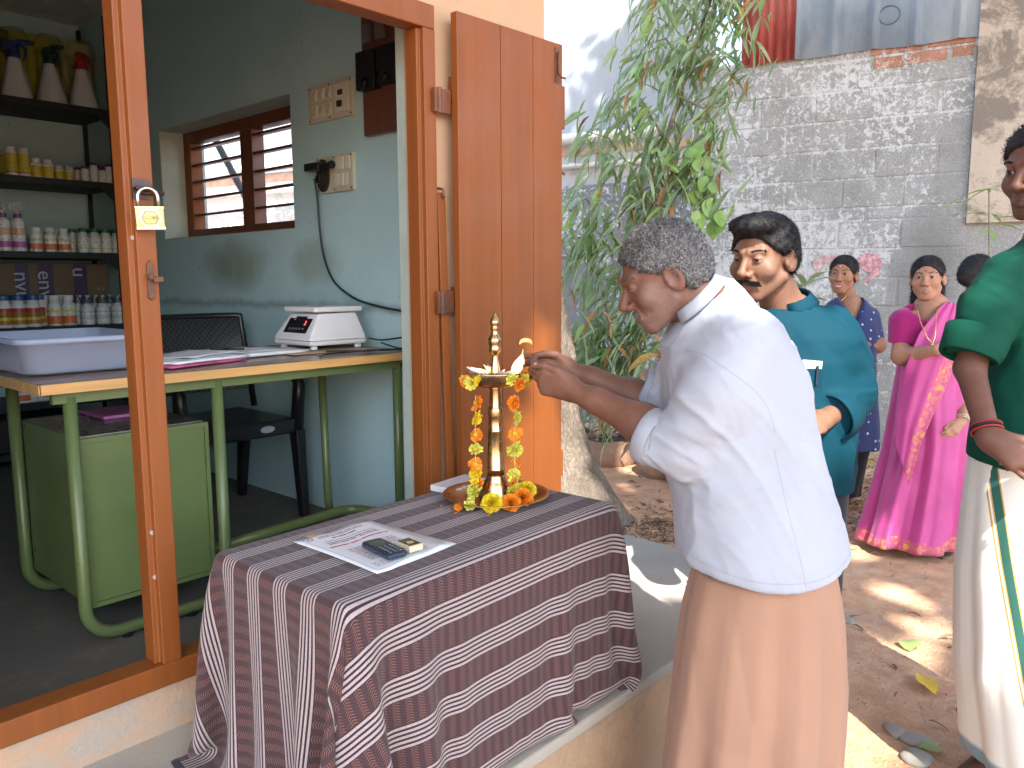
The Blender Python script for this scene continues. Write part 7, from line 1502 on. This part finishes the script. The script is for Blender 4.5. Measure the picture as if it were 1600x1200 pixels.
stem([(1040, 220), (1010, 170), (975, 150), (950, 170)], 5.9, .010, .003); stem([(1075, 110), (1040, 60), (1010, 70), (990, 100)], 5.9, .010, .003)
stem([(1075, 110), (1115, 80), (1140, 110), (1150, 150)], 5.9, .010, .003); stem([(1060, 150), (1100, 170), (1120, 200), (1130, 190)], 5.85, .01, .003); stem([(1110, 0), (1070, -20), (1030, -10), (1010, 20)], 5.9, .009, .003)
stem([(1110, 0), (1150, -20), (1165, 10), (1160, 60)], 5.9, .009, .003); stem([(990, 560), (1020, 500), (1005, 470)], 5.9, .008, .003); stem([(1000, 480), (950, 500), (915, 520), (890, 560)], 5.95, .009, .003); stem([(960, 560), (930, 560), (905, 590)], 5.95, .008, .003)
stem([(950, 655), (925, 600), (920, 540)], 5.95, .006, .002); stem([(1010, 650), (1030, 590), (1035, 540)], 5.95, .006, .002)
nleaf = 0; big = []
def leaf_at(p, d, k):
    global nleaf
    z = d.normalized(); x = z.cross(Vector((0, 0, 1))); x = x.normalized() if x.length > .05 else Vector((1, 0, 0)); y = z; n_ = x.cross(y)
    M = Matrix.Translation(p) @ Matrix((x, y, n_)).transposed().to_4x4() @ Matrix.Rotation(rs.uniform(-.9, .9), 4, 'Y'); sc = rs.uniform(.75, 1.25)
    big.append((M @ Matrix.Scale(sc, 4), k))
for pts in stems:
    L = sum((pts[i+1]-pts[i]).length for i in range(len(pts)-1)); cnt = int(L*(105 if len(pts) > 6 else 135))
    for i in range(cnt):
        f = rs.uniform(.12 if len(pts) > 6 else .05, 1)*(len(pts)-1); a = min(int(f), len(pts)-2); p = pts[a].lerp(pts[a+1], f-a)
        off = Vector((rs.gauss(0, .08), rs.gauss(0, .10), rs.gauss(0, .09))); p = p+off
        q = WM.inverted() @ p
        if q.y < .05: p = p+(WM.to_3x3() @ Vector((0, .06-q.y, 0)))
        lf = rs.uniform(-1, .75); d = -R0*(.55+.2*lf)*rs.choice((1, 1, 1, -.8))+Vector((0, 0, -rs.uniform(.1, 1.1)))-F0*rs.uniform(-.4, .6)
        leaf_at(p, d, rs.choices((0, 1, 2, 3, 4), (30, 28, 22, 15, 5))[0])
rs.shuffle(big)
for M, k in big[:290]:
    o = bpy.data.objects.new('leaf', LS[k]); COL.objects.link(o); o.parent = shr; o.matrix_world = Matrix.Translation(-Vector(shr.location)) @ M
    o.matrix_basis = Matrix.Translation(-Vector(shr.location)) @ M
def joined(name, items, parent, mats, kind='stuff'):
    V, Fc, Mi = [], [], []
    for M, k, mi in items:
        b = len(V); V.extend([tuple(M @ v.co) for v in LS[k].vertices]); Fc.extend([tuple(i+b for i in p.vertices) for p in LS[k].polygons]); Mi.extend([mi]*len(LS[k].polygons))
    m = MB(); m.v = V; m.f = Fc; m.m = Mi; o = m.build(name, mats, parent, smooth=True, fix=False); o['kind'] = kind; return o
joined('foliage', [(M, k, 0 if k < 3 else 1 if k == 3 else 2) for M, k in big[290:]], shr, [LEAFS, LEAFY, LEAFB])
# heart leaved creeper on the wall corner above the older man
vine = thing('creeper', tuple(P(1095, 340, 5.9)), 'bright green creeper with broad leaves climbing the wall edge', 'plant')
VL = leafmesh('broad_leaf', .13, .11, LEAFY, .3, .2); VL2 = leafmesh('broad_leaf', .10, .09, LEAFY, .2, .3)
MB().tube([P(1098, 420, 5.95), P(1097, 340, 5.9), P(1100, 280, 5.9), P(1092, 220, 5.9)], .005, 5).build('stem', mat('creeper stem', (.16, .2, .08), .8), vine)
for i in range(46):
    v = rs.uniform(215, 350); u = 1098+rs.gauss(0, 16)-(12 if v < 260 else 0)+(14 if v > 300 else 0)
    o = bpy.data.objects.new('leaf', rs.choice((VL, VL2))); COL.objects.link(o); o.parent = vine
    o.matrix_basis = Matrix.Translation(P(u, v, 5.85+rs.uniform(-.1, .1))-vine.location) @ Euler((rs.uniform(-2.2, -.9), rs.uniform(-.5, .5), YAW-PI/2+rs.uniform(-1, 1))).to_matrix().to_4x4()
def smallplant(name, base, top, n, L, W_, label, mt, spread=1.0, up=.3, kinds=None):
    t = thing(name, tuple(base), label, 'plant'); base, top = Vector(base), Vector(top); MB().tube([base, base.lerp(top, .5)+Vector((.02, 0, 0)), top], [.008, .007, .004], 6).build('stem', mat('plant stem', (.25, .25, .13), .8), t, smooth=True)
    me = leafmesh('leaf', L, W_, mt, .35, .25)
    for i in range(n):
        a = 2*PI*i/n*1.3+.3*i; k = rs.uniform(.8, 1.15); f = 1-.3*rs.random()*(i % 3 > 0)
        o = bpy.data.objects.new('leaf', me); COL.objects.link(o); o.parent = t; o.matrix_basis = Matrix.Translation(base.lerp(top, f)-base) @ Matrix.Rotation(a, 4, 'Z') @ Matrix.Rotation(up+rs.uniform(-.3, .3), 4, 'X') @ Matrix.Scale(k, 4)
    return t
smallplant('green_plant', P(1262, 700, 4.4), P(1258, 447, 4.4), 14, .21, .055, 'green plant with pointed leaves between the teal shirt and the smiling woman', LEAFS, up=.45)
smallplant('papaya_seedling', P(1545, 560, 5.9), P(1545, 295, 5.6), 12, .26, .035, 'thin seedling with narrow leaves before the stained beige wall', LEAFY, up=.1)
def loose(px, D, mesh, label, rot, sc=1, name='dry_leaf', z=None):
    o = bpy.data.objects.new(name, mesh); COL.objects.link(o); p = P(*px, D)
    if z is not None: p.z = z
    o.location = p; o.rotation_euler = rot; o.scale = (sc,)*3; return tag(o, label, 'leaf')
DL = leafmesh('dry_leaf', .22, .13, LEAFD, .2, .5); DB_ = leafmesh('dry_leaf', .2, .12, LEAFB, .3, .6)
loose((1028, 555), 5.4, DL, 'upper dry yellow leaf behind the white shirt', (-.4, .4, .3)); loose((1015, 575), 5.4, DB_, 'lower dry tan leaf behind the white shirt', (-.3, .8, 1.6), .9)
smallplant('dry_plant', P(1340, 770, 5.6), P(1335, 722, 5.6), 7, .20, .10, 'dry yellow leaves at the wall foot beside the pink sari', LEAFD, up=.5)
GL = leafmesh('fallen_leaf', .115, .10, m_leaf('pale green leaf', (.30, .42, .14), (.34, .46, .18)), .05, .25, 7)
import types
def gpt(u, v, z=0.0):
    r_ = FW+RT*((u-800)/FPX)-UP*((v-600)/FPX); q = CAMP+r_*((z-CAM_H)/r_.z); return q
def gleaf(u, v, me, label, rz, sc, rot=(.08, .1)):
    o = bpy.data.objects.new('fallen_leaf', me); COL.objects.link(o); q = gpt(u, v); o.location = (q.x, q.y, gz(q.x, q.y)+.012); o.rotation_euler = (rot[0], rot[1], rz); o.scale = (sc,)*3; return tag(o, label, 'leaf')
gleaf(1420, 1005, GL, 'pale green leaf lying on the red ground between the men', 1.9, .95)
YL = leafmesh('fallen_leaf', .13, .07, mat('yellow fallen leaf', (.75, .50, .04), .5), .05, .3); gleaf(1460, 1090, YL, 'yellow leaf lying on sunlit ground beside the white dhoti', -.9, 1.05)
gleaf(1478, 1175, GL, 'dull green leaf half covered by dust near the white dhoti hem', .6, .7)
# stones
STONE = m_cement('grey stone', (.33, .31, .27), (.28, .22, .17))
def stone(u, v, r_, sc, label, seed, grp='loose stones on the ground'):
    q = gpt(u, v); m = MB(); m.sphere((0, 0, 0), r_, 12, 8, None, sc); m.v = [tuple(Vector(p)*(1+.22*mnoise.noise(Vector(p)*30+Vector((seed, 0, 0))))) for p in m.v]; o = m.build('stone', STONE, smooth=True); o.location = (q.x, q.y, gz(q.x, q.y)+r_*sc[2]*.3); o.rotation_euler = (0, 0, seed); tag(o, label, 'stone', grp)
stone(1400, 1140, .038, (1.2, .8, .4), 'upper grey flat stone of the cluster between the men', 1); stone(1435, 1155, .045, (1.2, .8, .35), 'middle grey flat stone of the cluster', 2); stone(1432, 1182, .05, (1.1, .9, .3), 'largest round grey stone nearest the camera', 3); stone(1318, 968, .045, (1.4, .7, .25), 'pale flat stone beside the peach dhoti', 4)
# pebbles and dry litter
def litter(name, n, region, kinds, mats, zf=.004, seed=1):
    rg = random.Random(seed); its = []
    for i in range(n):
        u, v = region(rg); q = gpt(u, v)
        M = Matrix.Translation((q.x, q.y, gz(q.x, q.y)+zf+rg.uniform(0, .012))) @ Euler((rg.uniform(-.4, .4), rg.uniform(-.5, .5), rg.uniform(0, 6.3))).to_matrix().to_4x4() @ Matrix.Scale(rg.uniform(.18, .42), 4); its.append((M, rg.choice(kinds), rg.randrange(len(mats))))
    o = joined(name, its, None, mats); tag(o, 'dry leaf litter and twigs scattered over the red soil', 'leaf litter'); return o
LIT = [mat('litter brown', (.30, .18, .11), .85, 0, .3, 30), mat('litter tan', (.48, .36, .25), .85, 0, .3, 30), mat('litter dark', (.16, .10, .07), .85)]
litter('leaf_litter', 900, lambda g: (g.gauss(1040, 50), g.gauss(830, 28)), (0, 1, 4), LIT, seed=2)
o = litter('leaf_litter', 700, lambda g: (g.gauss(1345, 28), g.uniform(715, 830)), (0, 1, 4), LIT, seed=3); o['label'] = 'dry leaf litter at the wall foot behind the women'
o = litter('leaf_litter', 260, lambda g: (g.uniform(880, 1600), 705+g.random()**2*450), (1, 4), LIT, seed=4); o['label'] = 'sparse dry leaves over the open yard'
rg = np.random.default_rng(8); n = 5000; u_ = rg.uniform(700, 1700, n); v_ = 690+rg.random(n)**1.3*560; V = []; 
for u, v, r_ in zip(u_, v_, rg.uniform(.0015, .006, n)):
    q = gpt(u, v); z = gz(q.x, q.y); a = r_*8; V += [(q.x+r_, q.y, z), (q.x, q.y+r_, z), (q.x-r_, q.y, z), (q.x, q.y-r_, z), (q.x+r_*.3, q.y, z+r_)]
V = np.array(V); b = np.arange(n)[:, None]*5; T = np.concatenate([b+np.array([[i, (i+1) % 4, 4]]) for i in range(4)])
o = npmesh('pebbles', V, T, mat('soil crumbs', (.52, .38, .29), .95, 0, .4, 300), smooth=False); tag(o, 'small crumbs of soil and pebbles over the yard', 'pebbles', None, 'stuff')
# grow bags along the wall
CLAY = m_plaster('dusty brown grow bag', (.36, .22, .15), (.46, .36, .28), .5, (.25, .15, .1), .6); DIRT = mat('dark potting soil', (.10, .07, .05), .95, 0, .4, 30, .8, 60)
def bag(u, v, D, r_, h, label, seed):
    q = gpt(u, v); rg = random.Random(seed); t = thing('grow_bag', (q.x, q.y, 0), label, 'grow bag', 'soil filled bags by the wall'); m = MB(); N = 28; rings = []
    for z, k in ((0, .93), (.02, 1.0), (h*.3, 1.06), (h*.6, 1.02), (h*.9, 1.0), (h, .99), (h+.008, .95), (h-.015, .90)):
        rings.append([(q.x+r_*k*(1+.05*mnoise.noise(Vector((math.cos(2*PI*j/N)*2+seed, math.sin(2*PI*j/N)*2, z*9))))*math.cos(2*PI*j/N), q.y+r_*k*(1+.05*mnoise.noise(Vector((math.cos(2*PI*j/N)*2+seed, 5, z*9))))*math.sin(2*PI*j/N), z+.008*math.sin(3*2*PI*j/N+seed)*(z > h*.8)) for j in range(N)])
    m.loft(rings, cap=False); m.build('bag_wall', CLAY, t, smooth=True); m = MB(); m.lathe([(r_*.92, h-.02), (.01, h-.005+.01)], (q.x, q.y, 0), 16, cap=False); m.build('soil', DIRT, t, smooth=True)
    its = [(Matrix.Translation((q.x+rg.gauss(0, r_*.45), q.y+rg.gauss(0, r_*.45), h+.01+rg.uniform(0, .04))) @ Euler((rg.uniform(-.8, .8), rg.uniform(-.8, .8), rg.uniform(0, 6))).to_matrix().to_4x4() @ Matrix.Scale(rg.uniform(.3, .8), 4), rg.choice((0, 1, 4)), rg.randrange(4)) for _ in range(36)]
    o = joined('dry_stalks', its, t, LIT+[mat('black plastic scrap', (.02, .025, .03), .35)])
bag(898, 712, 5, .17, .20, 'brown soil bag nearest the tree trunk', 1); bag(955, 722, 4.9, .21, .19, 'wide brown soil bag second from the tree trunk', 2); bag(1040, 742, 4.7, .2, .16, 'brown soil bag under the older man\'s forearms', 3); bag(1085, 755, 4.6, .2, .17, 'brown soil bag hidden behind the white shirt', 4)
bag(880, 690, 5.5, .16, .2, 'far soil bag behind the others by the dark wall', 5)
